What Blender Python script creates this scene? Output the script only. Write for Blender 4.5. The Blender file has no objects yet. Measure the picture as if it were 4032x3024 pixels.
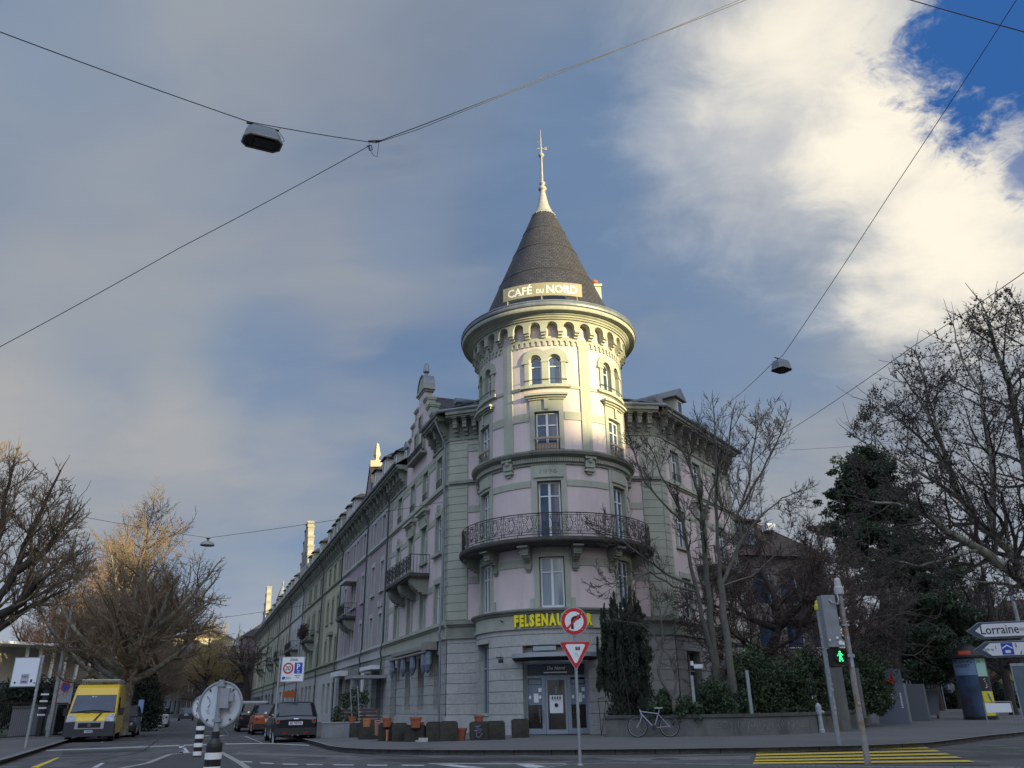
import bpy, math, random
import numpy as np
from mathutils import Vector, Matrix
random.seed(7)
R_ = math.radians
SC = bpy.context.scene
COL = SC.collection

# ---------------------------------------------------------------- camera
F_PX, PITCH, ROLL, CAM_Z = 3100.0, R_(22.17), R_(0.98), 1.2
fw = Vector((0, math.cos(PITCH), math.sin(PITCH)))
up0 = Vector((0, -math.sin(PITCH), math.cos(PITCH)))
rt = Vector((1, 0, 0)) * math.cos(ROLL) - up0 * math.sin(ROLL)
up = up0 * math.cos(ROLL) + Vector((1, 0, 0)) * math.sin(ROLL)
CAM = Vector((0, 0, CAM_Z))
cd = bpy.data.cameras.new('camera'); cam = bpy.data.objects.new('camera', cd); COL.objects.link(cam)
cd.sensor_width = 36; cd.lens = F_PX / 4032 * 36; cd.clip_end = 3000; cd.clip_start = 0.1
m = Matrix.Identity(4)
for i, a in enumerate((rt, up, -fw)):
    for j in range(3): m[j][i] = a[j]
m.translation = CAM
cam.matrix_world = m
SC.camera = cam

def ray(x, y): return fw + rt * ((x - 2016) / F_PX) - up * ((y - 1512) / F_PX)
def PXY(p):                             # point -> photo pixel
    d = Vector(p) - CAM; z = d.dot(fw); return 2016 + F_PX * d.dot(rt) / z, 1512 - F_PX * d.dot(up) / z
def G(x, y, z=0.0):                     # photo pixel -> point on a level surface at height z
    r = ray(x, y); return CAM + r * ((z - CAM_Z) / r.z)
def D(x, y, d):                         # photo pixel -> point at horizontal distance d
    r = ray(x, y); return CAM + r * (d / math.hypot(r.x, r.y))

# ---------------------------------------------------------------- world, sun, exposure
SUN_AZ, SUN_EL = R_(129), R_(8.5)
SUNV = Vector((math.sin(SUN_AZ) * math.cos(SUN_EL), math.cos(SUN_AZ) * math.cos(SUN_EL), math.sin(SUN_EL)))
SC.view_settings.view_transform = 'Standard'; SC.view_settings.look = 'None'
SC.view_settings.exposure = 1.2; SC.view_settings.gamma = 1
SC.view_settings.use_curve_mapping = False
sl = bpy.data.lights.new('sun', 'SUN'); sl.energy = 4.3; sl.angle = R_(0.55); sl.color = (1.0, 0.84, 0.46)
so = bpy.data.objects.new('sun', sl); COL.objects.link(so)
so.rotation_euler = (-SUNV).to_track_quat('-Z', 'Y').to_euler()
so.location = (60, -50, 60)

W = bpy.data.worlds.new('World'); SC.world = W; W.use_nodes = True
wt = W.node_tree; wn = wt.nodes; wn.clear()
def wnode(t, **k):
    n = wn.new(t)
    for a, b in k.items(): setattr(n, a, b)
    return n
def wset(sock, v):
    if isinstance(v, bpy.types.NodeSocket): wt.links.new(v, sock)
    else: sock.default_value = v
def wm(op, a, b=None, c=None, clamp=False):
    n = wnode('ShaderNodeMath', operation=op, use_clamp=clamp)
    wset(n.inputs[0], a)
    if b is not None: wset(n.inputs[1], b)
    if c is not None: wset(n.inputs[2], c)
    return n.outputs[0]
def wv(op, a, b=None):
    n = wnode('ShaderNodeVectorMath', operation=op)
    wset(n.inputs[0], a)
    if b is not None: wset(n.inputs[1], b)
    return n.outputs['Value'] if op == 'DOT_PRODUCT' else n.outputs[0]
def wsm(x, a, b):
    n = wnode('ShaderNodeMapRange', interpolation_type='SMOOTHSTEP')
    wset(n.inputs[0], x); n.inputs[1].default_value = a; n.inputs[2].default_value = b
    n.inputs[3].default_value = 0; n.inputs[4].default_value = 1
    return n.outputs[0]
def wmix(f, a, b, mode='MIX'):
    n = wnode('ShaderNodeMix', data_type='RGBA', blend_type=mode)
    wset(n.inputs[0], f)
    for s, v in ((n.inputs[6], a), (n.inputs[7], b)):
        if isinstance(v, tuple): v = (*v, 1)
        wset(s, v)
    return n.outputs[2]
def wnoise(vec, scale, detail=4, rough=0.5, dist=0.0):
    n = wnode('ShaderNodeTexNoise'); wset(n.inputs['Vector'], vec)
    n.inputs['Scale'].default_value = scale; n.inputs['Detail'].default_value = detail
    n.inputs['Roughness'].default_value = rough; n.inputs['Distortion'].default_value = dist
    return n.outputs[0]
sky = wnode('ShaderNodeTexSky'); sky.sky_type = 'NISHITA'; sky.sun_disc = False
sky.sun_elevation = SUN_EL; sky.sun_rotation = SUN_AZ; sky.air_density = 1.0; sky.dust_density = 0.6; sky.ozone_density = 2.0
tc = wnode('ShaderNodeTexCoord').outputs['Generated']
dirn = wv('NORMALIZE', tc)
# fine blue of the clear gaps, from the physical sky
clear = wmix(1.0, sky.outputs[0], (0.50, 0.66, 1.0), 'MULTIPLY')
def vdir(x, y): return tuple(ray(x, y).normalized())
# cloud coordinates: a flat cloud layer, drawn out along one axis
sep = wnode('ShaderNodeSeparateXYZ'); wset(sep.inputs[0], dirn)
zc = wm('MAXIMUM', wm('ADD', sep.outputs[2], 0.28), 0.08)
cmb = wnode('ShaderNodeCombineXYZ')
wset(cmb.inputs[0], wm('DIVIDE', sep.outputs[0], zc)); wset(cmb.inputs[1], wm('DIVIDE', sep.outputs[1], zc)); 
cl = cmb.outputs[0]
mp = wnode('ShaderNodeMapping'); wset(mp.inputs[0], cl)
mp.inputs['Rotation'].default_value = (0, 0, R_(38)); mp.inputs['Scale'].default_value = (1.0, 1.9, 1)
n1 = wnoise(mp.outputs[0], 1.15, 4, 0.45, 0.3)
n2 = wnoise(mp.outputs[0], 3.2, 6, 0.55, 0.4)
n3 = wnoise(cl, 7.5, 9, 0.62, 0.5)
def blob(x, y, a0, a1, w=0.0, nz=None):
    """1 inside the cone round the direction of (x, y), 0 outside; a0 outer, a1 inner angle in degrees"""
    d = wv('DOT_PRODUCT', dirn, vdir(x, y))
    ang = wm('ARCCOSINE', wm('MINIMUM', d, 1.0))
    if nz is not None: ang = wm('ADD', ang, wm('MULTIPLY', wm('SUBTRACT', nz, 0.5), w))
    return wsm(ang, R_(a0), R_(a1))
cov = wsm(wm('ADD', wm('MULTIPLY', n1, 0.75), wm('MULTIPLY', n2, 0.25)), 0.40, 0.60)
VEIL, GREY, WARM, LIT, CREAM, DEEP = (0.175, 0.268, 0.425), (0.290, 0.342, 0.415), (0.405, 0.405, 0.405), (1.04, 0.96, 0.80), (0.72, 0.71, 0.69), (0.036, 0.130, 0.385)
c = wmix(0.62, clear, VEIL)
c = wmix(wm('MULTIPLY', cov, 0.95), c, GREY)
# soft paler patches left and centre
for (x, y, a0, a1, k) in ((150, 1750, 17, 3, .65), (700, 2150, 13, 3, .4), (1700, 250, 13, 2, .3), (800, 300, 16, 2, .35), (1350, 1050, 11, 1, .45), (500, 900, 10, 1, .35), (3500, 2200, 24, 6, .55), (1500, 1700, 8, 1, .2)):
    c = wmix(wm('MULTIPLY', blob(x, y, a0, a1, .28, n2), k), c, WARM)
for (x, y, a0, a1, k) in ((2350, 620, 13, 2, .7), (2900, 1350, 12, 2, .75), (1000, 1450, 6, 1, .5), (350, 1480, 6, 1, .4), (600, 2450, 9, 2, .6), (1550, 950, 5, 1, .35), (2500, 1700, 10, 2, .6), (200, 200, 9, 2, .35)):
    c = wmix(wm('MULTIPLY', blob(x, y, a0, a1, .25, n2), k), c, VEIL)
# the big sunlit cloud at upper right, brightest low down
puff = wm('ADD', wm('MULTIPLY', n2, .55), wm('MULTIPLY', n3, .45))
for (x, y, a0, a1, k) in ((100, 1640, 7, 1, .45), (700, 1720, 6, 1, .35), (1150, 1850, 5, 1, .25)): c = wmix(wm('MULTIPLY', blob(x, y, a0, a1, .16, puff), k), c, (0.50, 0.485, 0.455))
lit = wm('MAXIMUM', blob(3300, 330, 16.5, 5.0, .36, puff), blob(3800, 880, 12.5, 5, .32, puff))
c = wmix(wm('MULTIPLY', lit, 0.72), c, CREAM)
hot = wm('MAXIMUM', blob(3760, 960, 8.5, 1.5, .34, puff), wm('MAXIMUM', blob(3420, 540, 7, 1, .34, puff), wm('MULTIPLY', blob(3120, 120, 8, 1, .32, puff), .85)))
c = wmix(hot, c, LIT)
wisp = wm('ADD', wm('MULTIPLY', n3, .65), wm('MULTIPLY', wnoise(cl, 22.0, 9, 0.68, 0.8), .35))
hole = wm('MAXIMUM', blob(4010, 120, 7.6, 4.6, .30, wisp), wm('MAXIMUM', blob(3870, 300, 4.2, 1.8, .26, wisp), wm('MULTIPLY', blob(4120, 640, 3.4, 1.0, .22, wisp), .8)))
c = wmix(hole, c, DEEP)
# low haze band over the horizon; paler and warmer towards the sun
hz = wsm(sep.outputs[2], 0.22, 0.0)
c = wmix(wm('MULTIPLY', hz, 0.55), c, (0.46, 0.52, 0.62))
sd = wv('DOT_PRODUCT', dirn, tuple(SUNV))
c = wmix(wsm(sd, 0.45, 0.98), c, (1.5, 1.3, 1.05))
ov = wsm(sep.outputs[1], 0.15, -0.45)      # unseen sky behind the viewer, brightened to lift the shaded walls
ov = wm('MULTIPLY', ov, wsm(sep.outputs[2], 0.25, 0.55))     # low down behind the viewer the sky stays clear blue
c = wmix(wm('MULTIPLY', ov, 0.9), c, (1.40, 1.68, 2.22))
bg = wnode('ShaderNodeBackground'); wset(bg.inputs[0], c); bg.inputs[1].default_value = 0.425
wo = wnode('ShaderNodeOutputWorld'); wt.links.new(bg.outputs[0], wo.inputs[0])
# the physical sky itself stays at its low strength inside the mix
SKYK = 0.10
mul = clear.node; mul.inputs[7].default_value = (0.62 * SKYK, 0.80 * SKYK, 1.15 * SKYK, 1)

# ---------------------------------------------------------------- materials
MATS = {}
def mat(name, col, rough=0.8, col2=None, scale=3.0, detail=5, bump=0.0, bscale=None, metal=0.0, spec=None,
        emit=None, estr=0, streak=None, brick=None, ior=None, alpha=None, mottle=None):
    if name in MATS: return MATS[name]
    M = bpy.data.materials.new(name); M.use_nodes = True
    t = M.node_tree; n = t.nodes; b = n['Principled BSDF']
    b.inputs['Roughness'].default_value = rough; b.inputs['Metallic'].default_value = metal
    b.inputs['Base Color'].default_value = (*col, 1)
    if spec is not None: b.inputs['Specular IOR Level'].default_value = spec
    if ior: b.inputs['IOR'].default_value = ior
    if emit: b.inputs['Emission Color'].default_value = (*emit, 1); b.inputs['Emission Strength'].default_value = estr
    co = n.new('ShaderNodeTexCoord'); out = None; ob = co.outputs['Object']
    def noise(sc, dt=5, vec=None, rg=0.6):
        q = n.new('ShaderNodeTexNoise'); q.inputs['Scale'].default_value = sc; q.inputs['Detail'].default_value = dt
        q.inputs['Roughness'].default_value = rg
        t.links.new(vec or ob, q.inputs['Vector']); return q.outputs[0]
    def ramp(s, a, bb):
        q = n.new('ShaderNodeMapRange'); t.links.new(s, q.inputs[0]); q.inputs[1].default_value = a; q.inputs[2].default_value = bb
        return q.outputs[0]
    def mix(f, a, bb, mode='MIX'):
        q = n.new('ShaderNodeMix'); q.data_type = 'RGBA'; q.blend_type = mode
        if isinstance(f, float): q.inputs[0].default_value = f
        else: t.links.new(f, q.inputs[0])
        for s, v in ((q.inputs[6], a), (q.inputs[7], bb)):
            if isinstance(v, tuple): s.default_value = (*v, 1)
            else: t.links.new(v, s)
        return q.outputs[2]
    cur = col
    if col2: cur = mix(ramp(noise(scale, detail), 0.35, 0.68), col, col2)
    if mottle: cur = mix(ramp(noise(mottle[0], 3), mottle[1], mottle[2]), cur, mottle[3])
    if streak:       # rain streaks and grime: noise drawn out vertically
        mp_ = n.new('ShaderNodeMapping'); t.links.new(ob, mp_.inputs[0]); mp_.inputs['Scale'].default_value = (1.7, 1.7, 0.25)
        cur = mix(ramp(noise(1.0, 6, mp_.outputs[0], .7), 0.52, 0.80), cur, streak)
    height = None
    if brick:        # (width, height, mortar, colour of joint, per-stone variation)
        uvn = n.new('ShaderNodeUVMap'); uvn.uv_map = 'uv'
        q = n.new('ShaderNodeTexBrick'); t.links.new(uvn.outputs[0], q.inputs['Vector'])
        q.inputs['Scale'].default_value = 1; q.inputs['Brick Width'].default_value = brick[0]; q.inputs['Row Height'].default_value = brick[1]
        q.inputs['Mortar Size'].default_value = brick[2]; q.inputs['Mortar Smooth'].default_value = 0.1
        v = brick[4]
        q.inputs['Color1'].default_value = (1 - v, 1 - v, 1 - v, 1); q.inputs['Color2'].default_value = (1 + v, 1 + v, 1 + v, 1)
        q.inputs['Mortar'].default_value = (*brick[3], 1); q.inputs['Bias'].default_value = 0
        cur = mix(1.0, cur, q.outputs[0], 'MULTIPLY')
        height = q.outputs[1]
    if not isinstance(cur, tuple): t.links.new(cur, b.inputs['Base Color'])
    if bump or height:
        bp = n.new('ShaderNodeBump'); bp.inputs['Strength'].default_value = bump or 0.4; bp.inputs['Distance'].default_value = 0.02
        if height:
            inv = n.new('ShaderNodeMath'); inv.operation = 'SUBTRACT'; inv.inputs[0].default_value = 1; t.links.new(height, inv.inputs[1])
            ad = n.new('ShaderNodeMath'); ad.operation = 'MULTIPLY_ADD'; t.links.new(noise(bscale or 12), ad.inputs[0]); ad.inputs[1].default_value = 0.35
            t.links.new(inv.outputs[0], ad.inputs[2]); t.links.new(ad.outputs[0], bp.inputs['Height'])
        else: t.links.new(noise(bscale or 20), bp.inputs['Height'])
        t.links.new(bp.outputs[0], b.inputs['Normal'])
    MATS[name] = M
    return M
PINK = mat('pink_plaster', (0.60, 0.505, 0.495), .92, (0.55, 0.465, 0.46), .9, detail=8, bump=.25, bscale=60, mottle=(.55, .50, .78, (0.50, 0.435, 0.42)), streak=(0.42, 0.37, 0.36))
SAND = mat('green_grey_sandstone', (0.375, 0.385, 0.315), .9, (0.31, 0.325, 0.27), 1.1, bump=.25, bscale=40, streak=(0.24, 0.25, 0.21))
SANDD = mat('weathered_sandstone', (0.25, 0.26, 0.215), .9, (0.18, 0.19, 0.16), 1.6, bump=.3, bscale=30, streak=(0.09, 0.09, 0.08))
STONE = mat('pale_rusticated_limestone', (0.40, 0.395, 0.37), .9, (0.33, 0.33, 0.315), 1.6, bump=.5, bscale=14, mottle=(9, .45, .72, (0.30, 0.30, 0.285)), brick=(1.15, 0.42, 0.007, (0.72, 0.72, 0.72), .05))
STONEP = mat('plinth_limestone', (0.42, 0.42, 0.40), .9, (0.34, 0.34, 0.33), 2.0, bump=.4, bscale=18, streak=(0.22, 0.22, 0.2))
SLATE = mat('slate_shingles', (0.042, 0.039, 0.043), .6, (0.030, 0.028, 0.031), 2.0, bump=.7, brick=(0.20, 0.135, 0.016, (0.25, 0.25, 0.25), .3), mottle=(14, .58, .78, (0.062, 0.057, 0.058)))
TILE = mat('brown_roof_tiles', (0.082, 0.050, 0.036), .85, (0.055, 0.037, 0.029), 2.0, bump=.8, brick=(0.25, 0.3, 0.02, (0.4, 0.4, 0.4), .2))
ZINC = mat('zinc_sheet', (0.22, 0.24, 0.26), .5, (0.15, 0.165, 0.18), 1.5, metal=.4)
LEAD = mat('painted_spire_metal', (0.36, 0.35, 0.31), .55, (0.25, 0.245, 0.22), 5.0)
IRON = mat('wrought_iron', (0.025, 0.025, 0.028), .55)
DARKIN = mat('dark_interior', (0.012, 0.014, 0.018), .9)
GLASS = mat('window_glass', (0.014, 0.034, 0.075), .05, (0.05, 0.08, 0.13), .9, ior=2.0)
GLASSB = mat('bright_curtained_glass', (0.20, 0.25, 0.28), .08, (0.16, 0.20, 0.24), .8, ior=2.2)
CURT = mat('pale_curtain_behind_glass', (0.34, 0.37, 0.38), .12, (0.28, 0.31, 0.33), 2.0, ior=2.0)
WFRAME = mat('white_window_paint', (0.62, 0.64, 0.64), .5)
GFRAME = mat('grey_window_paint', (0.26, 0.29, 0.30), .5)
GALV = mat('galvanised_steel', (0.34, 0.36, 0.38), .5, (0.26, 0.28, 0.30), 6, metal=.5)
ASPH = mat('asphalt', (0.078, 0.076, 0.078), .86, (0.046, 0.046, 0.050), .33, detail=8, bump=.5, bscale=90, mottle=(1.1, .50, .64, (0.115, 0.110, 0.106)))
PAVE = mat('pavement_asphalt', (0.120, 0.116, 0.115), .9, (0.082, 0.081, 0.084), .45, detail=8, bump=.3, bscale=80, mottle=(2.2, .52, .70, (0.11, 0.104, 0.10)))
KERB = mat('granite_kerb', (0.19, 0.185, 0.18), .85, (0.13, 0.13, 0.128), 8, bump=.4, bscale=50, brick=(1.0, 5.0, 0.012, (0.3, 0.3, 0.3), .08))
PAINTW = mat('worn_white_road_paint', (0.52, 0.53, 0.54), .7, (0.33, 0.33, 0.34), 7)
PAINTY = mat('yellow_road_paint', (0.62, 0.46, 0.045), .7, (0.50, 0.36, 0.03), 6, mottle=(20, .56, .72, (0.26, 0.20, 0.05)))
WHITE = mat('white_enamel', (0.70, 0.71, 0.72), .4)
RED = mat('red_enamel', (0.50, 0.012, 0.015), .35)
BLACK = mat('black_enamel', (0.010, 0.010, 0.011), .4)
BLUE = mat('blue_enamel', (0.02, 0.06, 0.42), .35)
YEL = mat('yellow_lettering', (0.80, 0.68, 0.02), .45)
CREAM_ = mat('cream_sign_board', (0.27, 0.245, 0.155), .6)
RUBBER = mat('black_rubber', (0.012, 0.012, 0.013), .8)
CHROME = mat('chrome', (0.6, 0.6, 0.62), .15, metal=1.0)
TERRA = mat('terracotta', (0.34, 0.10, 0.048), .85, (0.25, 0.075, 0.04), 8)
MOSS = mat('mossy_stone_block', (0.046, 0.043, 0.034), .95, (0.018, 0.017, 0.014), 2.6, bump=.8, bscale=9, mottle=(3.5, .56, .72, (0.045, 0.060, 0.020)))
CONC = mat('weathered_concrete', (0.13, 0.13, 0.12), .92, (0.085, 0.085, 0.08), 1.6, bump=.4, bscale=25, streak=(0.045, 0.05, 0.04))
CONCD = mat('dark_concrete_coping', (0.075, 0.078, 0.07), .92, (0.05, 0.052, 0.046), 3, bump=.3)
BARKD = mat('dark_bark', (0.050, 0.042, 0.036), .95, (0.030, 0.026, 0.023), 6)
BARKG = mat('smooth_grey_bark', (0.115, 0.108, 0.088), .9, (0.075, 0.072, 0.060), 5, bump=.3)
BARKP = mat('plane_tree_bark', (0.24, 0.23, 0.18), .9, (0.11, 0.105, 0.08), 3.2, bump=.3, mottle=(5, .5, .62, (0.30, 0.285, 0.22)))
TWIG = mat('pale_twigs', (0.13, 0.105, 0.078), .9)
TWIGD = mat('dark_twigs', (0.068, 0.056, 0.048), .9)
TWIGR = mat('reddish_twigs', (0.078, 0.053, 0.044), .9)
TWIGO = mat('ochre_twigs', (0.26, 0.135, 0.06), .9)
NEEDLE = mat('dark_pine_needles', (0.050, 0.080, 0.038), .85, (0.016, 0.030, 0.016), 2.5)
YEW = mat('yew_foliage', (0.024, 0.036, 0.021), .85, (0.012, 0.020, 0.012), 6, mottle=(7, .55, .70, (0.060, 0.050, 0.026)))
HEDGE = mat('hedge_leaves', (0.044, 0.070, 0.028), .8, (0.022, 0.038, 0.016), 3, mottle=(8, .6, .72, (0.06, 0.075, 0.028)))
GRASS = mat('grass', (0.040, 0.065, 0.018), .95, (0.028, 0.045, 0.014), 8)

# ---------------------------------------------------------------- object helpers
ROOTLOC = {}
def tag(o, label=None, cat=None, group=None, kind=None):
    if label: o['label'] = label
    if cat: o['category'] = cat
    if group: o['group'] = group
    if kind: o['kind'] = kind
    return o
def thing(name, label, cat, loc=(0, 0, 0), rz=0.0, group=None, world=False):
    o = bpy.data.objects.new(name, None); COL.objects.link(o); o.empty_display_size = .2
    o.location = loc; o.rotation_euler = (0, 0, rz)
    if world: ROOTLOC[o] = Vector(loc)
    return tag(o, label, cat, group)
class Frame:
    def __init__(s, o, az=None, n=None, cyl=None):
        s.o = Vector((o[0], o[1], 0)); s.cyl = cyl
        if cyl is None:
            a = R_(az); s.U = Vector((math.sin(a), math.cos(a), 0)); s.N = Vector((n[0], n[1], 0)).normalized()
        else: s.R, s.a0 = cyl
    def map(s, u, z, d):
        if s.cyl is None: return s.o + s.U * u + s.N * d + Vector((0, 0, z))
        a = R_(s.a0) - u / s.R; r = s.R + d
        return s.o + Vector((math.sin(a) * r, math.cos(a) * r, z))
class MB:
    def __init__(s, F=None): s.v = []; s.l = []; s.f = []; s.m = []; s.F = F; s.mi = 0
    def p(s, a, b, c):                      # frame: (u, z, d);  none: (x, y, z)
        if s.F: s.v.append(s.F.map(a, b, c)); s.l.append((a, b, c))
        else: s.v.append((a, b, c)); s.l.append((a, c, b))
        return len(s.v) - 1
    def pl(s, P, L): s.v.append(P); s.l.append(L); return len(s.v) - 1
    def face(s, ids): s.f.append(tuple(ids)); s.m.append(s.mi)
    def quad(s, *pts): s.face([s.p(*q) for q in pts])
    def quadL(s, P, L): s.face([s.pl(a, b) for a, b in zip(P, L)])
    def box(s, a0, a1, b0, b1, c0, c1):     # frame: u, z, d ranges; none: x, y, z ranges
        n = 1
        if s.F and s.F.cyl: n = max(1, int(math.ceil(abs(a1 - a0) / (s.F.R * R_(4)))))
        prev = None
        for i in range(n + 1):
            a = a0 + (a1 - a0) * i / n
            q = [s.p(a, b0, c0), s.p(a, b1, c0), s.p(a, b1, c1), s.p(a, b0, c1)]
            if prev is None: s.face(q)
            else:
                for k in range(4): s.face([prev[k], prev[(k + 1) % 4], q[(k + 1) % 4], q[k]])
            prev = q
        s.face(prev[::-1])
    def cols(s, us, zb, zt, d0, d1):        # solid between zb(u) and zt(u), from depth d0 to d1
        for i in range(len(us) - 1):
            a, b = us[i], us[i + 1]
            if abs(b - a) < 1e-6: continue
            z0a, z0b, z1a, z1b = zb[i], zb[i + 1], zt[i], zt[i + 1]
            A = [s.p(a, z0a, d1), s.p(b, z0b, d1), s.p(b, z1b, d1), s.p(a, z1a, d1)]
            B = [s.p(a, z0a, d0), s.p(b, z0b, d0), s.p(b, z1b, d0), s.p(a, z1a, d0)]
            s.face(A); s.face([A[0], A[1], B[1], B[0]]); s.face([A[3], A[2], B[2], B[3]])
            s.face([A[0], A[3], B[3], B[0]]); s.face([A[1], A[2], B[2], B[1]])
    def wall(s, u0, u1, z0, z1, ops=(), d=0.0, rev=0.28, gro=(), gd=0.03, skip_rev=False):
        us = sorted({u0, u1, *[o[0] for o in ops], *[o[1] for o in ops]}); us = [u for u in us if u0 - 1e-6 <= u <= u1 + 1e-6]
        zs = {z0, z1, *[o[2] for o in ops], *[o[3] for o in ops]}
        gs = [g for g in gro if z0 + .05 < g < z1 - .05]
        for g in gs: zs.add(g - .012); zs.add(g + .012)
        zs = sorted(z for z in zs if z0 - 1e-6 <= z <= z1 + 1e-6)
        cyl = s.F and s.F.cyl
        for j in range(len(zs) - 1):
            za, zb = zs[j], zs[j + 1]; zm = (za + zb) / 2
            if zb - za < 1e-5: continue
            ing = any(abs(zm - g) < .0121 for g in gs); dd = d - gd if ing else d
            for i in range(len(us) - 1):
                ua, ub = us[i], us[i + 1]; um = (ua + ub) / 2
                if ub - ua < 1e-5 or any(o[0] < um < o[1] and o[2] < zm < o[3] for o in ops): continue
                n = max(1, int(math.ceil((ub - ua) / (s.F.R * R_(4))))) if cyl else 1
                for k in range(n):
                    a = ua + (ub - ua) * k / n; b = ua + (ub - ua) * (k + 1) / n
                    s.quad((a, za, dd), (b, za, dd), (b, zb, dd), (a, zb, dd))
                    if ing:
                        s.quad((a, za, d), (b, za, d), (b, za, dd), (a, za, dd)); s.quad((a, zb, d), (b, zb, d), (b, zb, dd), (a, zb, dd))
        if not skip_rev:
            for o in ops: s.reveal(*o[:4], d, d - rev)
    def reveal(s, a, b, c, e, d0, d1):
        n = max(1, int(math.ceil((b - a) / (s.F.R * R_(6))))) if (s.F and s.F.cyl) else 1
        s.quad((a, c, d0), (a, e, d0), (a, e, d1), (a, c, d1)); s.quad((b, c, d0), (b, e, d0), (b, e, d1), (b, c, d1))
        for k in range(n):
            x = a + (b - a) * k / n; y = a + (b - a) * (k + 1) / n
            s.quad((x, c, d0), (y, c, d0), (y, c, d1), (x, c, d1)); s.quad((x, e, d0), (y, e, d0), (y, e, d1), (x, e, d1))
    def tube(s, pts, rad, n=6, cap=True):
        pts = [Vector(p) for p in pts]
        if not hasattr(rad, '__len__'): rad = [rad] * len(pts)
        prev = None; ref = None
        for i, p in enumerate(pts):
            t = (pts[min(i + 1, len(pts) - 1)] - pts[max(i - 1, 0)])
            if t.length < 1e-9: t = Vector((0, 0, 1))
            t.normalize()
            if ref is None: ref = Vector((1, 0, 0)) if abs(t.x) < .8 else Vector((0, 1, 0))
            x = (ref - t * ref.dot(t)).normalized(); y = t.cross(x); ref = x
            ring = []
            for k in range(n):
                a = 2 * math.pi * k / n; q = p + (x * math.cos(a) + y * math.sin(a)) * rad[i]
                s.v.append(q); s.l.append((q.x, q.z, q.y)); ring.append(len(s.v) - 1)
            if prev:
                for k in range(n): s.face([prev[k], prev[(k + 1) % n], ring[(k + 1) % n], ring[k]])
            elif cap: s.face(ring[::-1])
            prev = ring
        if cap: s.face(prev)
        return s
    def lathe(s, prof, c=(0, 0, 0), n=16, axis='z', a0=0, a1=2 * math.pi, uvR=None):
        full = abs(a1 - a0 - 2 * math.pi) < 1e-6
        m = n if full else n + 1; rings = []; dist = 0; pr = None
        for (r, h) in prof:
            if pr: dist += math.hypot(r - pr[0], h - pr[1])
            pr = (r, h); ring = []
            for k in range(n + 1):
                a = a0 + (a1 - a0) * k / n; x, y = math.cos(a) * r, math.sin(a) * r
                q = {'z': (x, y, h), 'x': (h, x, y), 'y': (x, h, y)}[axis]
                s.v.append((c[0] + q[0], c[1] + q[1], c[2] + q[2])); s.l.append((a * (uvR or max(r, .01)), dist, 0)); ring.append(len(s.v) - 1)
            rings.append(ring)
        for A, B in zip(rings, rings[1:]):
            for k in range(n): s.face([A[k], A[k + 1], B[k + 1], B[k]])
        return s
    def prism(s, poly, t0, t1, fn):          # poly [(a,b)], fn(a,b,t) -> point
        A = [s.pl(Vector(fn(a, b, t0)), (a, b, t0)) for a, b in poly]; B = [s.pl(Vector(fn(a, b, t1)), (a, b, t1)) for a, b in poly]
        s.face(A[::-1]); s.face(B)
        for i in range(len(poly)): j = (i + 1) % len(poly); s.face([A[i], A[j], B[j], B[i]])
        return s
    def add(s, verts, faces, fn=lambda p: p):
        b = len(s.v)
        for q in verts: w = Vector(fn(Vector(q))); s.v.append(w); s.l.append((w.x, w.z, w.y))
        for f in faces: s.f.append(tuple(b + i for i in f)); s.m.append(s.mi)
    def text(s, txt, a, b, size, fn, bold=0.0, width=None, ital=0.0):
        """flat lettering starting at (a, b); fn(a, b) -> point; fitted to width when given"""
        V, Fc = text_mesh(txt, bold)
        if not V: return s
        x0 = min(v[0] for v in V); x1 = max(v[0] for v in V); k = size if width is None else width / (x1 - x0)
        base = len(s.v)
        for v in V:
            q = Vector(fn(a + (v[0] - x0) * k + v[1] * size * ital, b + v[1] * size)); s.v.append(q); s.l.append((0, 0, 0))
        for f in Fc: s.f.append(tuple(base + i for i in f)); s.m.append(s.mi)
        return s
    def build(s, name, mats, parent=None, smooth=False, **tg):
        if not s.f: return None
        me = bpy.data.meshes.new(name); me.from_pydata([tuple(v) for v in s.v], [], s.f)
        if not isinstance(mats, (list, tuple)): mats = [mats]
        for M in mats: me.materials.append(M)
        if len(mats) > 1: me.polygons.foreach_set('material_index', s.m)
        L = np.array(s.l, dtype=np.float64).reshape(-1, 3)
        uvl = me.uv_layers.new(name='uv'); uv = np.zeros((len(me.loops), 2)); k = 0
        for f in me.polygons:
            idx = list(f.vertices); q = L[idx]; e = q.max(0) - q.min(0); dr = int(np.argmin(e))
            keep = {0: (2, 1), 1: (0, 2), 2: (0, 1)}[dr]
            uv[f.loop_start:f.loop_start + len(idx)] = q[:, keep]
        uvl.data.foreach_set('uv', uv.ravel())
        if smooth: me.shade_smooth()
        me.update()
        o = bpy.data.objects.new(name, me); COL.objects.link(o)
        if parent:
            o.parent = parent
            if parent in ROOTLOC: o.location = -ROOTLOC[parent]
        tag(o, **tg) if tg else None
        return o
def build_each(b, name, M, parent=None):
    """every connected piece of the mesh becomes a part of its own"""
    par = list(range(len(b.v)))
    def find(i):
        while par[i] != i: par[i] = par[par[i]]; i = par[i]
        return i
    for f in b.f:
        for q in f[1:]: par[find(q)] = find(f[0])
    grp = {}
    for k, f in enumerate(b.f): grp.setdefault(find(f[0]), []).append(k)
    out = []
    for ks in grp.values():
        n = MB(); mp_ = {}
        for k in ks:
            for q in b.f[k]:
                if q not in mp_: mp_[q] = len(n.v); n.v.append(b.v[q]); n.l.append(b.l[q])
            n.f.append(tuple(mp_[q] for q in b.f[k])); n.m.append(b.m[k])
        out.append(n.build(name, M, parent))
    return out
def tagd(label=None, cat=None, group=None, kind=None): return dict(label=label, cat=cat, group=group, kind=kind)
_tx = {}
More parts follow.
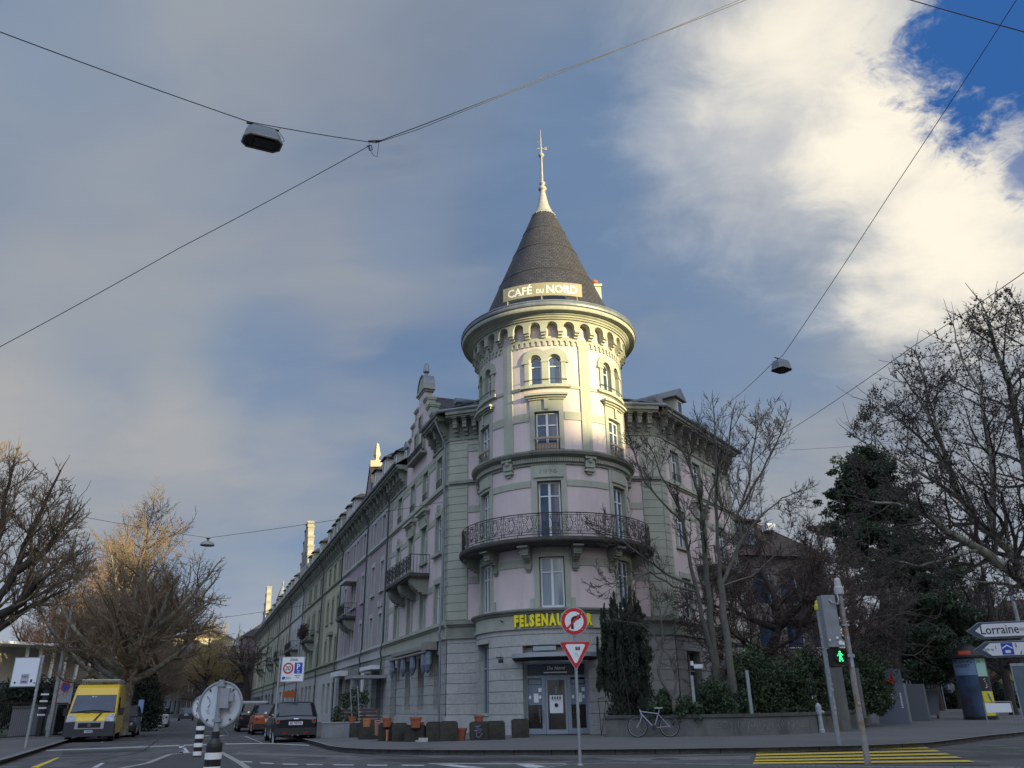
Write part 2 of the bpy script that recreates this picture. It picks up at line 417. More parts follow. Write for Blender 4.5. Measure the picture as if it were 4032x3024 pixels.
def text_mesh(txt, bold):
    key = (txt, bold)
    if key not in _tx:
        cu = bpy.data.curves.new('t', 'FONT'); cu.body = txt; cu.size = 1.4; cu.offset = bold; cu.resolution_u = 2
        o = bpy.data.objects.new('t', cu); COL.objects.link(o); bpy.context.view_layer.update()
        me = bpy.data.meshes.new_from_object(o.evaluated_get(bpy.context.evaluated_depsgraph_get()))
        _tx[key] = ([tuple(v.co) for v in me.vertices], [tuple(p.vertices) for p in me.polygons])
        bpy.data.objects.remove(o); bpy.data.curves.remove(cu); bpy.data.meshes.remove(me)
    return _tx[key]
def copy_tree(o, parent=None):
    c = o.copy(); COL.objects.link(c); c.parent = parent
    for ch in list(o.children): copy_tree(ch, c)
    return c
def loft(s, secs, closed=True):             # list of equal-length point rings
    prev = None
    for sec in secs:
        ids = [s.pl(Vector(q), (q[0], q[2], q[1])) for q in sec]
        if prev:
            n = len(ids)
            for k in range(n if closed else n - 1): s.face([prev[k], prev[(k + 1) % n], ids[(k + 1) % n], ids[k]])
        prev = ids
    return prev
# ================================================================ ground, roads, markings
def poly_sheet(name, pts, z, M, z0=None, Mside=None):
    b = MB(); top = [b.p(x, y, z) for x, y in pts]; b.face(top)
    if z0 is not None:
        b.mi = 1 if Mside else 0
        for i in range(len(pts)):
            j = (i + 1) % len(pts); (x0, y0), (x1, y1) = pts[i], pts[j]; Lh = math.hypot(x1 - x0, y1 - y0)
            b.quadL([Vector((x0, y0, z0)), Vector((x1, y1, z0)), Vector((x1, y1, z)), Vector((x0, y0, z))], [(0, 0, 0), (Lh, 0, 0), (Lh, z - z0, 0), (0, z - z0, 0)])
    return b.build(name, [M, Mside] if Mside else M, kind='structure')
def kerb_line(name, pts, z, w=0.16, M=KERB, h=0.006):
    b = MB(); acc = 0; P = [Vector((x, y, 0)) for x, y in pts]
    for i in range(len(P) - 1):
        t = (P[i + 1] - P[i]); L = t.length; t.normalize(); nn = Vector((-t.y, t.x, 0)) * w
        q = [P[i], P[i + 1], P[i + 1] + nn, P[i] + nn]; up_ = Vector((0, 0, z + h)); dn = Vector((0, 0, -.02))
        lc = [(acc, 0, 0), (acc + L, 0, 0), (acc + L, w, 0), (acc, w, 0)]
        b.quadL([p + up_ for p in q], lc)
        b.quadL([q[0] - t * 0 - nn * .06 + dn, q[1] - nn * .06 + dn, q[1] - nn * .06 + up_, q[0] - nn * .06 + up_], [(acc, 0, 0), (acc + L, 0, 0), (acc + L, .14, 0), (acc, .14, 0)])
        b.quadL([q[0] - nn * .06 + up_, q[1] - nn * .06 + up_, q[1] + up_, q[0] + up_], lc)
        acc += L
    return b.build(name, M, kind='structure')
poly_sheet('ground', [(-900, -400), (900, -400), (900, 1500), (-900, 1500)], -0.05, mat('ground_soil', (0.06, 0.06, 0.05), .95, (0.05, 0.06, 0.035), .3))
poly_sheet('road', [(-80, -60), (120, -60), (120, 80), (40, 60), (14, 42), (-4, 60), (-60, 230), (-90, 230), (-40, 90), (-60, 60)], 0.0, ASPH)
KC = [(-118, 321), (-52.0, 147.0), (-17.0, 55.5), (-10.33, 38.4), (-8.26, 33.43), (-6.6, 29.2), (-5.7, 26.7), (-4.9, 25.2), (-4.0, 24.2), (-2.31, 23.18), (-0.6, 22.6), (0.97, 22.2), (3.54, 21.75), (6.02, 21.6), (8.47, 21.75), (10.53, 22.55), (12.4, 24.4), (13.96, 26.0), (16.54, 28.3), (30, 40), (60, 66), (110, 109)]
poly_sheet('corner_pavement', KC + [(140, 150), (60, 200), (-20, 330)], 0.12, PAVE, -.02, KERB)
kerb_line('corner_kerb', KC[::-1], 0.12)
KL = [(-13.0, 21.3), (-13.56, 22.72), (-19.35, 36.55), (-26, 54), (-66, 161), (-130, 331)]
poly_sheet('left_pavement', [(-60, 4), (-30, 4), (-14, 17)] + KL + [(-230, 330), (-120, 60)], 0.12, PAVE, -.02, KERB)
kerb_line('left_kerb', KL[::-1], 0.12, .22)
KN = [(-14, 8.0), (-3, 11), (-0.2, 15.6), (0.5, 17.6), (1.14, 18.55), (1.9, 18.75), (3.0, 18.35), (3.9, 17.9), (5.75, 16.95), (9.11, 15.7), (13.5, 18.2), (18, 18), (26, 13), (40, 7)]
poly_sheet('near_pavement', [(-16, -40), (-16, 8)] + KN + [(40, -40)], 0.004, mat('brown_footway_asphalt', (0.075, 0.068, 0.066), .9, (0.058, 0.054, 0.054), .7, bump=.3, bscale=80))
kerb_line('near_kerb', KN, -0.0, .15, h=.012)
IS = [(-7.6, 10.5), (-8.3, 19.6), (-9.30, 23.3), (-9.15, 23.95), (-8.75, 24.35), (-8.35, 24.1), (-6.31, 19.43), (-2.6, 10.5)]
poly_sheet('traffic_island', IS, 0.11, mat('dark_island_asphalt', (0.05, 0.05, 0.052), .9, (0.038, 0.038, 0.04), 2), -.02, KERB)
kerb_line('island_kerb', IS, 0.11, .13, mat('pale_kerb', (0.30, 0.29, 0.27), .85, (0.22, 0.215, 0.2), 6))
g = poly_sheet('grass_verge', [(p.x, p.y) for p in (G(-200, 2925, .13), G(0, 2905, .13), G(112, 2888, .13), G(112, 2872, .13), G(-200, 2880, .13))], 0.135, GRASS)
def mark(name, quads, M, z=0.004):
    b = MB()
    for q in quads: b.face([b.p(x, y, z) for x, y in q])
    return b.build(name, M, kind='structure')
def gq(*px): return [tuple(G(x, y)[:2]) for x, y in px]
mark('stop_line', [gq((181, 2953.5), (832, 2929.5), (832, 2932.5), (181, 2957)), gq((885, 2928), (1059, 2926), (1217, 2934), (1217, 2936.5), (1059, 2928.5), (885, 2931))], PAINTW)
mark('bay_line', [gq((962, 2899), (968, 2899), (1036, 2926), (1030, 2926)), gq((395, 2925), (412, 2917), (416, 2917), (400, 2925)), gq((560, 2849), (600, 2848), (600, 2850), (560, 2851)), gq((640, 2846), (660, 2845.5), (660, 2847), (640, 2847.5))], PAINTW)
mark('dash_line', [gq((a, y0), (b_, y1), (b_ + 4, y1 + 3.5), (a + 6, y0 + 3.5)) for a, b_, y0, y1 in ((942, 991, 2997, 2999), (1021, 1075, 3003, 3005), (1110, 1170, 3007, 3008), (1204, 1268, 3009, 3010), (1310, 1391, 3010, 3011), (1443, 1523, 3011.5, 3012), (1579, 1668, 3012, 3012.5))] +
     [gq((1690, 3006), (2230, 3007), (2230, 3009), (1690, 3008)), gq((1716, 3011), (1822, 3023), (1915, 3024), (1780, 3011)), gq((2032, 3010), (2095, 3010), (2150, 3018), (2110, 3024), (2075, 3022)), gq((362, 3023), (398, 3005), (413, 3005), (382, 3023))], PAINTW)
mark('lane_line', [gq((118, 3023), (225, 2983), (236, 2983), (150, 3023))], PAINTY)
def arc(p0, p1, p2, w0, w1, n=10):
    out = []
    for i in range(n):
        a, b_ = i / n, (i + 1) / n
        f = lambda t: ((1 - t) ** 2 * p0[0] + 2 * t * (1 - t) * p1[0] + t * t * p2[0], (1 - t) ** 2 * p0[1] + 2 * t * (1 - t) * p1[1] + t * t * p2[1])
        A, B = f(a), f(b_); wa = w0 + (w1 - w0) * a; wb = w0 + (w1 - w0) * b_
        out.append(gq(A, B, (B[0] + wb, B[1] + wb * .12), (A[0] + wa, A[1] + wa * .12)))
    return out
mark('island_marking', arc((598, 3016), (680, 2992), (708, 2958), 40, 16) + arc((716, 2942), (735, 2972), (762, 2978), 16, 10) + [gq((706, 2933), (722, 2933), (730, 2946), (704, 2946)), gq((715, 2956), (722, 2956), (752, 2977), (682, 2979))], PAINTW)
mark('bicycle_marking', arc((800, 2898), (815, 2893), (832, 2897), 14, 12, 5) + arc((860, 2898), (876, 2893), (893, 2897), 12, 10, 5), PAINTW)
mark('yellow_crossing', [gq(*q) for q in (((2982, 2960), (3646, 2944), (3662, 2949), (2979, 2966.5)), ((2979, 2971), (3682, 2956), (3704, 2961.5), (2976, 2978)), ((2976, 2983), (3722, 2968), (3746, 2974), (2973, 2990)), ((2973, 2994.5), (3764, 2981), (3790, 2987), (2969, 3001)), ((2968, 3005), (3812, 2996), (3842, 3003), (2964, 3011)))], PAINTY, .016)
# ================================================================ corner building
TX, TY = 36.1 * math.sin(R_(2.95)), 36.1 * math.cos(R_(2.95))
FT = Frame((TX, TY), cyl=(3.45, 186.0))
FL = Frame((-3.1, 37.15), -20.9, (-.934, -.357))
FR = Frame((7.05, 36.85), 35.2, (.817, -.576))
FFL = Frame((-3.1, 37.15), 108.0, (-.309, -.951))
FFR = Frame((7.05, 36.85), 262.0, (.139, -.990))
CB = thing('corner_building', 'pink corner apartment building with a round tower under a tall slate cone', 'building', (TX, TY, 0), world=True)
ang = lambda a: R_(a) * 3.45        # degrees round the tower -> u
def rusticate(z0, z1): return [0.84 + .42 * k for k in range(12) if z0 < 0.84 + .42 * k < z1]
def window(F, par, uc, z0, z1, w, d, style=2, fm=WFRAME, gm=GLASS, trans=.70, name='window', label=None):
    """casement window: frame with mullion and transom, its glass a sub-part"""
    b = MB(F); t = .065; u0, u1 = uc - w / 2, uc + w / 2
    b.box(u0, u0 + t, z0, z1, d - .05, d + .02); b.box(u1 - t, u1, z0, z1, d - .05, d + .02)
    b.box(u0 + t, u1 - t, z0, z0 + t, d - .05, d + .018); b.box(u0 + t, u1 - t, z1 - t, z1, d - .05, d + .018)
    if style == 2:
        b.box(uc - .05, uc + .05, z0 + t, z1 - t, d - .045, d + .04)
        zt = z0 + (z1 - z0) * trans; b.box(u0 + t, uc - .05, zt - .025, zt + .025, d - .045, d + .025); b.box(uc + .05, u1 - t, zt - .025, zt + .025, d - .045, d + .025)
    o = b.build(name, fm, par)
    if label: o['label'] = label
    g = MB(F); g.box(u0 + .02, u1 - .02, z0 + .02, z1 - .02, d - .035, d - .02); g.build('pane', gm, o)
    return o
def surround(b, u0, u1, z0, z1, jw=.22, lh=.3, d=.05, sill=True, rev=.26):
    b.box(u0 - jw, u0, z0, z1, -.02, d); b.box(u1, u1 + jw, z0, z1, -.02, d)
    b.box(u0 - jw, u1 + jw, z1, z1 + lh, -.02, d + .004)
    if sill: b.box(u0 - jw - .05, u1 + jw + .05, z0 - .12, z0, -.02, d + .09)
def scroll_bracket(b, uc, w, z1, h, depth, d0=0.0, n=7):
    """console: deep at the top, curling back to the wall"""
    for i in range(n):
        a, c_ = i / n, (i + 1) / n; f = lambda t: depth * (1 - t) ** .55 * (1 - .10 * math.sin(t * 9))
        b.box(uc - w / 2 * (1 - .25 * c_), uc + w / 2 * (1 - .25 * c_), z1 - h * c_, z1 - h * a, d0 - .02, d0 + max(.03, f(c_ - .5 / n)))
    b.box(uc - w * .56, uc + w * .56, z1 - .07, z1 + .0, d0 - .02, d0 + depth * 1.04)
    b.box(uc - w * .30, uc + w * .30, z1 - h * 1.12, z1 - h * .98, d0 - .02, d0 + .06)
def arc_pts(uc, r, zs, n=10): return [(uc - r * math.cos(math.pi * k / n), zs + r * math.sin(math.pi * k / n)) for k in range(n + 1)]

# --- tower walls
WA = [-60, 0, 60]
w = MB(FT)
gro = rusticate(.3, 4.0)
ops_g = [(ang(-21), ang(21), .12, 3.35)] + [(ang(a - 9.5), ang(a + 9.5), .80, 3.55) for a in (-60, 60)]
w.wall(ang(-178), ang(182), .0, 4.04, ops_g, d=.15, rev=.4, gro=gro); w.build('stone_base', STONE, CB)
w = MB(FT)
ops = []
for a in WA: ops += [(ang(a - 8.7), ang(a + 8.7), 4.80, 6.82), (ang(a - 8.5), ang(a + 8.5), 7.42, 10.02), (ang(a - 9), ang(a + 9), 11.42, 13.16), (ang(a - 12.3), ang(a + 12.3), 14.42, 15.95)]
w.wall(ang(-178), ang(182), 4.04, 17.4, ops, rev=.3, skip_rev=True); w.build('tower_wall', PINK, CB)
s = MB(FT)
for o in ops: s.reveal(*o, .0, -.3)
s.box(ang(-178), ang(182), 4.04, 4.56, -.02, .18); s.box(ang(-178), ang(182), 3.99, 4.08, -.02, .235)     # frieze carrying the yellow lettering
for a in WA:
    u0, u1 = ang(a - 8.7), ang(a + 8.7)
    surround(s, u0, u1, 4.80, 6.82, .20, .38, .05, False)
    s.box(u0 - .38, u0 - .205, 4.78, 5.17, -.02, .065); s.box(u1 + .205, u1 + .38, 4.78, 5.17, -.02, .065)
    surround(s, ang(a - 8.5), ang(a + 8.5), 7.42, 10.02, .24, .72, .05, False)
    s.box(ang(a - 9.8), ang(a + 9.8), 10.22, 10.66, .03, .085); s.box(ang(a - 10.3), ang(a + 10.3), 10.16, 10.24, .03, .12)
    surround(s, ang(a - 9), ang(a + 9), 11.42, 13.16, .20, .62, .05, False)
    s.cols([ang(a - 1.5), ang(a + 1.5)], [13.24, 13.24], [13.70, 13.70], .05, .13)
    s.box(ang(a - 14.2), ang(a + 14.2), 13.78, 13.86, -.02, .20); s.box(ang(a - 15.2), ang(a + 15.2), 13.86, 13.96, -.02, .30)
    s.box(ang(a - 13.0), ang(a + 13.0), 13.70, 13.78, -.02, .12)
for (za, zb) in ((6.45, 6.76), (9.78, 10.06), (12.76, 13.14)):
    for a in WA:
        jw = .46
        s.box(ang(a + 8.7) + jw - .2, ang(a + 60 - 8.7) - jw + .2, za, zb, -.02, .035)
    s.box(ang(-100), ang(-60 - 8.7) - .25, za, zb, -.02, .035)
for a in (-90, -30, 30, 90, 150): s.box(ang(a - 4), ang(a + 4), 11.30, 16.66, -.02, .062)                     # flat pilasters
s.box(ang(-178), ang(182), 14.24, 14.38, -.02, .045)
s.box(ang(-178), ang(182), 4.72, 4.80, -.02, .05)
s.build('stone_trim', SAND, CB)
# rounded twin-arch windows of the top storey
for a in WA:
    b = MB(FT); uc = ang(a); r_in, r_out, off, zs = .285, .60, .435, 15.62
    us = [];  N = 60; U0 = -off - r_out; U1 = off + r_out
    us = [uc + U0 + (U1 - U0) * k / N for k in range(N + 1)]
    def lobe(u, r, edge):
        x = min(abs(u - uc - off), abs(u - uc + off)); return zs + (math.sqrt(max(0, r * r - x * x))) if x < r else edge
    for k in range(N):
        ua, ub = us[k], us[k + 1]; um = (ua + ub) / 2 - uc; x = min(abs(um - off), abs(um + off)); inside = x < r_in
        zt = [max(lobe(ua, r_out, zs), zs), max(lobe(ub, r_out, zs), zs)]
        if inside: zb = [lobe(ua, r_in, zs), lobe(ub, r_in, zs)]
        else:
            if abs(um) > off + r_in + .20: zb = [zs, zs]
            else: zb = [14.42, 14.42]
        b.cols([ua, ub], zb, zt, -.26, .07)
    for sx in (-1, 1): b.box(min(uc + sx * (off + r_in - .02), uc + sx * (off + r_out + .03)), max(uc + sx * (off + r_in - .02), uc + sx * (off + r_out + .03)), zs - .12, zs - .02, -.02, .105)
    b.box(uc - .17, uc + .17, zs - .10, zs - .02, .07, .095)
    b.box(uc - 1.12, uc + 1.12, 14.28, 14.42, -.26, .16); b.build('arch_surround', SAND, CB)
    for sx in (-1, 1):
        o = MB(FT); c0 = uc + sx * off; P = arc_pts(c0, r_in, zs, 12)
        o.cols([p[0] for p in P], [zs + max(0, (p[1] - zs)) * .82 - .03 for p in P], [p[1] for p in P], -.20, -.13)
        o.box(c0 - r_in, c0 - r_in + .06, 14.42, zs, -.20, -.13); o.box(c0 + r_in - .06, c0 + r_in, 14.42, zs, -.20, -.13)
        o.box(c0 - r_in, c0 + r_in, 14.42, 14.48, -.20, -.135); o.box(c0 - r_in + .06, c0 + r_in - .06, 15.34, 15.39, -.20, -.13)
        wo_ = o.build('arched_window', WFRAME, CB)
        g_ = MB(FT); g_.box(c0 - r_in, c0 + r_in, 14.44, zs + r_in, -.19, -.175); g_.build('pane', GLASS, wo_)
    r_ = MB(FT); P = [FT.map(uc + x, 14.66, .13) for x in (-.95, -.5, 0, .5, .95)]; r_.tube(P, .018, 5)
    r_.tube([FT.map(uc - .95, 14.66, .0), P[0]], .015, 4); r_.tube([FT.map(uc + .95, 14.66, .0), P[-1]], .015, 4); r_.build('window_rail', IRON, CB)
# small round-arched frieze and the big blind arcade under the eaves
b = MB(FT)
for a in WA + [120]:
    u0, u1 = ang(a - 26), ang(a + 26); n = 12; stp = (u1 - u0) / n; us = []; zb = []
    for k in range(n):
        c0 = u0 + (k + .5) * stp; r = stp * .27
        us += [c0 - stp / 2, c0 - r]; zb += [16.34, 16.34]
        for q in arc_pts(c0, r, 16.50, 6): us.append(q[0]); zb.append(q[1])
        us += [c0 + r]; zb += [16.34]
    us.append(u1); zb.append(16.34)
    b.cols(us, zb, [16.72] * len(us), -.01, .062); b.build('small_arch_frieze', SAND, CB); b = MB(FT)
b = MB(FT); us = []; zb = []
for k in range(30):
    a = -174 + 12 * k; c0 = ang(a); r = ang(3.9); us += [ang(a - 6), c0 - r, c0 - r]; zb += [16.98, 16.98, 16.98]
    for q in arc_pts(c0, r, 17.18, 8): us.append(q[0]); zb.append(q[1])
    us += [c0 + r, c0 + r, ang(a + 6)]; zb += [16.98, 16.98, 16.98]
b.cols(us, zb, [17.60] * len(us), -.02, .34)
for k in range(30):
    c0 = ang(-168 + 12 * k); wd = ang(1.9)
    b.box(c0 - wd, c0 + wd, 16.90, 17.00, 0, .36); b.box(c0 - wd * .86, c0 + wd * .86, 16.80, 16.90, 0, .27); b.box(c0 - wd * .86, c0 + wd * .86, 16.70, 16.80, 0, .15)
b.build('blind_arcade', SAND, CB)
# eaves mouldings and gutter
b = MB(); b.lathe([(3.4, 17.5), (3.86, 17.5), (3.88, 17.56), (3.94, 17.58), (3.94, 17.64), (4.02, 17.68), (4.06, 17.74), (4.30, 17.76), (4.33, 17.82), (4.34, 17.92), (4.30, 17.96)], (TX, TY, 0), 96)
b.build('tower_cornice', SAND, CB, smooth=False)
b = MB(); b.lathe([(4.28, 17.93), (4.38, 17.97), (4.40, 18.05), (4.36, 18.14), (4.39, 18.18), (4.37, 18.23), (4.20, 18.24)], (TX, TY, 0), 96); b.build('gutter', ZINC, CB)
# cone, with a light flare at its foot
b = MB(); b.lathe([(4.30, 18.20), (3.80, 18.27), (3.56, 18.42), (3.30, 19.0), (1.71, 22.9), (0.62, 25.62), (0.45, 25.9)], (TX, TY, 0), 72, uvR=2.2); b.build('tower_roof', SLATE, CB)
b = MB(); b.lathe([(1.735, 22.87), (1.738, 22.90), (1.70, 22.92)], (TX, TY, 0), 60); b.lathe([(1.165, 24.29), (1.168, 24.32), (1.13, 24.34)], (TX, TY, 0), 60); b.lathe([(2.50, 20.99), (2.505, 21.02), (2.47, 21.04)], (TX, TY, 0), 60); build_each(b, 'roof_course', mat('lead_course', (0.028, .027, .028), .8), CB)
b = MB(); b.lathe([(.66, 25.56), (.63, 25.66), (.56, 25.72), (.50, 25.86), (.40, 26.1), (.30, 26.4), (.22, 26.8), (.14, 27.25), (.13, 27.30), (.22, 27.36), (.24, 27.44), (.20, 27.52), (.12, 27.56), (.11, 27.70), (.17, 27.76), (.17, 27.82), (.10, 27.88), (.065, 28.0), (.055, 29.55), (.13, 29.62), (.17, 29.70), (.13, 29.78), (.06, 29.84), (.05, 30.1), (.04, 30.2), (.012, 31.45)], (TX, TY, 0), 20)
for k in range(14):
    a = 2 * math.pi * k / 14; b.lathe([(.0, -.06), (.07, 0), (.0, .06)], (TX + .64 * math.cos(a), TY + .64 * math.sin(a), 25.57), 6)
sp = b.build('spire', LEAD, CB, smooth=True)
b = MB(); b.box(TX - .22, TX + .26, TY - .008, TY + .008, 30.16, 30.20); b.prism([(.10, 30.14), (.34, 30.06), (.30, 30.30)], -.008, .008, lambda x, z, t: (TX + x, TY + t, z))
b.tube([(TX - .02, TY, 30.30), (TX - .20, TY, 30.62)], .014, 4); b.lathe([(0, -.05), (.05, 0), (0, .05)], (TX - .22, TY, 30.66), 8); b.lathe([(0, -.04), (.04, 0), (0, .04)], (TX - .13, TY, 30.22), 8); b.build('weather_vane', LEAD, sp)
# Café du Nord board over the gutter
FS = Frame((TX, TY), cyl=(4.12, 186.0)); sa = lambda a: R_(a) * 4.12
b = MB(FS); b.box(sa(-26), sa(26.5), 18.56, 19.24, -.03, .03); bd = b.build('sign_board', CREAM_, CB)
b = MB(); fn = lambda a, z: FS.map(a, z, .036)
for t_, a0_, wd, sz in (('CAF\u00c9', -22.6, 16.6, .40), ('DU', -3.2, 4.6, .22), ('NORD', 3.2, 20.0, .40)):
    b.text(t_, sa(a0_), 18.70, sz, fn, bold=.035, width=sa(wd))
# serifs
for a0_, wd, letters in ((-22.6, 16.6, (('A', .27, .50), ('F', .56, .64), ('E', .82, .90))), (3.2, 20.0, (('N', .02, .22), ('R', .60, .78), ('D', .80, .88)))):
    for nm_, x0, x1 in letters:
        for x in (x0, x1) if nm_ in 'ANR' else (x0,): b.add([fn(sa(a0_ + wd * x) - .05, 18.70), fn(sa(a0_ + wd * x) + .07, 18.70), fn(sa(a0_ + wd * x) + .07, 18.735), fn(sa(a0_ + wd * x) - .05, 18.735)], [(0, 1, 2, 3)])
b.build('sign_lettering', mat('white_lettering', (.78, .76, .68), .5), bd)
b = MB()
for a in (-23, 0, 23): b.tube([FS.map(sa(a), 18.22, .0), FS.map(sa(a), 18.58, .0)], .03, 5)
build_each(b, 'sign_bracket', CREAM_, CB)
# yellow lettering on the frieze
b = MB(); b2_ = MB(); FZ = Frame((TX, TY), cyl=(3.66, 186.0)); za = lambda a: R_(a) * 3.66
for ch, a0_, a1_ in zip('FELSENAUBIER', (-25.3, -21.4, -17.8, -14.9, -10.9, -7.2, -2.6, 2.2, 9.7, 14.0, 16.2, 20.7), (-22.0, -18.5, -15.4, -11.5, -7.8, -3.1, 1.9, 6.5, 13.3, 15.3, 19.9, 24.5)):
    b.text(ch, za(a0_), 4.10, .42, lambda a, z: FZ.map(a, z, .08), bold=.085, width=za(a1_ - a0_)); b2_.text(ch, za(a0_) + .03, 4.075, .42, lambda a, z: FZ.map(a, z, .035), bold=.10, width=za(a1_ - a0_) + .02)
b.build('shop_lettering', YEL, CB); b2_.build('lettering_back', mat('lettering_side', (.20, .16, .02), .6), CB)
# string courses
def ring(name, prof, M, n=96): b = MB(); b.lathe(prof, (TX, TY, 0), n); return b.build(name, M, CB)
ring('string_course', [(3.62, 4.52), (3.70, 4.56), (3.72, 4.62), (3.82, 4.66), (3.84, 4.72), (3.46, 4.80)], SANDD)
ring('string_course', [(3.46, 10.70), (3.52, 10.72), (3.52, 10.80), (3.56, 10.82), (3.56, 11.02), (3.62, 11.04), (3.68, 11.08), (3.78, 11.12), (3.84, 11.22), (3.84, 11.29), (3.46, 11.40)], SANDD)
b = MB(FT)
for k in range(170):
    a = -105 + k * 1.25
    if min(abs(a - q) for q in (-90, -30, 30, 90)) < 5: continue
    b.box(ang(a - .36), ang(a + .36), 10.84, 11.02, .09, .17)
b.build('dentil_frieze', SAND, CB)
for a in (-90, -30, 30, 90):
    b = MB(FT); b.box(ang(a - 4.2), ang(a + 4.2), 10.98, 11.10, .0, .26); b.box(ang(a - 3.6), ang(a + 3.6), 10.62, 10.98, .0, .17)
    b.box(ang(a - 2.9), ang(a + 2.9), 10.50, 10.62, .0, .12); b.box(ang(a - 3.9), ang(a + 3.9), 10.44, 10.52, .0, .15); b.box(ang(a - 2.0), ang(a + 2.0), 10.33, 10.44, 0, .08)
    p = FT.map(ang(a), 10.92, .17); nv = (p - Vector((TX, TY, 10.92))).normalized(); b.tube([p, p + nv * .05, p + nv * .08], [.13, .11, .03], 12); b.build('console', SAND, CB)
b = MB(); b.text('1896', ang(-6.0), 10.33, .20, lambda a, z: FT.map(a, z, .092), width=ang(12)); b.build('date_numerals', SANDD, CB)
# tower windows
for a in WA:
    window(FT, CB, ang(a), 4.82, 6.80, ang(16.4), -.14, gm=GLASSB if a == 0 else GLASS, trans=.70)
    dw = window(FT, CB, ang(a), 7.46, 9.98, ang(16.0), -.16, gm=GLASS, trans=.76, name='balcony_door')
    window(FT, CB, ang(a), 11.44, 13.12, ang(16.6), -.14, gm=GLASS, trans=.66)
    b = MB(FT); b.box(ang(a - 8), ang(a + 8), 11.44, 11.70, .0, .03); b.mi = 1
    for k in range(9): b.box(ang(a - 8.5 + k * 2.12) - .008, ang(a - 8.5 + k * 2.12) + .008, 11.40, 11.88, .10, .116)
    b.mi = 0; b.box(ang(a - 9.4), ang(a + 9.4), 11.86, 11.95, .09, .15); b.build('window_guard', [mat('light_wood_rail', (.34, .25, .18), .7), IRON], CB)
    if a:
        window(FT, CB, ang(a), .84, 3.52, ang(18.6), -.12, fm=GFRAME, trans=.66); b = MB(FT); b.box(ang(a - 9.5), ang(a + 9.5), .80, .9, -.2, .2); b.box(ang(a - 10.4), ang(a + 10.4), 3.55, 3.70, .1, .22); b.build('window_sill', SAND, CB)
# --- balcony of the tower
b = MB(); b.lathe([(3.4, 7.20), (4.12, 7.20), (4.20, 7.26), (4.34, 7.30), (4.38, 7.36), (4.38, 7.48), (3.4, 7.52)], (TX, TY, 0), 96, a0=R_(-96 - 112), a1=R_(-96 + 112))
bal = b.build('balcony', mat('dark_balcony_stone', (.085, .08, .072), .9, (.05, .048, .045), 3, bump=.3), CB)
for a in WA:
    for q in (-16, 16):
        b = MB(FT); scroll_bracket(b, ang(a + q), ang(5.6), 7.20, .62, .72); b.box(ang(a + q) - .13, ang(a + q) + .13, 6.32, 6.60, 0, .12); b.box(ang(a + q) - .09, ang(a + q) + .09, 6.24, 6.32, 0, .08); b.build('bracket', SANDD, bal)
def spiral(b, C, r0, turns, ph, fn, n=14, rad=.011, sgn=1):
    P = []
    for i in range(n + 1):
        t = i / n; a = ph + sgn * t * turns * 2 * math.pi; r = r0 * (1 - t * .86); P.append(fn(C[0] + r * math.cos(a), C[1] + r * math.sin(a)))
    b.tube(P, rad, 3, False)
def ironwork(b, F, u0, u1, zb, zt, d, bay=.86, rad=.011):
    """scroll-work railing with rails, posts and facing pairs of spirals"""
    n = max(1, round((u1 - u0) / bay)); L = (u1 - u0) / n; k = 20 if F.cyl else 2
    for z, r in ((zt, .022), (zt - .09, .012), (zb, .016), (zb + .10, .012)):
        b.tube([F.map(u0 + (u1 - u0) * i / (k * n), z, d) for i in range(k * n + 1)] if F.cyl else [F.map(u0, z, d), F.map(u1, z, d)], r, 4)
    fn = lambda u, z: F.map(u, z, d); H = zt - zb
    for i in range(n + 1):
        u = u0 + i * L
        for e in (-.045, .045): b.tube([fn(u + e, zb), fn(u + e, zt)], rad, 4)
        spiral(b, (u, zb + H * .62), .05, 1.2, 0, fn, 8, rad * .8); spiral(b, (u, zb + H * .38), .05, 1.2, 0, fn, 8, rad * .8)
    for i in range(n):
        c0 = u0 + (i + .5) * L; q = L * .5 - .06
        for sx in (-1, 1):
            spiral(b, (c0 + sx * q * .62, zb + H * .66), q * .42, 1.6, math.pi / 2, fn, 14, rad, sx); spiral(b, (c0 + sx * q * .62, zb + H * .33), q * .40, 1.5, -math.pi / 2, fn, 14, rad, -sx)
            spiral(b, (c0 + sx * q * .20, zb + H * .78), q * .24, 1.3, math.pi / 2, fn, 10, rad, -sx); spiral(b, (c0 + sx * q * .18, zb + H * .22), q * .24, 1.3, 0, fn, 10, rad, sx)
            b.tube([fn(c0 + sx * q, zb), fn(c0 + sx * q * .72, zb + H * .5), fn(c0 + sx * q * .95, zt)], rad, 3, False)
            b.tube([fn(c0 + sx * .02, zb + .12), fn(c0 + sx * q * .45, zb + H * .5), fn(c0 + sx * .03, zt - .1)], rad, 3, False)
        for e in (-.10, -.03, .04, .11): b.tube([fn(c0 + e, zb + H * .40), fn(c0 + e + .05, zb + H * .62)], rad * .7, 3, False)
b = MB(); FB = Frame((TX, TY), cyl=(4.26, 186.0)); ironwork(b, FB, R_(-104) * 4.26, R_(104) * 4.26, 7.60, 8.46, 0, .80, .012)
for k in range(18): a_ = -102 + 12 * k; b.tube([FB.map(R_(a_) * 4.26, 7.46, 0), FB.map(R_(a_) * 4.26, 7.62, 0)], .014, 4)
b.build('railing', IRON, bal)
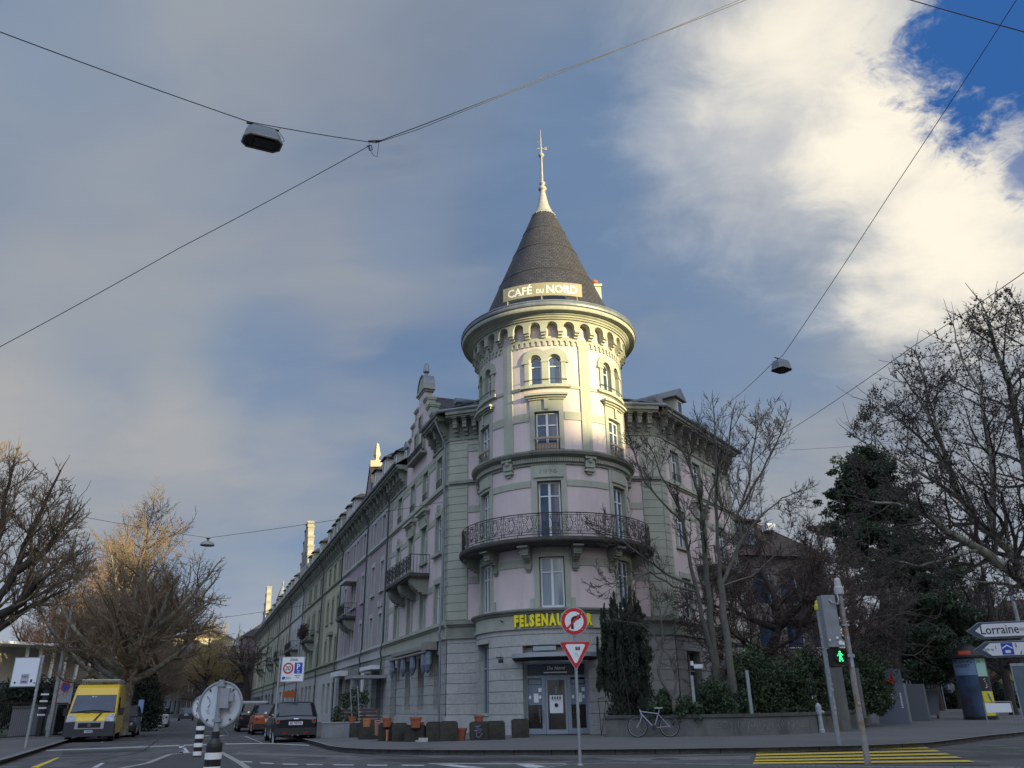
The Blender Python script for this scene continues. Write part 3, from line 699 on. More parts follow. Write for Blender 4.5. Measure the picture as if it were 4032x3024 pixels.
# --- café entrance
ed = -.10; b = MB(FT); eu0, eu1 = ang(-21), ang(21); z0, z1 = .14, 2.74
def vb(u0, u1, za, zb, d0=ed - .06, d1=ed + .02): b.box(u0, u1, za, zb, d0, d1)
cw = [eu0, eu0 + .09, ang(-9.6), ang(-7.2), ang(7.2), ang(9.6), eu1 - .09, eu1]
vb(cw[0], cw[1], z0, z1); vb(cw[2], cw[3], z0, 2.22); vb(cw[4], cw[5], z0, 2.22); vb(cw[6], cw[7], z0, z1)
vb(cw[1], cw[6], 2.66, z1); vb(cw[1], cw[6], 2.16, 2.24); vb(cw[1], cw[2], z0, z0 + .20); vb(cw[5], cw[6], z0, z0 + .20)
b.build('entrance_frame', mat('blue_grey_metal_frame', (.22, .25, .29), .45), CB)
b = MB(FT); b.box(cw[1], cw[6], 2.25, 2.65, ed - .05, ed); ep = b.build('entrance_sign', mat('dark_fascia', (.035, .042, .052), .4), CB)
b = MB(); b.text('Du Nord', ang(-5.6), 2.45, .13, lambda a, z: FT.map(a, z, ed + .012), width=ang(11.5), ital=.25, bold=.02); b.build('entrance_lettering', WHITE, ep)
b = MB(FT); b.box(ang(-8), ang(7.6), 2.33, 2.37, ed, ed + .012); b.build('sign_underline', WHITE, ep)
SHGL = mat('dim_shop_glass', (.022, .018, .016), .08, (.045, .035, .03), 2.5, ior=1.7)
FROST = mat('frosted_panel', (.16, .20, .24), .4)
for (ua, ub) in ((cw[1], cw[2]), (cw[5], cw[6])):
    b = MB(FT); b.box(ua, ub, .34, 2.16, ed - .045, ed - .03); sg = b.build('side_glass', SHGL, CB)
    b = MB(FT); b.box(ua, ub, 1.18, 1.90, ed - .028, ed - .02); b.box(ua + .03, ub - .03, 1.93, 2.08, ed - .028, ed - .022); b.build('frosted_band', FROST, sg)
    b = MB(FT); mid = (ua + ub) / 2
    for (x, z, ww, hh) in ((mid - .05, 1.27, .20, .32), (mid + .15, 1.65, .13, .14), (mid - .26, 1.40, .09, .12), (mid + .17, 1.40, .09, .12)): b.box(x, x + ww, z, z + hh, ed - .018, ed - .012)
    build_each(b, 'notice', WHITE, sg)
dr = MB(FT); dr.box(cw[3] + .01, cw[4] - .01, .14, .30, ed - .05, ed + .005); dr.box(cw[3] + .01, cw[4] - .01, 2.08, 2.15, ed - .05, ed + .005); dr.box(cw[3] + .01, cw[3] + .09, .30, 2.08, ed - .05, ed + .005); dr.box(cw[4] - .09, cw[4] - .01, .30, 2.08, ed - .05, ed + .005)
door = dr.build('door', mat('grey_door_frame', (.26, .29, .33), .4), CB)
b = MB(FT); b.box(cw[3] + .09, cw[4] - .09, .30, 2.08, ed - .04, ed - .025); b.build('door_glass', SHGL, door)
b = MB(); b.tube([FT.map(cw[2] - .09, .55, ed + .06), FT.map(cw[2] - .09, 1.00, ed + .06)], .015, 6); b.tube([FT.map(cw[3] - .09, .55, ed + .06), FT.map(cw[3] - .09, 1.00, ed + .06)], .012, 6); build_each(b, 'handle', CHROME, door)
b = MB(FT); b.box(ang(-4.6), ang(4.2), .88, 1.52, ed - .02, ed - .012); ps = b.build('poster', WHITE, door)
b = MB(FT)
for k in range(4): b.box(ang(-3.2 + 1.7 * k), ang(-2.2 + 1.7 * k), 1.38, 1.46, ed - .01, ed - .006); b.box(ang(-2.9 + 1.7 * k), ang(-2.5 + 1.7 * k), 1.46, 1.50, ed - .01, ed - .006)
b.box(ang(-3.4), ang(3.0), 1.34, 1.355, ed - .01, ed - .006); build_each(b, 'poster_bottle', BLACK, ps)
b = MB(); pc = FT.map(ang(-.2), 1.16, ed - .008); nv = (pc - Vector((TX, TY, 1.16))).normalized(); b.tube([pc - nv * .003, pc + nv * .003], .075, 20); b.build('poster_disc', BLACK, ps)
b = MB(FT)
for k in range(4): b.box(ang(-1.0), ang(.9), 1.60 + k * .055, 1.625 + k * .055, ed - .02, ed - .014)
b.box(ang(-.15), ang(.15), 1.58, 1.82, ed - .02, ed - .015); b.build('door_emblem', FROST, door)
b = MB(FT); b.box(ang(-21), ang(21), 2.745, 3.3, -.16, -.12); b.build('entrance_soffit', STONEP, CB)
b = MB(FT); b.box(ang(-13.5), ang(1), 3.16, 3.32, .14, .17); b.build('shutter_housing', GFRAME, CB)
# canopy: a shallow curved slab with ribbed soffit
b = MB(); n = 24; A = [];
us = [ang(-27) + (ang(54)) * i / n for i in range(n + 1)]
def cdep(i): t = (i / n - .5) * 2; return .16 + 1.0 * math.sqrt(max(0, 1 - t * t)) ** 1.0
for zt, zb, e in ((3.06, 2.88, 0),):
    top = [[FT.map(u, zt - .02 * k, .14 + (cdep(i) - .14) * k) for k in (0, 1)] for i, u in enumerate(us)]
    bot = [[FT.map(u, zb if k else zb - .10, .14 + (cdep(i) - .14) * k) for k in (0, 1)] for i, u in enumerate(us)]
    for i in range(n):
        b.add([top[i][0], top[i + 1][0], top[i + 1][1], top[i][1]], [(0, 1, 2, 3)]); b.add([top[i][1], top[i + 1][1], bot[i + 1][1], bot[i][1]], [(0, 1, 2, 3)])
        b.mi = 1; b.add([bot[i][0], bot[i + 1][0], bot[i + 1][1], bot[i][1]], [(0, 1, 2, 3)]); b.mi = 0
cn = b.build('canopy', [mat('pale_canopy_edge', (.30, .32, .34), .5), mat('dark_ribbed_soffit', (.022, .02, .02), .7)], CB)
b = MB()
for i in range(0, n): u = (us[i] + us[i + 1]) / 2; dd = (cdep(i) + cdep(i + 1)) / 2; b.tube([FT.map(u, 2.785, .15), FT.map(u, 2.885, dd - .03)], .018, 3)
build_each(b, 'canopy_rib', mat('dark_ribbed_soffit', ()), cn)
b = MB(FT); b.box(ang(26.2), ang(28.6), 2.02, 2.20, .15, .19); b.build('letter_box', mat('green_box', (.10, .15, .03), .5), CB)
b = MB(); q = FT.map(ang(-36), 2.96, .15); q2 = FT.map(ang(-36), 2.96, .55); b.tube([q, q2], .02, 5); q3 = FT.map(ang(-33), 2.96, .5); b.tube([q2, q3, q3 - Vector((0, 0, .08))], .015, 4); b.box(q3.x - .10, q3.x + .10, q3.y - .08, q3.y + .08, q3.z - .22, q3.z - .08); b.build('spotlight', BLACK, CB)
b = MB(); q = FT.map(ang(-36), 4.34, .18); b.tube([q, q + Vector((-.05, -.22, .02))], .03, 6); b.build('security_camera', BLACK, CB)

def patch(name, px, M, z=.0025):
    b = MB(); b.face([b.p(*G(x, y)[:2], z) for x, y in px]); b.build(name, M, kind='structure')
PT = mat('asphalt_repair', (.036, .036, .038), .9, (.028, .028, .03), 4, bump=.4, bscale=60); PL_ = mat('worn_light_asphalt', (.15, .143, .138), .9, (.11, .106, .102), 3, bump=.4, bscale=60)
patch('asphalt_patch', ((1480, 2990), (2080, 2984), (2240, 2994), (1620, 3001)), PT); patch('asphalt_patch', ((2330, 2984), (2960, 2976), (2950, 2990), (2500, 2998)), PL_); patch('asphalt_patch', ((940, 2962), (1420, 2978), (1380, 2984), (900, 2970)), PL_)
patch('asphalt_patch', ((250, 2962), (560, 2950), (590, 2957), (240, 2972)), PT); patch('asphalt_patch', ((3060, 3016), (3900, 3010), (3900, 3024), (3060, 3024)), PT, .001)
seam = MB()
for P in (((1330, 2962), (1800, 2992), (2250, 2990), (2900, 2975)), ((300, 3010), (560, 2960), (640, 2900), (690, 2860)), ((860, 2925), (900, 2890), (860, 2850)), ((1100, 3020), (1500, 2998), (1900, 3000))):
    for (x0, y0), (x1, y1) in zip(P, P[1:]): A, B = G(x0, y0), G(x1, y1); t_ = (B - A).normalized(); n_ = Vector((-t_.y, t_.x, 0)) * .03; seam.face([seam.p(*(A + n_)[:2], .0045), seam.p(*(B + n_)[:2], .0045), seam.p(*(B - n_)[:2], .0045), seam.p(*(A - n_)[:2], .0045)])
seam.build('tar_seam', BLACK, kind='structure')

for i, (x, y) in enumerate(((1240, 2986), (700, 2906), (2620, 2990), (1660, 2950))):
    c_ = G(x, y, .122 if i == 3 else 0); b = MB(); b.lathe([(0, .006), (.30, .006), (.34, .002)], (c_.x, c_.y, c_.z), 24); b.build('manhole_cover', mat('cast_iron_cover', (.03, .03, .032), .6, (.05, .05, .05), 20), kind='structure')
# --- straight wings of the corner building
GDARK = mat('dark_room_glass', (.012, .016, .024), .05, (.03, .038, .05), .9, ior=1.55)
def quoin(b, u0, u1, z0, z1, d=.05, step=.38, alt=.0):
    z = z0; k = 0
    while z < z1 - .05:
        zz = min(z + step - .03, z1); a = alt if k % 2 else 0
        b.box(u0, u1 + a, z, zz, -.02, d); z += step; k += 1
    b.box(u0 + .01, u1 - .01, z0, z1, -.02, d - .025)
def eaves(b, u0, u1, zt=14.95, over=.72):
    b.box(u0, u1, 13.30, 13.42, -.02, .10); b.box(u0, u1, 14.28, 14.36, -.02, .20)
    b.box(u0, u1, 13.42, 14.28, -.02, .035); b.box(u0, u1, 14.36, 14.46, -.02, over - .08); b.box(u0, u1, 14.46, 14.62, -.02, over); 
def brackets(par, F, u0, u1, step=1.05, M=SANDD):
    b = MB(F); n = max(1, round((u1 - u0) / step)); L = (u1 - u0) / n
    for i in range(n + 1):
        u = u0 + i * L
        if i in (0, n): u += .2 if i == 0 else -.2
        scroll_bracket(b, u, .24, 14.36, .85, .58, 0.0, 5)
        if i < n:
            for k in range(3): uu = u0 + (i + .28 + .22 * k) * L; b.box(uu - .09, uu + .09, 13.60 + .05 * (k % 2), 13.95, 0, .06)
    b.build('eaves_brackets', M, par)
FLOORS = ((4.80, 6.65), (8.10, 9.95), (11.36, 12.96))
def wing(par, F, L, wins, gf, wallM, trimM, stoneM, floors=FLOORS, band=True, quo=(), glass=GLASS, gfm=GFRAME, z_str=4.66, fm=WFRAME, facet=False, simple=False, gro=True, esegs=None):
    """wins: list of (u centre, width) for the three upper floors; gf: list of (u0, u1, z0, z1)"""
    ops = [(u - w_ / 2, u + w_ / 2, a, b_) for u, w_ in wins for a, b_ in floors]
    w = MB(F); w.wall(0, L, 4.0, 14.36, ops, skip_rev=True); w.build('wall', wallM, par)
    s = MB(F)
    for o in ops: s.reveal(*o, 0, -.28)
    for i, (a, b_) in enumerate(floors):
        for u, w_ in wins:
            surround(s, u - w_ / 2, u + w_ / 2, a, b_, .18, .30 if i else .26, .045, i > 0)
        if band:
            e = [0] + [x for u, w_ in sorted(wins) for x in (u - w_ / 2 - .18, u + w_ / 2 + .18)] + [L]
            for k in range(0, len(e), 2):
                if e[k + 1] - e[k] > .05: s.box(e[k], e[k + 1], b_ - .28, b_ + .02, -.02, .032)
    for q in quo: quoin(s, q[0], q[1], 4.80, 13.30, .055, .38)
    s.box(0, L, 13.0 + .02, 13.30, -.02, .03)
    s.build('stone_trim', trimM, par)
    s = MB(F); s.wall(0, L, 0, 4.04, gf, d=.06, rev=.34, gro=rusticate(.3, 4.0) if gro else ()); s.build('stone_base', stoneM, par)
    s = MB(F); s.box(0, L, .0, .76, .06, .13) if not gf or facet else None
    if gf and not facet:
        e = [0] + [x for o in sorted(gf) if o[2] < .5 for x in (o[0], o[1])] + [L]
        for k in range(0, len(e), 2): s.box(e[k], e[k + 1], .0, .76, .06, .13)
    s.build('plinth', STONEP, par)
    s = MB(F); s.box(0, L, 4.0, 4.50, -.02, .10); s.box(0, L, 3.98, 4.06, -.02, .16); s.box(0, L, 4.50, 4.58, -.02, .18); s.box(0, L, 4.58, 4.70, -.02, .27); s.box(0, L, 4.70, 4.76, -.02, .20)
    s.build('string_course', trimM if not facet else SANDD, par); s = MB(F)
    s.box(0, L, 11.02, 11.10, -.02, .08); s.box(0, L, 11.10, 11.24, -.02, .16)
    s.build('string_course', trimM if not facet else SANDD, par)
    for e0, e1 in esegs or ((0, L),): s = MB(F); eaves(s, e0, e1); s.build('cornice', SANDD, par)
    for u, w_ in wins:
        for i, (a, b_) in enumerate(floors):
            if simple: window(F, par, u, a + .02, b_ - .02, w_ - .04, -.15, style=1, fm=fm, gm=random.choice((glass, glass, CURT, GDARK)))
            else: window(F, par, u, a + .02, b_ - .02, w_ - .04, -.15, fm=fm, gm=random.choice((glass, glass, CURT, GDARK)))
    for o in gf: window(F, par, (o[0] + o[1]) / 2, o[2] + .02, o[3] - .02, o[1] - o[0] - .04, -.22, fm=gfm, gm=GDARK, trans=.66, style=1 if simple else 2, name='window' if o[2] > .5 else 'shop_window')
def gutter_line(par, pts, r=.085, name='gutter', M=ZINC): b = MB(); b.tube(pts, r, 6); return b.build(name, M, par)
def drainpipe(par, F, u, z1=14.3, M=ZINC, over=.75, r=.055):
    b = MB(); b.tube([F.map(u, .3, .28), F.map(u, 3.9, .28), F.map(u, 4.2, .34), F.map(u, 4.9, .22), F.map(u, 13.2, .2), F.map(u, z1 + .1, over)], r, 6); b.build('drainpipe', M, par)
# left wing
L1 = 13.15
LW = [(1.78, 1.0), (4.58, 1.0), (7.42, 1.0), (10.6, 1.0)]
wing(CB, FL, L1, LW, [(.9, 2.0, 1.05, 3.4), (3.8, 5.0, 1.05, 3.4), (6.55, 7.75, 1.05, 3.4), (9.7, 11.2, .14, 3.2)], PINK, SAND, STONE, quo=((0, .62), (L1 - .45, L1)), esegs=((0, 3.0), (9.0, L1)))
wing(CB, FFL, 3.2, [], [], PINK, SAND, STONE, quo=((0, .95),), facet=True)
s = MB(FFL)
for a, b_ in FLOORS: s.box(.95, 3.2, b_ - .28, b_ + .02, -.02, .034)
s.build('stone_trim', SAND, CB)
brackets(CB, FL, .2, 2.8); brackets(CB, FL, 9.2, L1 - .1); brackets(CB, FFL, .2, 1.6, .7)
drainpipe(CB, FL, .22); drainpipe(CB, FL, L1 - .05, M=mat('dark_pipe', (.05, .05, .055), .6))
# pediments over the balcony doors, sill of the third axis
s = MB(FL)
for u in (4.58, 7.42):
    s.box(u - .70, u + .70, 9.95, 10.66, .04, .12); s.box(u - 1.0, u + 1.0, 10.66, 10.78, .0, .34); s.box(u - .9, u + .9, 10.56, 10.66, .0, .22)
    for sx in (-1, 1): scroll_bracket(s, u + sx * .72, .22, 10.56, .62, .24)
    s.build('pediment', SAND, CB); s = MB(FL)
for u in (1.78, 10.6):
    s.box(u - .14, u - .05, 10.22, 10.48, 0, .12); s.box(u + .05, u + .14, 10.22, 10.48, 0, .12); s.box(u - .82, u + .82, 7.96, 8.08, 0, .2); s.build('window_dressing', SAND, CB); s = MB(FL)
for u in (1.78, 4.58, 7.42, 10.6):
    b = MB(FL)
    for k in range(8): b.box(u - .5 + k * .143 - .008, u - .5 + k * .143 + .008, 11.38, 11.78, .05, .066)
    b.box(u - .5, u + .5, 11.76, 11.79, .045, .07); b.box(u - .5, u + .5, 11.45, 11.47, .045, .07); b.build('window_guard', IRON, CB)
def side_balcony(par, F, u0, u1, z=7.42, dep=1.05, M=None, corb=3, rail=True, zt=.92):
    M = M or mat('dark_balcony_stone', ())
    b = MB(F); b.box(u0, u1, z - .16, z, 0, dep); b.box(u0 + .05, u1 - .05, z - .24, z - .16, 0, dep - .08); o = b.build('balcony', M, par)
    n = corb
    for i in range(n):
        uc = u0 + .5 + (u1 - u0 - 1.0) * i / (n - 1); b = MB(F)
        P = 8
        for k in range(P):
            t0, t1 = k / P, (k + 1) / P; f = lambda t: dep * .86 * math.sqrt(max(0, 1 - t * t))
            b.box(uc - .30, uc + .30, z - .24 - .78 * t1, z - .24 - .78 * t0, 0, max(.05, f((t0 + t1) / 2)))
        b.build('bracket', SANDD, o)
    if rail:
        b = MB(); ironwork(b, F, u0 + .05, u1 - .05, z + .08, z + zt, dep - .06, .8)
        for u in (u0 + .05, u1 - .05):
            for k in range(7): b.tube([F.map(u, z, .02 + k * (dep - .08) / 6), F.map(u, z + zt, .02 + k * (dep - .08) / 6)], .012, 3)
            b.tube([F.map(u, z + zt, .0), F.map(u, z + zt, dep - .06)], .02, 4)
        b.build('railing', IRON, o)
    return o
side_balcony(CB, FL, 3.4, 9.3)
# folded awning over the shop windows with its hanging arms
b = MB(FL); b.box(1.5, 9.6, 3.72, 3.90, .10, .45); b.box(1.6, 9.5, 3.52, 3.60, .35, .60); b.box(1.3, 2.3, 3.62, 3.98, .12, .62); aw = b.build('awning', [mat('pale_awning_case', (.24, .22, .20), .7)], CB)
b = MB()
for u in (1.5, 2.2, 4.4, 6.4, 9.0):
    for e in (0, .16, .32):
        b.tube([FL.map(u + e, 3.55, .45), FL.map(u + e + .05, 3.0, .42), FL.map(u + e + .12, 2.78 - e * .5, .40)], [.10, .14, .06], 6)
build_each(b, 'hanging_cloth', mat('grey_blue_cloth', (.22, .26, .32), .9, (.12, .14, .18), 6), aw)
# ---- gable on the left wing
GU = 6.0
def stepped_gable(par, F, uc, hw, z0, steps, wallM, trimM, th=.45, neck=.62, neck_top=18.1, d1=.04):
    """steps: list of (half width, z top)"""
    b = MB(F); zb = z0
    for hw_, zt in steps: b.box(uc - hw_, uc + hw_, zb, zt, -th, d1 - .001 * zt); zb = zt
    g = b.build('gable', wallM, par)
    t = MB(F)
    for (hw_, zt), (hn, _) in zip(steps, steps[1:] + [(neck, 0)]):
        for sx in (-1, 1):
            a0, a1 = sorted((uc + sx * (hn - .05), uc + sx * (hw_ + .08)))
            t.box(a0, a1, zt, zt + .10, -th - .08, d1 + .10); t.box(a0 + .04, a1 - .04, zt + .10, zt + .16, -th - .03, d1 + .05); t.box(a0 + .02, a1 - .02, zt - .09, zt, -th - .05, d1 + .06)
            a0, a1 = sorted((uc + sx * (hw_ - .30), uc + sx * (hw_ + .012))); t.box(a0, a1, zt - .50, zt - .12, -th - .02, d1 + .02)
    build_each(t, 'gable_coping', trimM, g)
    return g
g1 = stepped_gable(CB, FL, GU, 3.0, 13.3, [(3.0, 15.0), (2.7, 15.95), (2.15, 16.65), (1.40, 17.35)], PINK, SAND, th=.42, neck=.66)
b = MB(FL); b.box(GU - .66, GU + .66, 17.35, 18.12, -.42, .03); b.build('gable_neck', PINK, g1)
b = MB(FL); b.box(GU - .90, GU + .90, 18.12, 18.25, -.55, .16); b.box(GU - .78, GU + .78, 18.01, 18.12, -.5, .09)
P = arc_pts(GU, .78, 18.25, 14); b.cols([p[0] for p in P], [18.25] * len(P), [18.25 + (p[1] - 18.25) * 1.15 for p in P], -.5, .06); b.build('gable_cap', SAND, g1)
b = MB(FL); P = arc_pts(GU, .83, 18.25, 14); b.cols([p[0] for p in P], [18.25 + (p[1] - 18.25) * 1.09 for p in P], [18.29 + (p[1] - 18.25) * 1.15 for p in P], -.54, .12); b.build('cap_flashing', ZINC, g1)
b = MB(); fp = FL.map(GU, 0, -.2); b.lathe([(.26, 19.10), (.24, 19.22), (.10, 19.32), (.08, 19.40), (.17, 19.46), (.20, 19.50), (.13, 19.95), (.06, 20.06), (0, 20.08)], (fp.x, fp.y, 0), 8); b.build('gable_finial', ZINC, g1)
s = MB(FL)
for sx in (-.8, .8): s.box(GU + sx - .45, GU + sx + .45, 14.30, 16.0, .03, .075)
s.box(GU - .40, GU + .40, 15.95, 16.75, .03, .072)
s.build('gable_window_surround', SAND, g1)
for sx in (-.8, .8): window(FL, g1, GU + sx, 14.45, 15.82, .62, .11, style=1, fm=SANDD, gm=GDARK)
window(FL, g1, GU, 16.05, 16.65, .52, .11, style=1, fm=SANDD, gm=GDARK)
b = MB(FL); b.box(GU - 1.6, GU + 1.6, 14.05, 14.18, .03, .42); gb_ = b.build('gable_balcony', SANDD, g1)
b = MB(); ironwork(b, FL, GU - 1.55, GU + 1.55, 14.22, 14.60, .38, .5, .012); b.build('railing', IRON, gb_)
# right wing
L2 = 9.4
wing(CB, FR, L2, [(1.85, 1.0), (4.55, 1.05), (7.25, 1.0)], [(1.05, 2.55, .9, 3.35), (3.9, 5.5, .9, 3.35), (6.6, 8.0, .9, 3.35)], PINK, SAND, STONE, quo=((0, .62), (L2 - .55, L2)))
wing(CB, FFR, 3.0, [], [], PINK, SAND, STONE, quo=((0, .95),), facet=True)
s = MB(FFR)
for a, b_ in FLOORS: s.box(.95, 3.0, b_ - .28, b_ + .02, -.02, .034)
s.build('stone_trim', SAND, CB)
brackets(CB, FR, .2, L2 - .2); brackets(CB, FFR, .2, 1.6, .7)
s = MB(FR); u = 4.55; s.box(u - 1.0, u + 1.0, 10.66, 10.78, .0, .34); s.box(u - .9, u + .9, 10.5, 10.66, .0, .22); 
for sx in (-1, 1): scroll_bracket(s, u + sx * .72, .22, 10.5, .62, .24)
s.build('pediment', SAND, CB)
side_balcony(CB, FR, 3.4, 8.4)
for u in (1.85, 4.55, 7.25):
    b = MB(FR)
    for k in range(8): b.box(u - .5 + k * .143 - .008, u - .5 + k * .143 + .008, 11.38, 11.78, .05, .066)
    b.box(u - .5, u + .5, 11.76, 11.79, .045, .07); b.build('window_guard', IRON, CB)
b = MB(FR); b.box(3.6, 6.0, 2.62, 2.78, .06, 1.4); b.build('door_canopy', mat('pale_canopy_edge', ()), CB)
# end and back walls
eL, eR = FL.map(L1, 0, -12.0), FR.map(L2, 0, -10.0)
def vquad(b, P, Q, z0, z1): Lh = (Q - P).length; b.quadL([Vector((P.x, P.y, z0)), Vector((Q.x, Q.y, z0)), Vector((Q.x, Q.y, z1)), Vector((P.x, P.y, z1))], [(0, z0, 0), (Lh, z0, 0), (Lh, z1, 0), (0, z1, 0)])
b = MB(); vquad(b, FR.map(L2, 0, -.02), eR, 0, 14.4); vquad(b, FL.map(L1, 0, -.02), eL, 0, 14.4); vquad(b, eR, eL, 0, 14.4); b.build('end_wall', PINK, CB)
# roof: eaves polygon sloped up to a ridge line
def slope(b, e0, e1, r0, r1, z0, z1):
    A, B, C_, D_ = [Vector((p.x, p.y, z)) for p, z in ((e0, z0), (e1, z0), (r1, z1), (r0, z1))]
    t = (B - A).normalized(); h = ((D_ - A) - t * (D_ - A).dot(t)).length
    lc = [(0, 0, 0), ((B - A).length, 0, 0), ((C_ - A).dot(t), h, 0), ((D_ - A).dot(t), h, 0)]
    b.quadL([A, B, C_, D_], lc)
def roof_over(par, F, u0, u1, M, z0=14.66, over=.74, dep=4.4, z1=18.0, back=True, name='roof', hip0=0.0, hip1=0.0):
    b = MB(); slope(b, F.map(u0, 0, over), F.map(u1, 0, over), F.map(u0 + hip0, 0, -dep), F.map(u1 - hip1, 0, -dep), z0, z1)
    if back: slope(b, F.map(u0, 0, -2 * dep - 2), F.map(u1, 0, -2 * dep - 2), F.map(u0 + hip0, 0, -dep), F.map(u1 - hip1, 0, -dep), z0, z1)
    return b.build(name, M, par)
cL, cR = FL.map(0, 0, 0), FR.map(0, 0, 0)
oL, oR = FL.map(-.3, 0, .74), FR.map(-.25, 0, .74)
qL, qR = FFL.map(3.2, 0, .74), FFR.map(3.0, 0, .74)
rL, rR = FL.map(4.6, 0, -4.4), FR.map(4.2, 0, -4.4); rM = Vector((TX + .6, TY + 5.2, 0))
b = MB(); slope(b, oL, FL.map(3.0, 0, .74), FL.map(4.2, 0, -4.6), FL.map(4.8, 0, -4.6), 14.66, 18.0); slope(b, FL.map(9.0, 0, .74), FL.map(L1, 0, .74), FL.map(7.2, 0, -4.6), FL.map(L1, 0, -4.6), 14.66, 18.0)
for q0, q1 in ((2.0, 6.0), (10.0, 6.0)): b.quadL([FL.map(q0, 14.9, -.43), FL.map(q1, 18.0, -.43), FL.map(q1, 18.0, -7.5), FL.map(q0, 14.9, -7.5)], [(0, 0, 0), (0, 5, 0), (7, 5, 0), (7, 0, 0)])
slope(b, qL, oL, rM, FL.map(4.2, 0, -4.6), 14.66, 18.0)
slope(b, FL.map(L1, 0, -11), FL.map(5.5, 0, -11), FL.map(L1, 0, -4.6), FL.map(4.2, 0, -4.6), 14.66, 18.0); b.build('roof', SLATE, CB)
b = MB(); slope(b, FR.map(L2 + .5, 0, .74), oR, FR.map(L2 - 3.0, 0, -4.4), FR.map(3.0, 0, -4.4), 14.66, 17.3); slope(b, oR, qR, FR.map(3.0, 0, -4.4), rM, 14.66, 17.3)
slope(b, FR.map(L2 + .5, 0, -9.5), FR.map(L2 + .5, 0, .74), FR.map(L2 - 3, 0, -4.4), FR.map(L2 - 3, 0, -4.4), 14.66, 17.3); b.build('roof', TILE, CB)
gutter_line(CB, [Vector((*FL.map(L1, 0, .8)[:2], 14.70)), Vector((*FL.map(9.0, 0, .8)[:2], 14.70))]); gutter_line(CB, [Vector((*FL.map(3.0, 0, .8)[:2], 14.70)), Vector((*oL[:2], 14.70)), Vector((*qL[:2], 14.70))])
gutter_line(CB, [Vector((*FR.map(L2 + .5, 0, .8)[:2], 14.70)), Vector((*oR[:2], 14.70)), Vector((*qR[:2], 14.70))])
b = MB(); 
for e, f_ in ((oL, FL.map(4.2, 0, -4.6)), (oR, FR.map(3.0, 0, -4.4))): b.tube([Vector((e.x, e.y, 14.75)), Vector((f_.x, f_.y, 18.05 if e is oL else 17.35))], .07, 5)
b.build('hip_ridge', ZINC, CB)
# chimney behind the cone
p = D(2345, 1200, 41.0); b = MB(); b.box(p.x - .32, p.x + .32, p.y - .5, p.y + .5, 15.5, 23.75); b.box(p.x - .38, p.x + .38, p.y - .56, p.y + .56, 23.60, 23.75)
ch = b.build('chimney', mat('cream_render', (.52, .47, .36), .9), CB); b = MB(); b.lathe([(.20, 23.75), (.20, 24.0), (.24, 24.05), (.22, 24.2), (.19, 24.22)], (p.x, p.y, 0), 12); b.build('chimney_pot', TERRA, ch)
def dormer(par, F, u, z0=15.05, w=1.1, h=1.5, d=.15, deep=2.6, M=SAND, RM=SLATE, kind='hip', g=GLASS):
    b = MB(F); b.box(u - w / 2, u + w / 2, z0 - .3, z0 + h, d - deep, d); o = b.build('dormer', M, par)
    b = MB(F); e = .22
    if kind == 'hip':
        P = [F.map(u - w / 2 - e, z0 + h, d + e), F.map(u + w / 2 + e, z0 + h, d + e), F.map(u + w / 2 + e, z0 + h, d - deep), F.map(u - w / 2 - e, z0 + h, d - deep)]
        T_ = [F.map(u, z0 + h + .55, d - .5), F.map(u, z0 + h + .55, d - deep)]
        b.add(P + T_, [(0, 1, 4), (1, 2, 5, 4), (3, 0, 4, 5), (0, 1, 2, 3)])
    elif kind == 'round':
        q = arc_pts(u, w / 2 + .1, z0 + h, 10); b.cols([x[0] for x in q], [z0 + h - .02] * len(q), [x[1] for x in q], d - deep, d + .1)
    else:
        b.cols([u - w / 2 - e, u, u + w / 2 + e], [z0 + h - .02] * 3, [z0 + h, z0 + h + .6, z0 + h], d - deep, d + e)
    b.build('dormer_roof', RM, o)
    window(F, o, u, z0 + .12, z0 + h - .12, w - .32, d + .06, style=1, fm=WFRAME, gm=g)
    return o
dormer(CB, FR, 3.5, 15.0, .95, 1.35, -.15, 1.8, SAND, ZINC, 'gable'); dormer(CB, FR, 1.35, 15.0, .7, .55, -.35, 2, SANDD, ZINC, 'round'); dormer(CB, FR, 7.6, 15.0, .7, .7, -.35, 2, SANDD, ZINC, 'round')
dormer(CB, FL, 2.0, 15.4, .42, .75, -.9, 1.0, ZINC, ZINC, 'round'); dormer(CB, FL, 10.0, 15.1, .7, .85, -.1, 2.4, ZINC, ZINC, 'round'); dormer(CB, FL, 12.0, 15.0, 1.0, 1.2, .1, 2.4, SAND, SLATE, 'hip')

# ================================================================ the row of houses down the left street
C_ROSE = mat('dusty_rose_plaster', (.34, .28, .29), .92, (.30, .25, .265), .6, streak=(.24, .21, .22))
C_MAUVE = mat('mauve_plaster', (.31, .245, .285), .92, (.27, .215, .25), .6, streak=(.2, .165, .19))
C_CREAM = mat('cream_plaster', (.42, .395, .29), .92, (.37, .35, .26), .6, streak=(.29, .27, .19))
C_OLIVE = mat('grey_olive_plaster', (.36, .35, .27), .92, (.31, .30, .235), .6, streak=(.22, .22, .17))
C_WHITE = mat('off_white_plaster', (.44, .44, .44), .92, (.39, .39, .39), .6, streak=(.3, .3, .3))
C_TAN = mat('tan_plaster', (.38, .35, .28), .92, (.34, .315, .25), .6, streak=(.25, .235, .19))
T_LIGHT = mat('light_stone_trim', (.42, .425, .40), .9, (.36, .365, .34), 1.5)
T_OL = mat('olive_stone_trim', (.27, .28, .20), .9, (.22, .23, .17), 1.5)
B_GREY = mat('grey_shop_stone', (.26, .265, .25), .9, (.20, .205, .195), 1.5, brick=(1.1, .42, .012, (.4, .4, .4), .06))
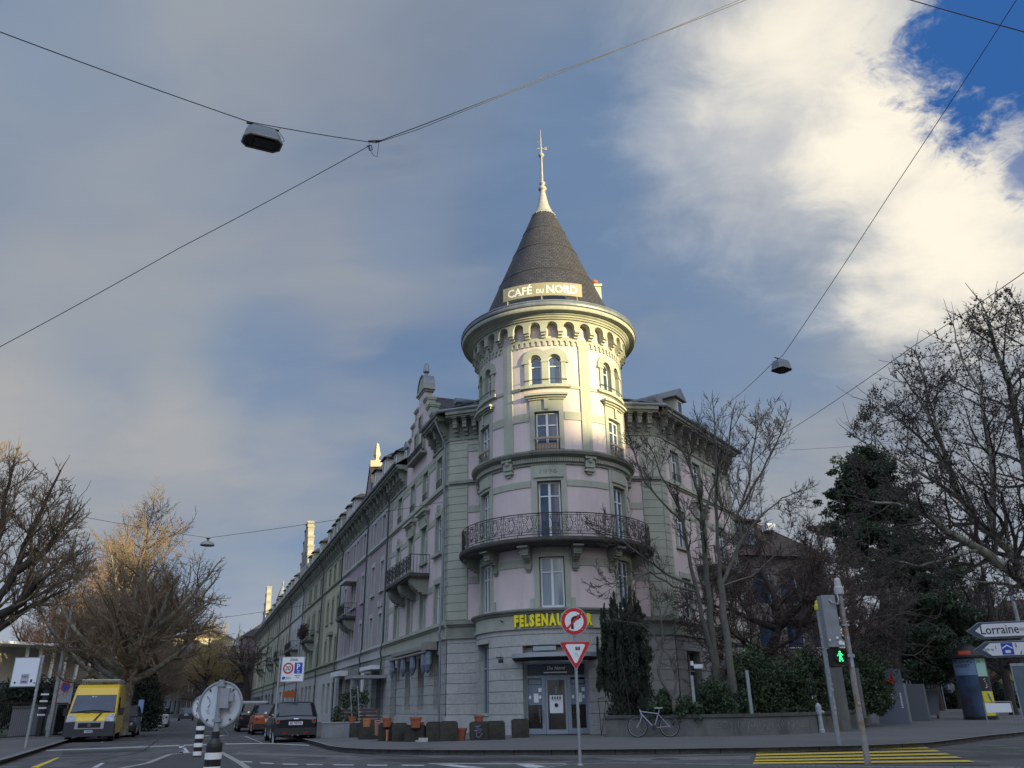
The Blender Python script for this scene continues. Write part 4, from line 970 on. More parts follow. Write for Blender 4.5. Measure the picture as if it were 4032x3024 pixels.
def row_house(s0, s1, label, wallM, trimM, baseM, wins, gf, bal=None, dorm=(), quo=(0, 0), gable=None, roofM=SLATE, cols_w=.9, balk=None, d0=0.0):
    L = s1 - s0; o = FL.map(s0, 0, d0); F = Frame((o.x, o.y), -20.9, (-.934, -.357))
    r = thing('row_house', label, 'house', (o.x, o.y, 0), world=True, group='terraced houses along the left street')
    q = []
    if quo[0]: q.append((0, quo[0]))
    if quo[1]: q.append((L - quo[1], L))
    wing(r, F, L, wins, gf, wallM, trimM, baseM, quo=q, simple=True, band=False, gro=False)
    brackets(r, F, .3, L - .3, 1.25)
    drainpipe(r, F, L - .03, M=mat('dark_pipe', ()))
    roof_over(r, F, 0, L, roofM)
    gutter_line(r, [Vector((*F.map(0, 0, .8)[:2], 14.70)), Vector((*F.map(L, 0, .8)[:2], 14.70))])
    b = MB(); vquad(b, F.map(0, 0, -.02), F.map(0, 0, -10.8), 0, 14.5); vquad(b, F.map(L, 0, -.02), F.map(L, 0, -10.8), 0, 14.5); vquad(b, F.map(0, 0, -10.8), F.map(L, 0, -10.8), 0, 14.5); b.build('side_wall', wallM, r)
    for u in dorm: dormer(r, F, u, 15.25, 1.0, 1.35, .25, 2.8, trimM, roofM, 'hip')
    if bal: side_balcony(r, F, bal[0], bal[1], bal[2] if len(bal) > 2 else 7.42, corb=2, dep=.95)
    return r, F
h2, F2 = row_house(13.2, 20.0, 'dusty rose house next to the corner building, white stone window frames', C_ROSE, T_LIGHT, B_GREY, [(2.0, .85), (4.9, .85)], [(.9, 3.6, .9, 3.2), (4.5, 5.9, .14, 3.2)], dorm=(1.6, 4.8), quo=(.4, .4))
b = MB(F2); b.box(.4, 3.9, 3.30, 3.52, .1, .8); b.build('awning', WHITE, h2); b = MB(F2); b.box(-.9, 1.4, 2.75, 2.92, .1, 2.1); b.build('door_canopy', mat('pale_canopy_edge', ()), h2)
b = MB(F2); b.box(6.0, 6.6, 1.9, 3.3, .1, .18); b.build('shop_sign', WHITE, h2)
b = MB(F2)
for u in (1.6, 2.4): b.box(u, u + .5, 7.1, 7.5, 0, .08)
b.build('panel', T_LIGHT, h2)
h3, F3 = row_house(20.0, 30.9, 'mauve house with an obelisk on its pointed gable and a small balcony', C_MAUVE, T_LIGHT, B_GREY, [(1.9, .85), (4.9, .75), (6.0, .75), (9.2, .85)], [(1.2, 3.6, .5, 3.2), (4.6, 6.6, .5, 3.2), (8.0, 9.6, .5, 3.2)], bal=(4.2, 7.2), dorm=(6.4, 9.2), quo=(.35, .35))
b = MB(F3); b.cols([.6, 2.4, 4.2], [14.2] * 3, [14.4, 18.2, 14.4], -1.2, -.15); gg = b.build('gable', C_MAUVE, h3)
b = MB(F3); b.cols([.35, 2.4, 4.45], [14.38, 18.2, 14.38], [14.60, 18.5, 14.60], -1.3, -.1); b.build('gable_roof', SLATE, gg)
p = F3.map(2.4, 0, -.6); b = MB(); b.box(p.x - .38, p.x + .38, p.y - .38, p.y + .38, 18.2, 18.7); b.lathe([(.34, 18.7), (.2, 18.85), (.14, 18.95), (.2, 19.05), (.3, 19.2), (.12, 20.1), (0, 20.2)], (p.x, p.y, 0), 4); b.build('obelisk', mat('warm_limestone', (.46, .40, .28), .85), gg)
b = MB(F3); b.box(4.3, 7.0, 9.9, 10.1, .05, .9); b.build('awning', mat('light_awning', (.4, .4, .38), .8), h3); b = MB(F3); b.box(5.6, 9.6, 3.35, 3.7, .1, .75); b.build('awning', WHITE, h3)
h4, F4 = row_house(30.9, 42.0, 'pale yellow house with close-set tall windows, left of the mauve one', C_CREAM, T_OL, T_LIGHT, [(2.2, .85), (5.0, .85), (7.8, .85)], [(1.0, 2.4, .7, 3.1), (3.6, 5.0, .7, 3.1), (6.4, 7.8, .7, 3.1)], dorm=(1.5, 3.6, 5.7, 8.6), quo=(0, .9))
b = MB(F4); b.box(3.9, 6.1, 6.95, 7.2, .0, .3); b.build('corbel_shelf', T_OL, h4)
h5, F5 = row_house(42.0, 57.2, 'grey-olive house with a plant-filled balcony and quoined edges', C_OLIVE, T_OL, STONE, [(2.6, .85), (6.0, .7), (7.2, .7), (10.2, .7), (11.4, .7)], [(1.2, 2.8, .6, 3.2), (4.4, 6.0, .6, 3.2), (7.4, 9.0, .6, 3.2), (10.6, 12.2, .6, 3.2)], bal=(5.0, 8.6), dorm=(3, 9, 12), quo=(.9, .7))
h6, F6 = row_house(57.2, 70.0, 'white house with a tall stepped gable catching the sun', C_WHITE, T_LIGHT, STONE, [(2.2, .8), (5.2, .8), (8.4, .8), (11.0, .8)], [(1.0, 3.0, .6, 3.2), (4.5, 6.6, .6, 3.2), (8.5, 11.0, .6, 3.2)], dorm=(10.6,), quo=(.6, .4), bal=(3.4, 10.4))
gq6 = stepped_gable(h6, F6, 4.6, 3.6, 14.2, [(4.2, 16.2), (3.5, 17.6), (2.9, 18.8), (2.3, 20.0), (1.6, 21.3), (.9, 22.0)], mat('greyed_gable_render', (.30, .29, .265), .9), mat('gable_coping_stone', (.25, .235, .19), .85), th=.65, neck=.3)  # copings and render each have one even colour
for sx in (-.8, .8): window(F6, gq6, 4.6 + sx, 17.0, 18.4, .8, .1, style=1, fm=GFRAME)
h7, F7 = row_house(70.0, 85.5, 'tan house beyond the stepped white gable, dormers in its slate roof', C_TAN, T_OL, T_LIGHT, [(2.2, .8), (5.0, .8), (9.2, .8), (12.4, .8)], [(1.5, 3.8, .6, 3.2), (6.0, 8.4, .6, 3.2), (10.8, 13.2, .6, 3.2)], bal=(8.2, 11.6), dorm=(2, 5, 8, 12), quo=(.4, .4))
h8, F8 = row_house(85.5, 104.0, 'grey-brown house with a zinc lantern on its roof, far down the row', C_OLIVE, T_OL, B_GREY, [(2.2, .8), (5.2, .8), (8.2, .8), (12.2, .8), (15.6, .8)], [(1.5, 4.5, .6, 3.2), (7.0, 10.0, .6, 3.2), (12.0, 16.0, .6, 3.2)], bal=(6.6, 9.8), dorm=(3, 7, 14), quo=(.4, .4))
p = F8.map(9, 0, -.5); b = MB(); b.lathe([(.9, 16.0), (.7, 17.4), (.3, 18.6), (.1, 19.0), (.2, 19.4), (0, 20.0)], (p.x, p.y, 0), 10); b.build('roof_lantern', ZINC, h8)
h9, F9 = row_house(104.0, 137.0, 'last house of the row with a small stepped gable and quoined corner', C_CREAM, T_OL, B_GREY, [(2.5, .8), (5.5, .8), (8.5, .8), (14, .8), (17, .8), (24, .8), (29, .8)], [(2, 6, .6, 3.2), (9, 13, .6, 3.2), (16, 20, .6, 3.2), (24, 28, .6, 3.2)], bal=(7, 11), dorm=(3, 9), quo=(.4, 1.4), d0=0)
stepped_gable(h9, F9, 18.5, 3.2, 14.2, [(4.2, 16.4), (3.3, 18.0), (2.4, 19.6), (1.5, 21.2), (.7, 22.4)], mat('greyed_gable_render', ()), mat('gable_coping_stone', ()), th=.8, neck=.3)
b = MB(F9); b.box(5, 13, 2.4, 3.0, .3, 1.2); b.build('awning', mat('dark_green_awning', (.06, .08, .07), .8), h9)
b = MB(F5); b.box(14.0, 15.1, 2.3, 2.9, .4, 1.6); b.build('shop_sign', mat('orange_shop_sign', (.45, .12, .03), .6), h5)
def blur_line(b, x, z, w, h, y, vert=False, seed=1):
    """a line of print too small to read: short strokes"""
    g = random.Random(seed); a = 0
    while a < w - h * .4:
        k = g.uniform(.35, .8) * h
        if vert: b.add([(x, y, z + a), (x + h, y, z + a), (x + h, y, z + a + k), (x, y, z + a + k)], [(0, 1, 2, 3)])
        else: b.add([(x + a, y, z), (x + a + k, y, z), (x + a + k, y, z + h * g.uniform(.7, 1)), (x + a, y, z + h * .9)], [(0, 1, 2, 3)])
        a += k + h * g.uniform(.15, .5)
# ================================================================ vehicles
TYRE = mat('tyre_rubber', (.012, .012, .013), .85)
ALLOY = mat('alloy_rim', (.30, .31, .32), .35, metal=.6)
CARGL = mat('car_glass', (.008, .011, .017), .05, (.015, .022, .035), 2.0, ior=1.55)
LAMPR = mat('red_tail_lamp', (.30, .02, .02), .2)
LAMPW = mat('clear_headlamp', (.42, .45, .50), .12, (.22, .24, .28), 9)
PLATE = mat('number_plate', (.62, .64, .68), .5)
TRIM = mat('black_plastic_trim', (.016, .016, .018), .65)
def wheel(par, x, y, r=.31, w=.2, side=1, rim=ALLOY):
    b = MB(); b.lathe([(r * .62, -w / 2), (r * .92, -w / 2), (r, -w * .36), (r, w * .36), (r * .92, w / 2), (r * .62, w / 2)], (x, y, r), 20, 'x'); o = b.build('wheel', TYRE, par)
    b = MB(); sx = side * w / 2
    for k in range(5):
        a = 2 * math.pi * k / 5 + .3; ca, sa_ = math.cos(a), math.sin(a)
        b.tube([(x + sx * .8, y, r), (x + sx * .85, y + ca * r * .6, r + sa_ * r * .6)], [.05, .035], 5)
    b.lathe([(r * .55, sx * .7), (r * .63, sx * .95), (r * .66, sx * .8)], (x, y, r), 20, 'x'); b.lathe([(0, sx * .95), (.05, sx * .95), (.05, sx * .6)], (x, y, r), 10, 'x'); b.build('rim', rim, o)
    return o
def car(label, loc, rz, L=3.7, W=1.68, H=1.41, paint=None, roof=None, plate='', style='hatch', group=None, lamp=LAMPR, front=False, cat='car'):
    """local: front towards +y, rear at -y; origin on the ground under the centre"""
    c = thing('parked_car', label, cat, loc, rz, group); hw = W / 2
    # body from stations along y: (y, half width at sill, at belt, z bottom, z belt)
    gz = .20
    st = [(-L / 2, .80, .82, .36, .80), (-L / 2 + .05, .92, .93, .28, .90), (-L / 2 + .18, .98, .97, .24, .94), (-L * .32, 1, .985, .2, .96), (0, 1, .985, .2, .93), (L * .20, 1, .98, .2, .91), (L * .34, .99, .95, .2, .84), (L / 2 - .18, .95, .90, .24, .74), (L / 2 - .04, .84, .80, .28, .64), (L / 2, .74, .70, .36, .56)]
    b = MB(); secs = []
    for y, ws, wb, z0, z1 in st:
        a, e = ws * hw, wb * hw; zz = z1 * H / 1.41
        secs.append([(-a * .96, y, z0), (-a, y, z0 + .16), (-a, y, (z0 + zz) / 2 + .06), (-e, y, zz - .05), (-e * .90, y, zz), (0, y, zz + .03), (e * .90, y, zz), (e, y, zz - .05), (a, y, (z0 + zz) / 2 + .06), (a, y, z0 + .16), (a * .96, y, z0)])
    loft(b, secs); b.face([b.pl(Vector(q), q) for q in secs[0]]); b.face([b.pl(Vector(q), q) for q in secs[-1]]); b.build('body', paint, c, smooth=False)
    # glasshouse
    zb = .92 * H / 1.41; y0, y1 = -L / 2 + .16, L * .24; ty0, ty1 = -L / 2 + .42, L * .03
    if style == 'suv': ty0 = -L / 2 + .28
    def ring_(t, k): # t 0 belt .. 1 roof
        z = zb + (H - zb) * t; a = hw * (.955 - .16 * t); ya = y0 + (ty0 - y0) * t; yb = y1 + (ty1 - y1) * t
        return [(-a, ya + .10, z), (-a * .8, ya, z), (a * .8, ya, z), (a, ya + .10, z), (a, yb - .12, z), (a * .8, yb, z), (-a * .8, yb, z), (-a, yb - .12, z)]
    b = MB(); loft(b, [ring_(0, 0), ring_(.86, 0)]); b.build('glasshouse', CARGL, c)
    b = MB(); loft(b, [ring_(.84, 0), ring_(.97, 0), [(q[0] * .9, q[1] * .96, q[2] + .035) for q in ring_(1, 0)]]); top = [(q[0] * .9, q[1] * .96, q[2] + .035) for q in ring_(1, 0)]; b.face([b.pl(Vector(q), q) for q in top]); b.build('roof', roof or paint, c)
    b = MB()
    for sx in (-1, 1):
        for i, j in ((0, 3), (4, 7)):
            k = i if sx < 0 else j; b.tube([ring_(0, 0)[k], ring_(.95, 0)[k]], .035, 4)
        b.tube([(sx * hw * .955, .1, zb), (sx * hw * .82, .08, H * .96)], .035, 4)
    build_each(b, 'window_pillar', TRIM if style != 'suv' else paint, c)
    for sx in (-1, 1):
        for y in (-L / 2 + .62, L / 2 - .68): wheel(c, sx * (hw - .09), y, .31 if style != 'suv' else .34, .2, sx)
        b = MB(); b.lathe([(0, -.05), (.09, -.04), (.11, 0), (.08, .05), (0, .06)], (sx * (hw + .09), L * .17, zb + .08), 10, 'y'); b.tube([(sx * hw * .92, L * .17, zb), (sx * (hw + .08), L * .17, zb + .06)], .02, 4); b.build('mirror', CHROME if style == 'mini' else TRIM, c)
    yr = -L / 2
    b = MB(); b.box(-hw * .93, hw * .93, yr - .05, yr + .16, .26, .50); b.box(-hw * .90, hw * .90, yr - .012, yr + .1, .50, .52); b.build('bumper', TRIM if style == 'mini' else paint, c)
    for sx in (-1, 1):
        b = MB(); b.lathe([(0, -.02), (.075, -.02), (.085, .0), (.09, .10)], (sx * hw * .80, yr - .0, .74), 14, 'y'); o = b.build('tail_lamp' if not front else 'lamp', CHROME, c)
        b = MB(); b.lathe([(0, -.035), (.055, -.035), (.062, -.02)], (sx * hw * .80, yr, .76), 12, 'y'); b.build('lens', lamp, o)
        b = MB(); b.box(sx * hw * .45 - .08, sx * hw * .45 + .08, yr - .055, yr - .045, .33, .38); b.build('fog_lamp', LAMPR, c)
    b = MB(); b.box(-.26, .26, yr - .03, yr - .015, .62, .74); p = b.build('number_plate', PLATE, c)
    if plate:
        b = MB(); b.text(plate, -.22, .645, .09, lambda a, z: (a, yr - .034, z), width=.44, bold=.02) if plate[0] != '-' else blur_line(b, -.22, .645, .44, .07, yr - .034); b.build('plate_number', BLACK, p)
    b = MB(); b.box(-.35, .35, yr + .02, yr + .05, .77, .79); b.tube([(-.09, yr - .02, .83), (.09, yr - .02, .83)], [.02, .02], 6); b.build('boot_badge', CHROME, c)
    b = MB()
    for sx in (-.1, .1): b.tube([(sx, yr - .08, .26), (sx, yr + .1, .26)], .035, 8)
    build_each(b, 'exhaust', CHROME, c)
    for sx in (-1, 1): b = MB(); b.lathe([(0, .05), (.07, .04), (.11, 0), (.12, -.08)], (sx * hw * .70, L / 2 - .06, .58), 12, 'y'); b.build('headlamp', LAMPW, c)
    return c
PB = mat('black_car_paint', (.010, .011, .014), .18, spec=.7)
PO = mat('orange_car_paint', (.33, .085, .022), .25, spec=.6)
PG = mat('dark_grey_car_paint', (.045, .05, .058), .25, spec=.6)
PW = mat('white_car_paint', (.55, .57, .60), .25)
HD = R_(20.9)      # heading of the left street, cars seen from behind
c1 = G(1142, 2925); car('black small hatchback, nearest in the row, rear number plate in view', (c1.x - .55, c1.y + 1.9, 0), HD, 3.72, 1.69, 1.41, PB, None, 'BE\u00b798702', 'mini')
c2 = G(1012, 2895); car('copper orange small hatchback parked behind the black one', (c2.x - .2, c2.y + 2.2, 0), HD, 3.72, 1.69, 1.42, PO, mat('dark_roof_paint', (.04, .038, .036), .3), '-', 'mini')
car('dark estate car with a pale roof, third in the parked row', (c2.x - 3.0, c2.y + 8.6, 0), HD, 4.3, 1.78, 1.62, PB, mat('silver_roof', (.34, .36, .38), .3), '-', 'suv')
p = G(600, 2838); car('white hatchback parked far down the left side of the street', (D(618, 2838, 74).x, D(618, 2838, 74).y, 0), HD, 4.2, 1.78, 1.45, PW, None, '', 'hatch', lamp=LAMPR)
car('dark car parked in the distance under the green house', (-42.0, 108, 0), HD, 4.3, 1.78, 1.5, PG, None, '', 'hatch', front=True)
car('grey car parked nose to tail behind the yellow van', (G(347, 2924).x - 8.4 * math.sin(R_(20.9)) + .35, G(347, 2924).y + 8.4, 0), HD + math.pi, 4.3, 1.76, 1.46, PG, None, '', 'hatch')
# yellow high-roof van, front towards the viewer: local front = -y
YV = mat('yellow_van_paint', (.66, .44, .022), .3, (.62, .41, .022), 2, spec=.6)
v0 = G(347, 2924); van = thing('delivery_van', 'yellow high-roof van with roof rack, parked on the left and facing us', 'van', (v0.x - .22, v0.y + .3, 0), R_(20.9))
hw = 1.02; L = 5.4
prof = [(0.10, .30), (0.02, .45), (.0, .72), (.05, .90), (.16, 1.06), (.48, 1.26), (.98, 1.96), (1.26, 2.36), (1.60, 2.50), (5.2, 2.52), (5.38, 2.42), (5.4, .34)]
b = MB()
def vx(z): return hw * (1.0 if z < 1.25 else 1.0 - .085 * (z - 1.25) / 1.25)
secs = []
for k, f in ((-1, 1), (-.94, 1), (.94, 1), (1, 1)):
    secs.append([(k * vx(z), y + (.08 if abs(k) == 1 and y < 3 else 0), z - (.05 if abs(k) == 1 and z > 2.3 else 0)) for y, z in prof])
loft(b, secs); b.face([b.pl(Vector(q), q) for q in secs[0]]); b.face([b.pl(Vector(q), q) for q in secs[-1]]); b.build('body', YV, van)
def vq(b, pts): b.face([b.pl(Vector(q), q) for q in pts])
def fy(z):   # y of the front outline at height z
    for (y0, z0), (y1, z1) in zip(prof, prof[1:]):
        if z0 <= z <= z1: return y0 + (y1 - y0) * (z - z0) / (z1 - z0)
b = MB(); off = -.02; ws = [(1.36, .93), (2.02, .86)]
za_, zb_ = 1.285, 2.03
vq(b, [(-.93, fy(za_) + off, za_), (.93, fy(za_) + off, za_), (.86, fy(zb_) + off, zb_), (-.86, fy(zb_) + off, zb_)])
for sx in (-1, 1): vq(b, [(sx * .93, fy(za_) + off, za_), (sx * 1.012, fy(za_) + .16, za_ + .02), (sx * .95, fy(zb_) + .16, zb_ - .03), (sx * .86, fy(zb_) + off, zb_)])
b.build('windscreen', mat('van_windscreen', (.014, .026, .055), .05, (.03, .05, .09), 1.5, ior=1.5), van)
b = MB(); b.tube([(-.7, fy(1.28) - .03, 1.30), (.1, fy(1.34) - .04, 1.37)], .014, 4); b.tube([(.75, fy(1.28) - .03, 1.30), (.0, fy(1.34) - .04, 1.37)], .014, 4); b.box(-.94, .94, fy(1.25) - .035, fy(1.25) + .0, 1.235, 1.285); build_each(b, 'wiper', TRIM, van)
for sx in (-1, 1):
    b = MB(); x = sx * 1.028
    vq(b, [(x, .85, 1.30), (x, 2.0, 1.30), (x * .955, 2.0, 1.92), (x * .955, 1.25, 1.92)]); b.build('side_window', CARGL, van)
    b = MB(); b.box(*sorted((sx * 1.06, sx * 1.28)), .85, .97, 1.12, 1.45); b.tube([(sx * 1.0, 1.0, 1.3), (sx * 1.1, 1.0, 1.3)], .03, 5); b.build('mirror', TRIM, van)
    b = MB(); yy = .02
    a0, a1 = sx * .60, sx * .985
    vq(b, [(a0, -.01, .88), (a1, -.01, .86), (a1, .10, 1.16), (sx * .80, .14, 1.19), (a0, .06, 1.04)]); vq(b, [(a1, -.01, .86), (sx * 1.035, .24, .90), (sx * 1.035, .42, 1.22), (a1, .10, 1.16)])
    b.build('headlamp', LAMPW, van)
    for y in (.95, 4.5): wheel(van, sx * .90, y, .34, .22, sx, mat('grey_steel_rim', (.16, .165, .17), .5))
b = MB(); b.box(-1.03, 1.03, -.06, .30, .24, .86); b.box(-1.05, 1.05, -.03, .5, .28, .74); b.build('bumper', mat('grey_bumper_plastic', (.030, .034, .042), .6), van)
b = MB(); b.box(-.60, .60, -.085, .02, .56, .885); gr = b.build('grille_surround', mat('silver_grille', (.42, .44, .48), .35, metal=.3), van)
b = MB(); b.box(-.47, .47, -.10, -.08, .61, .82); b.build('grille', BLACK, gr)
b = MB(); b.tube([(0, -.115, .715), (0, -.095, .715)], .075, 16); b.build('badge', CHROME, gr)
b = MB(); b.add([(-.60, -.03, .89), (.60, -.03, .89), (.60, .10, 1.07), (-.60, .10, 1.07)], [(0, 1, 2, 3)]); b.add([(-.60, .10, 1.07), (.60, .10, 1.07), (.60, .38, 1.235), (-.60, .38, 1.235)], [(0, 1, 2, 3)]); hd = b.build('bonnet', YV, van)
b = MB(); b.add([(.10, -.036, .89), (.22, -.036, .89), (.33, .094, 1.07), (.22, .094, 1.07)], [(0, 1, 2, 3)]); b.add([(.22, .094, 1.075), (.33, .094, 1.075), (.44, .374, 1.24), (.36, .374, 1.24)], [(0, 1, 2, 3)])
for k in (-.35, .05): b.add([(k, .33, 1.215), (k + .3, .33, 1.215), (k + .3, .35, 1.226), (k, .35, 1.226)], [(0, 1, 2, 3)])
build_each(b, 'bonnet_stripe', BLACK, hd)
b = MB(); b.box(-.17, .17, -.075, -.062, .40, .50); pl_ = b.build('number_plate', PLATE, van); b = MB(); blur_line(b, -.14, .42, .28, .06, -.079); b.build('plate_number', BLACK, pl_)
b = MB()
for sx in (-.8, .8): b.tube([(sx, 1.9, 2.72), (sx, 5.0, 2.72)], .025, 5)
for y in (1.9, 3.0, 4.0, 5.0): b.tube([(-.85, y, 2.72), (.85, y, 2.72)], .035, 6); b.tube([(-.8, y, 2.5), (-.8, y, 2.72)], .02, 4); b.tube([(.8, y, 2.5), (.8, y, 2.72)], .02, 4)
b.build('roof_rack', GALV, van)
van.scale = (.94, .94, .94); b = MB(); b.box(-.18, -.10, fy(1.96) - .04, fy(1.96) - .03, 1.93, 1.98); b.box(-.05, .02, fy(1.96) - .04, fy(1.96) - .03, 1.93, 1.97); build_each(b, 'windscreen_sticker', WHITE, van)
# scooters parked far down
for i, (x, y) in enumerate(((-38.2, 103), (-37.2, 104.5))):
    s = thing('scooter', ('pale scooter beside the distant dark car', 'black scooter, the farther of two by the distant car')[i], 'scooter', (x, y, 0), HD)
    b = MB(); b.box(-.18, .18, -.7, -.1, .35, .8); b.box(-.2, .2, .35, .5, .3, 1.0); b.box(-.16, .16, -.1, .4, .25, .34); b.build('body', (WHITE, BLACK)[i], s)
    for yy in (-.6, .6): b = MB(); b.lathe([(.14, -.06), (.24, -.06), (.25, 0), (.24, .06), (.14, .06)], (0, yy, .25), 14, 'x'); b.build('wheel', TYRE, s)
    b = MB(); b.tube([(-.3, .42, 1.05), (.3, .42, 1.05)], .02, 5); b.tube([(0, .42, .9), (0, .42, 1.05)], .03, 5); b.build('handlebar', TRIM, s)
# ================================================================ bicycles
def bicycle(label, loc, rz, frameM, lean=.12, group=None):
    k = thing('bicycle', label, 'bicycle', loc, rz); k.rotation_euler = (0, 0, rz)
    def T_(x, z, y=0): return (x, y + z * lean, z)
    for x in (-.53, .53):
        b = MB(); b.tube([T_(x + .325 * math.cos(a), .335 + .325 * math.sin(a)) for a in [2 * math.pi * i / 28 for i in range(29)]], .018, 6, False); o = b.build('wheel', TYRE, k)
        b = MB(); b.tube([T_(x + .300 * math.cos(a), .335 + .300 * math.sin(a)) for a in [2 * math.pi * i / 28 for i in range(29)]], .009, 4, False)
        for i in range(16): a = 2 * math.pi * i / 16; b.tube([T_(x, .335), T_(x + .3 * math.cos(a), .335 + .3 * math.sin(a))], .0018, 3, False)
        b.tube([(x, .335 * lean - .05, .335), (x, .335 * lean + .05, .335)], .022, 8); b.build('rim', GALV, o)
    b = MB(); hd_, sd_, bbr, st = (-.42, .86), (.23, .82), (.03, .29), (.20, .72); r = .019
    b.tube([T_(-.36, .66), T_(*hd_)], .024, 8); b.tube([T_(-.375, .72), T_(*bbr)], .022, 8); b.tube([T_(-.40, .80), T_(*st)], r, 8); b.tube([T_(*bbr), T_(*sd_)], r, 8)
    for e in (-.045, .045): b.tube([T_(*bbr, e), T_(.53, .335, e)], .011, 6); b.tube([T_(.20, .70, e * .4), T_(.53, .335, e)], .010, 6)
    fr_ = b.build('frame', frameM, k)
    b = MB()
    for e in (-.05, .05): b.tube([T_(-.36, .66, e * .6), T_(-.42, .50, e), T_(-.53, .335, e)], .014, 6)
    b.build('fork', GALV, k)
    b = MB(); b.tube([T_(-.42, .86), T_(-.44, .95)], .016, 6); b.tube([T_(-.46, .96, -.29), T_(-.45, .955, 0), T_(-.46, .96, .29)], .014, 6); b.build('handlebar', IRON, k)
    b = MB(); b.prism([(.10, .05), (.34, .12), (.36, -.12), (.10, -.05)][::1], .885, .925, lambda x, y, t: T_(x, t, y)) if 0 else None
    P = [(.08, .012), (.20, .03), (.33, .075), (.36, .0), (.33, -.075), (.20, -.03), (.08, -.012)]
    b.prism(P, .885, .925, lambda x, y, t: T_(x, t, y)); b.tube([T_(.225, .80), T_(.235, .89)], .013, 6); b.build('saddle', mat('pale_saddle', (.32, .33, .30), .6), k)
    b = MB(); b.lathe([(.0, -.006), (.09, -.006), (.09, .006), (0, .006)], (.03, .29 * lean - .05, .29), 16, 'y'); b.tube([T_(.03, .29, -.06), T_(.08, .12, -.08)], .010, 5); b.tube([T_(.03, .29, .06), T_(-.02, .46, .08)], .010, 5); b.box(.03, .13, -.12, -.06, .11, .125); b.build('crank', IRON, k)
    return k
pA, pB = G(2512, 2904, .12), G(2639, 2903, .12); mid = (pA + pB) / 2
bicycle('silver-lilac bicycle leaning against the low graffitied wall', (mid.x, mid.y, .12), math.atan2(pB.y - pA.y, pB.x - pA.x), mat('lilac_frame_paint', (.24, .24, .33), .35), .16)
bicycle('dark bicycle leaning at the far end of the low wall, by the hedge', (13.35, 33.3, .12), R_(62), IRON, .1)
bicycle('black bicycle half hidden behind the left end of the stone blocks', (-7.0, 36.3, .12), R_(10), BLACK, .05)
# ================================================================ posts and signs
def pole(b, base, top, r, n=10): b.tube([base, top], r, n)
# island posts with round signs seen from the back
def island_post(label, px, py, z0, hb, hs, sr, tagtxt, big):
    p = px if isinstance(px, Vector) else G(px, py, z0); r = thing('island_sign_post', label, 'traffic sign', (p.x, p.y, z0), 0, 'striped posts on the traffic island')
    b = MB(); k = .10; b.lathe([(k, 0), (k, hb), (k * .95, hb + .04), (k * .5, hb + .10), (k * .48, hb + .18), (0, hb + .18)], (0, 0, 0), 20); bo = b.build('bollard', BLACK, r)
    n = 4 if not big else 4
    for i in range(n): z = .03 + i * hb / n * .98; b = MB(); b.lathe([(k + .003, z), (k + .004, z + .003), (k + .004, z + hb / n * .48), (k + .003, z + hb / n * .482)], (0, 0, 0), 20); b.build('white_band', WHITE, bo)
    b = MB(); b.tube([(0, 0, hb + .1), (0, 0, hs + sr + .03)], .038, 12); b.build('pole', GALV, r)
    b = MB(); b.tube([(0, .052, hs), (0, .062, hs)], sr, 44); s_ = b.build('sign_back', mat('pale_sign_back', (.56, .59, .63), .5), r)
    b = MB(); b.tube([(sr * math.cos(a), .05, hs + sr * math.sin(a)) for a in [2 * math.pi * i / 44 for i in range(45)]], .017, 6, False); b.build('rim', GALV, s_)
    b = MB()
    for a in (50, 130, 230, 310): c_, s2 = math.cos(R_(a)) * sr * .80, math.sin(R_(a)) * sr * .80; b.tube([(c_, .04, hs + s2), (c_ * 1.12, .04, hs + s2 * 1.12)], .011, 5)
    build_each(b, 'sign_clip', IRON, s_)
    b = MB(); b.box(-.05, .05, -.05, .05, hs + sr * .80, hs + sr * .92); b.box(-.05, .05, -.05, .05, hs - sr * .75, hs - sr * .62); b.box(.03, .14, -.08, .0, hs - .04, hs + .20); b.box(.13, .20, -.07, -.02, hs + .04, hs + .14); build_each(b, 'clamp', GALV, r)
    b = MB(); rr = random.Random(3)
    for w_ in range(2):
        for i in range(5):
            P = []; cx, cz = (-.17, .14)[w_] * sr / .3, hs + (.10 - i * .05) * sr / .3
            for j in range(5): P.append((cx + rr.uniform(-.035, .035), .048, cz + rr.uniform(-.03, .03)))
            b.tube(P, (.0025 if big else .006), 3, False)
    b.build('scribble', mat('grey_marker_ink', (.22, .26, .34), .6) if big else BLACK, s_)
    return r
pn_ = D(838, 2990, 11.7)
island_post('near striped bollard carrying the larger round sign, seen from behind', Vector((pn_.x, pn_.y, .11)), 0, .11, D(858, 2920, 11.7).z - .17, D(867, 2775, 11.7).z - .11, .275, '', True)
island_post('far striped bollard with a tagged round sign, partly behind the near one', 775, 2980, .11, .80, D(790, 2785, 24.5).z - .11, .29, '', False)
# zone 30 sign
p = G(1074, 2926); z = thing('zone_sign', 'white 30 zone and parking sign on a tall grey post by the black car', 'traffic sign', (p.x, p.y, 0))
tp = D(1142, 2585, math.hypot(p.x, p.y)); H_ = tp.z
b = MB(); b.tube([(0, 0, 0), (0, 0, H_)], .045, 10); b.build('pole', GALV, z)
sw = .86; sz = (H_ - .92, H_ - .04); x0 = .10
b = MB(); b.box(x0 - .03, x0 + sw + .03, -.02, .01, sz[0] - .03, sz[1] + .03); b.box(-.05, x0, -.02, .02, sz[1] - .2, sz[1] - .14); sf = b.build('sign_frame', GALV, z)
b = MB(); b.box(x0, x0 + sw, -.026, -.021, *sz); bd2 = b.build('sign_board', WHITE, sf)
FY = -.032
b = MB(); b.tube([(x0 + .25, FY, sz[0] + .48), (x0 + .25, FY - .002, sz[0] + .48)], .205, 28); rr_ = b.build('red_ring', RED, bd2)
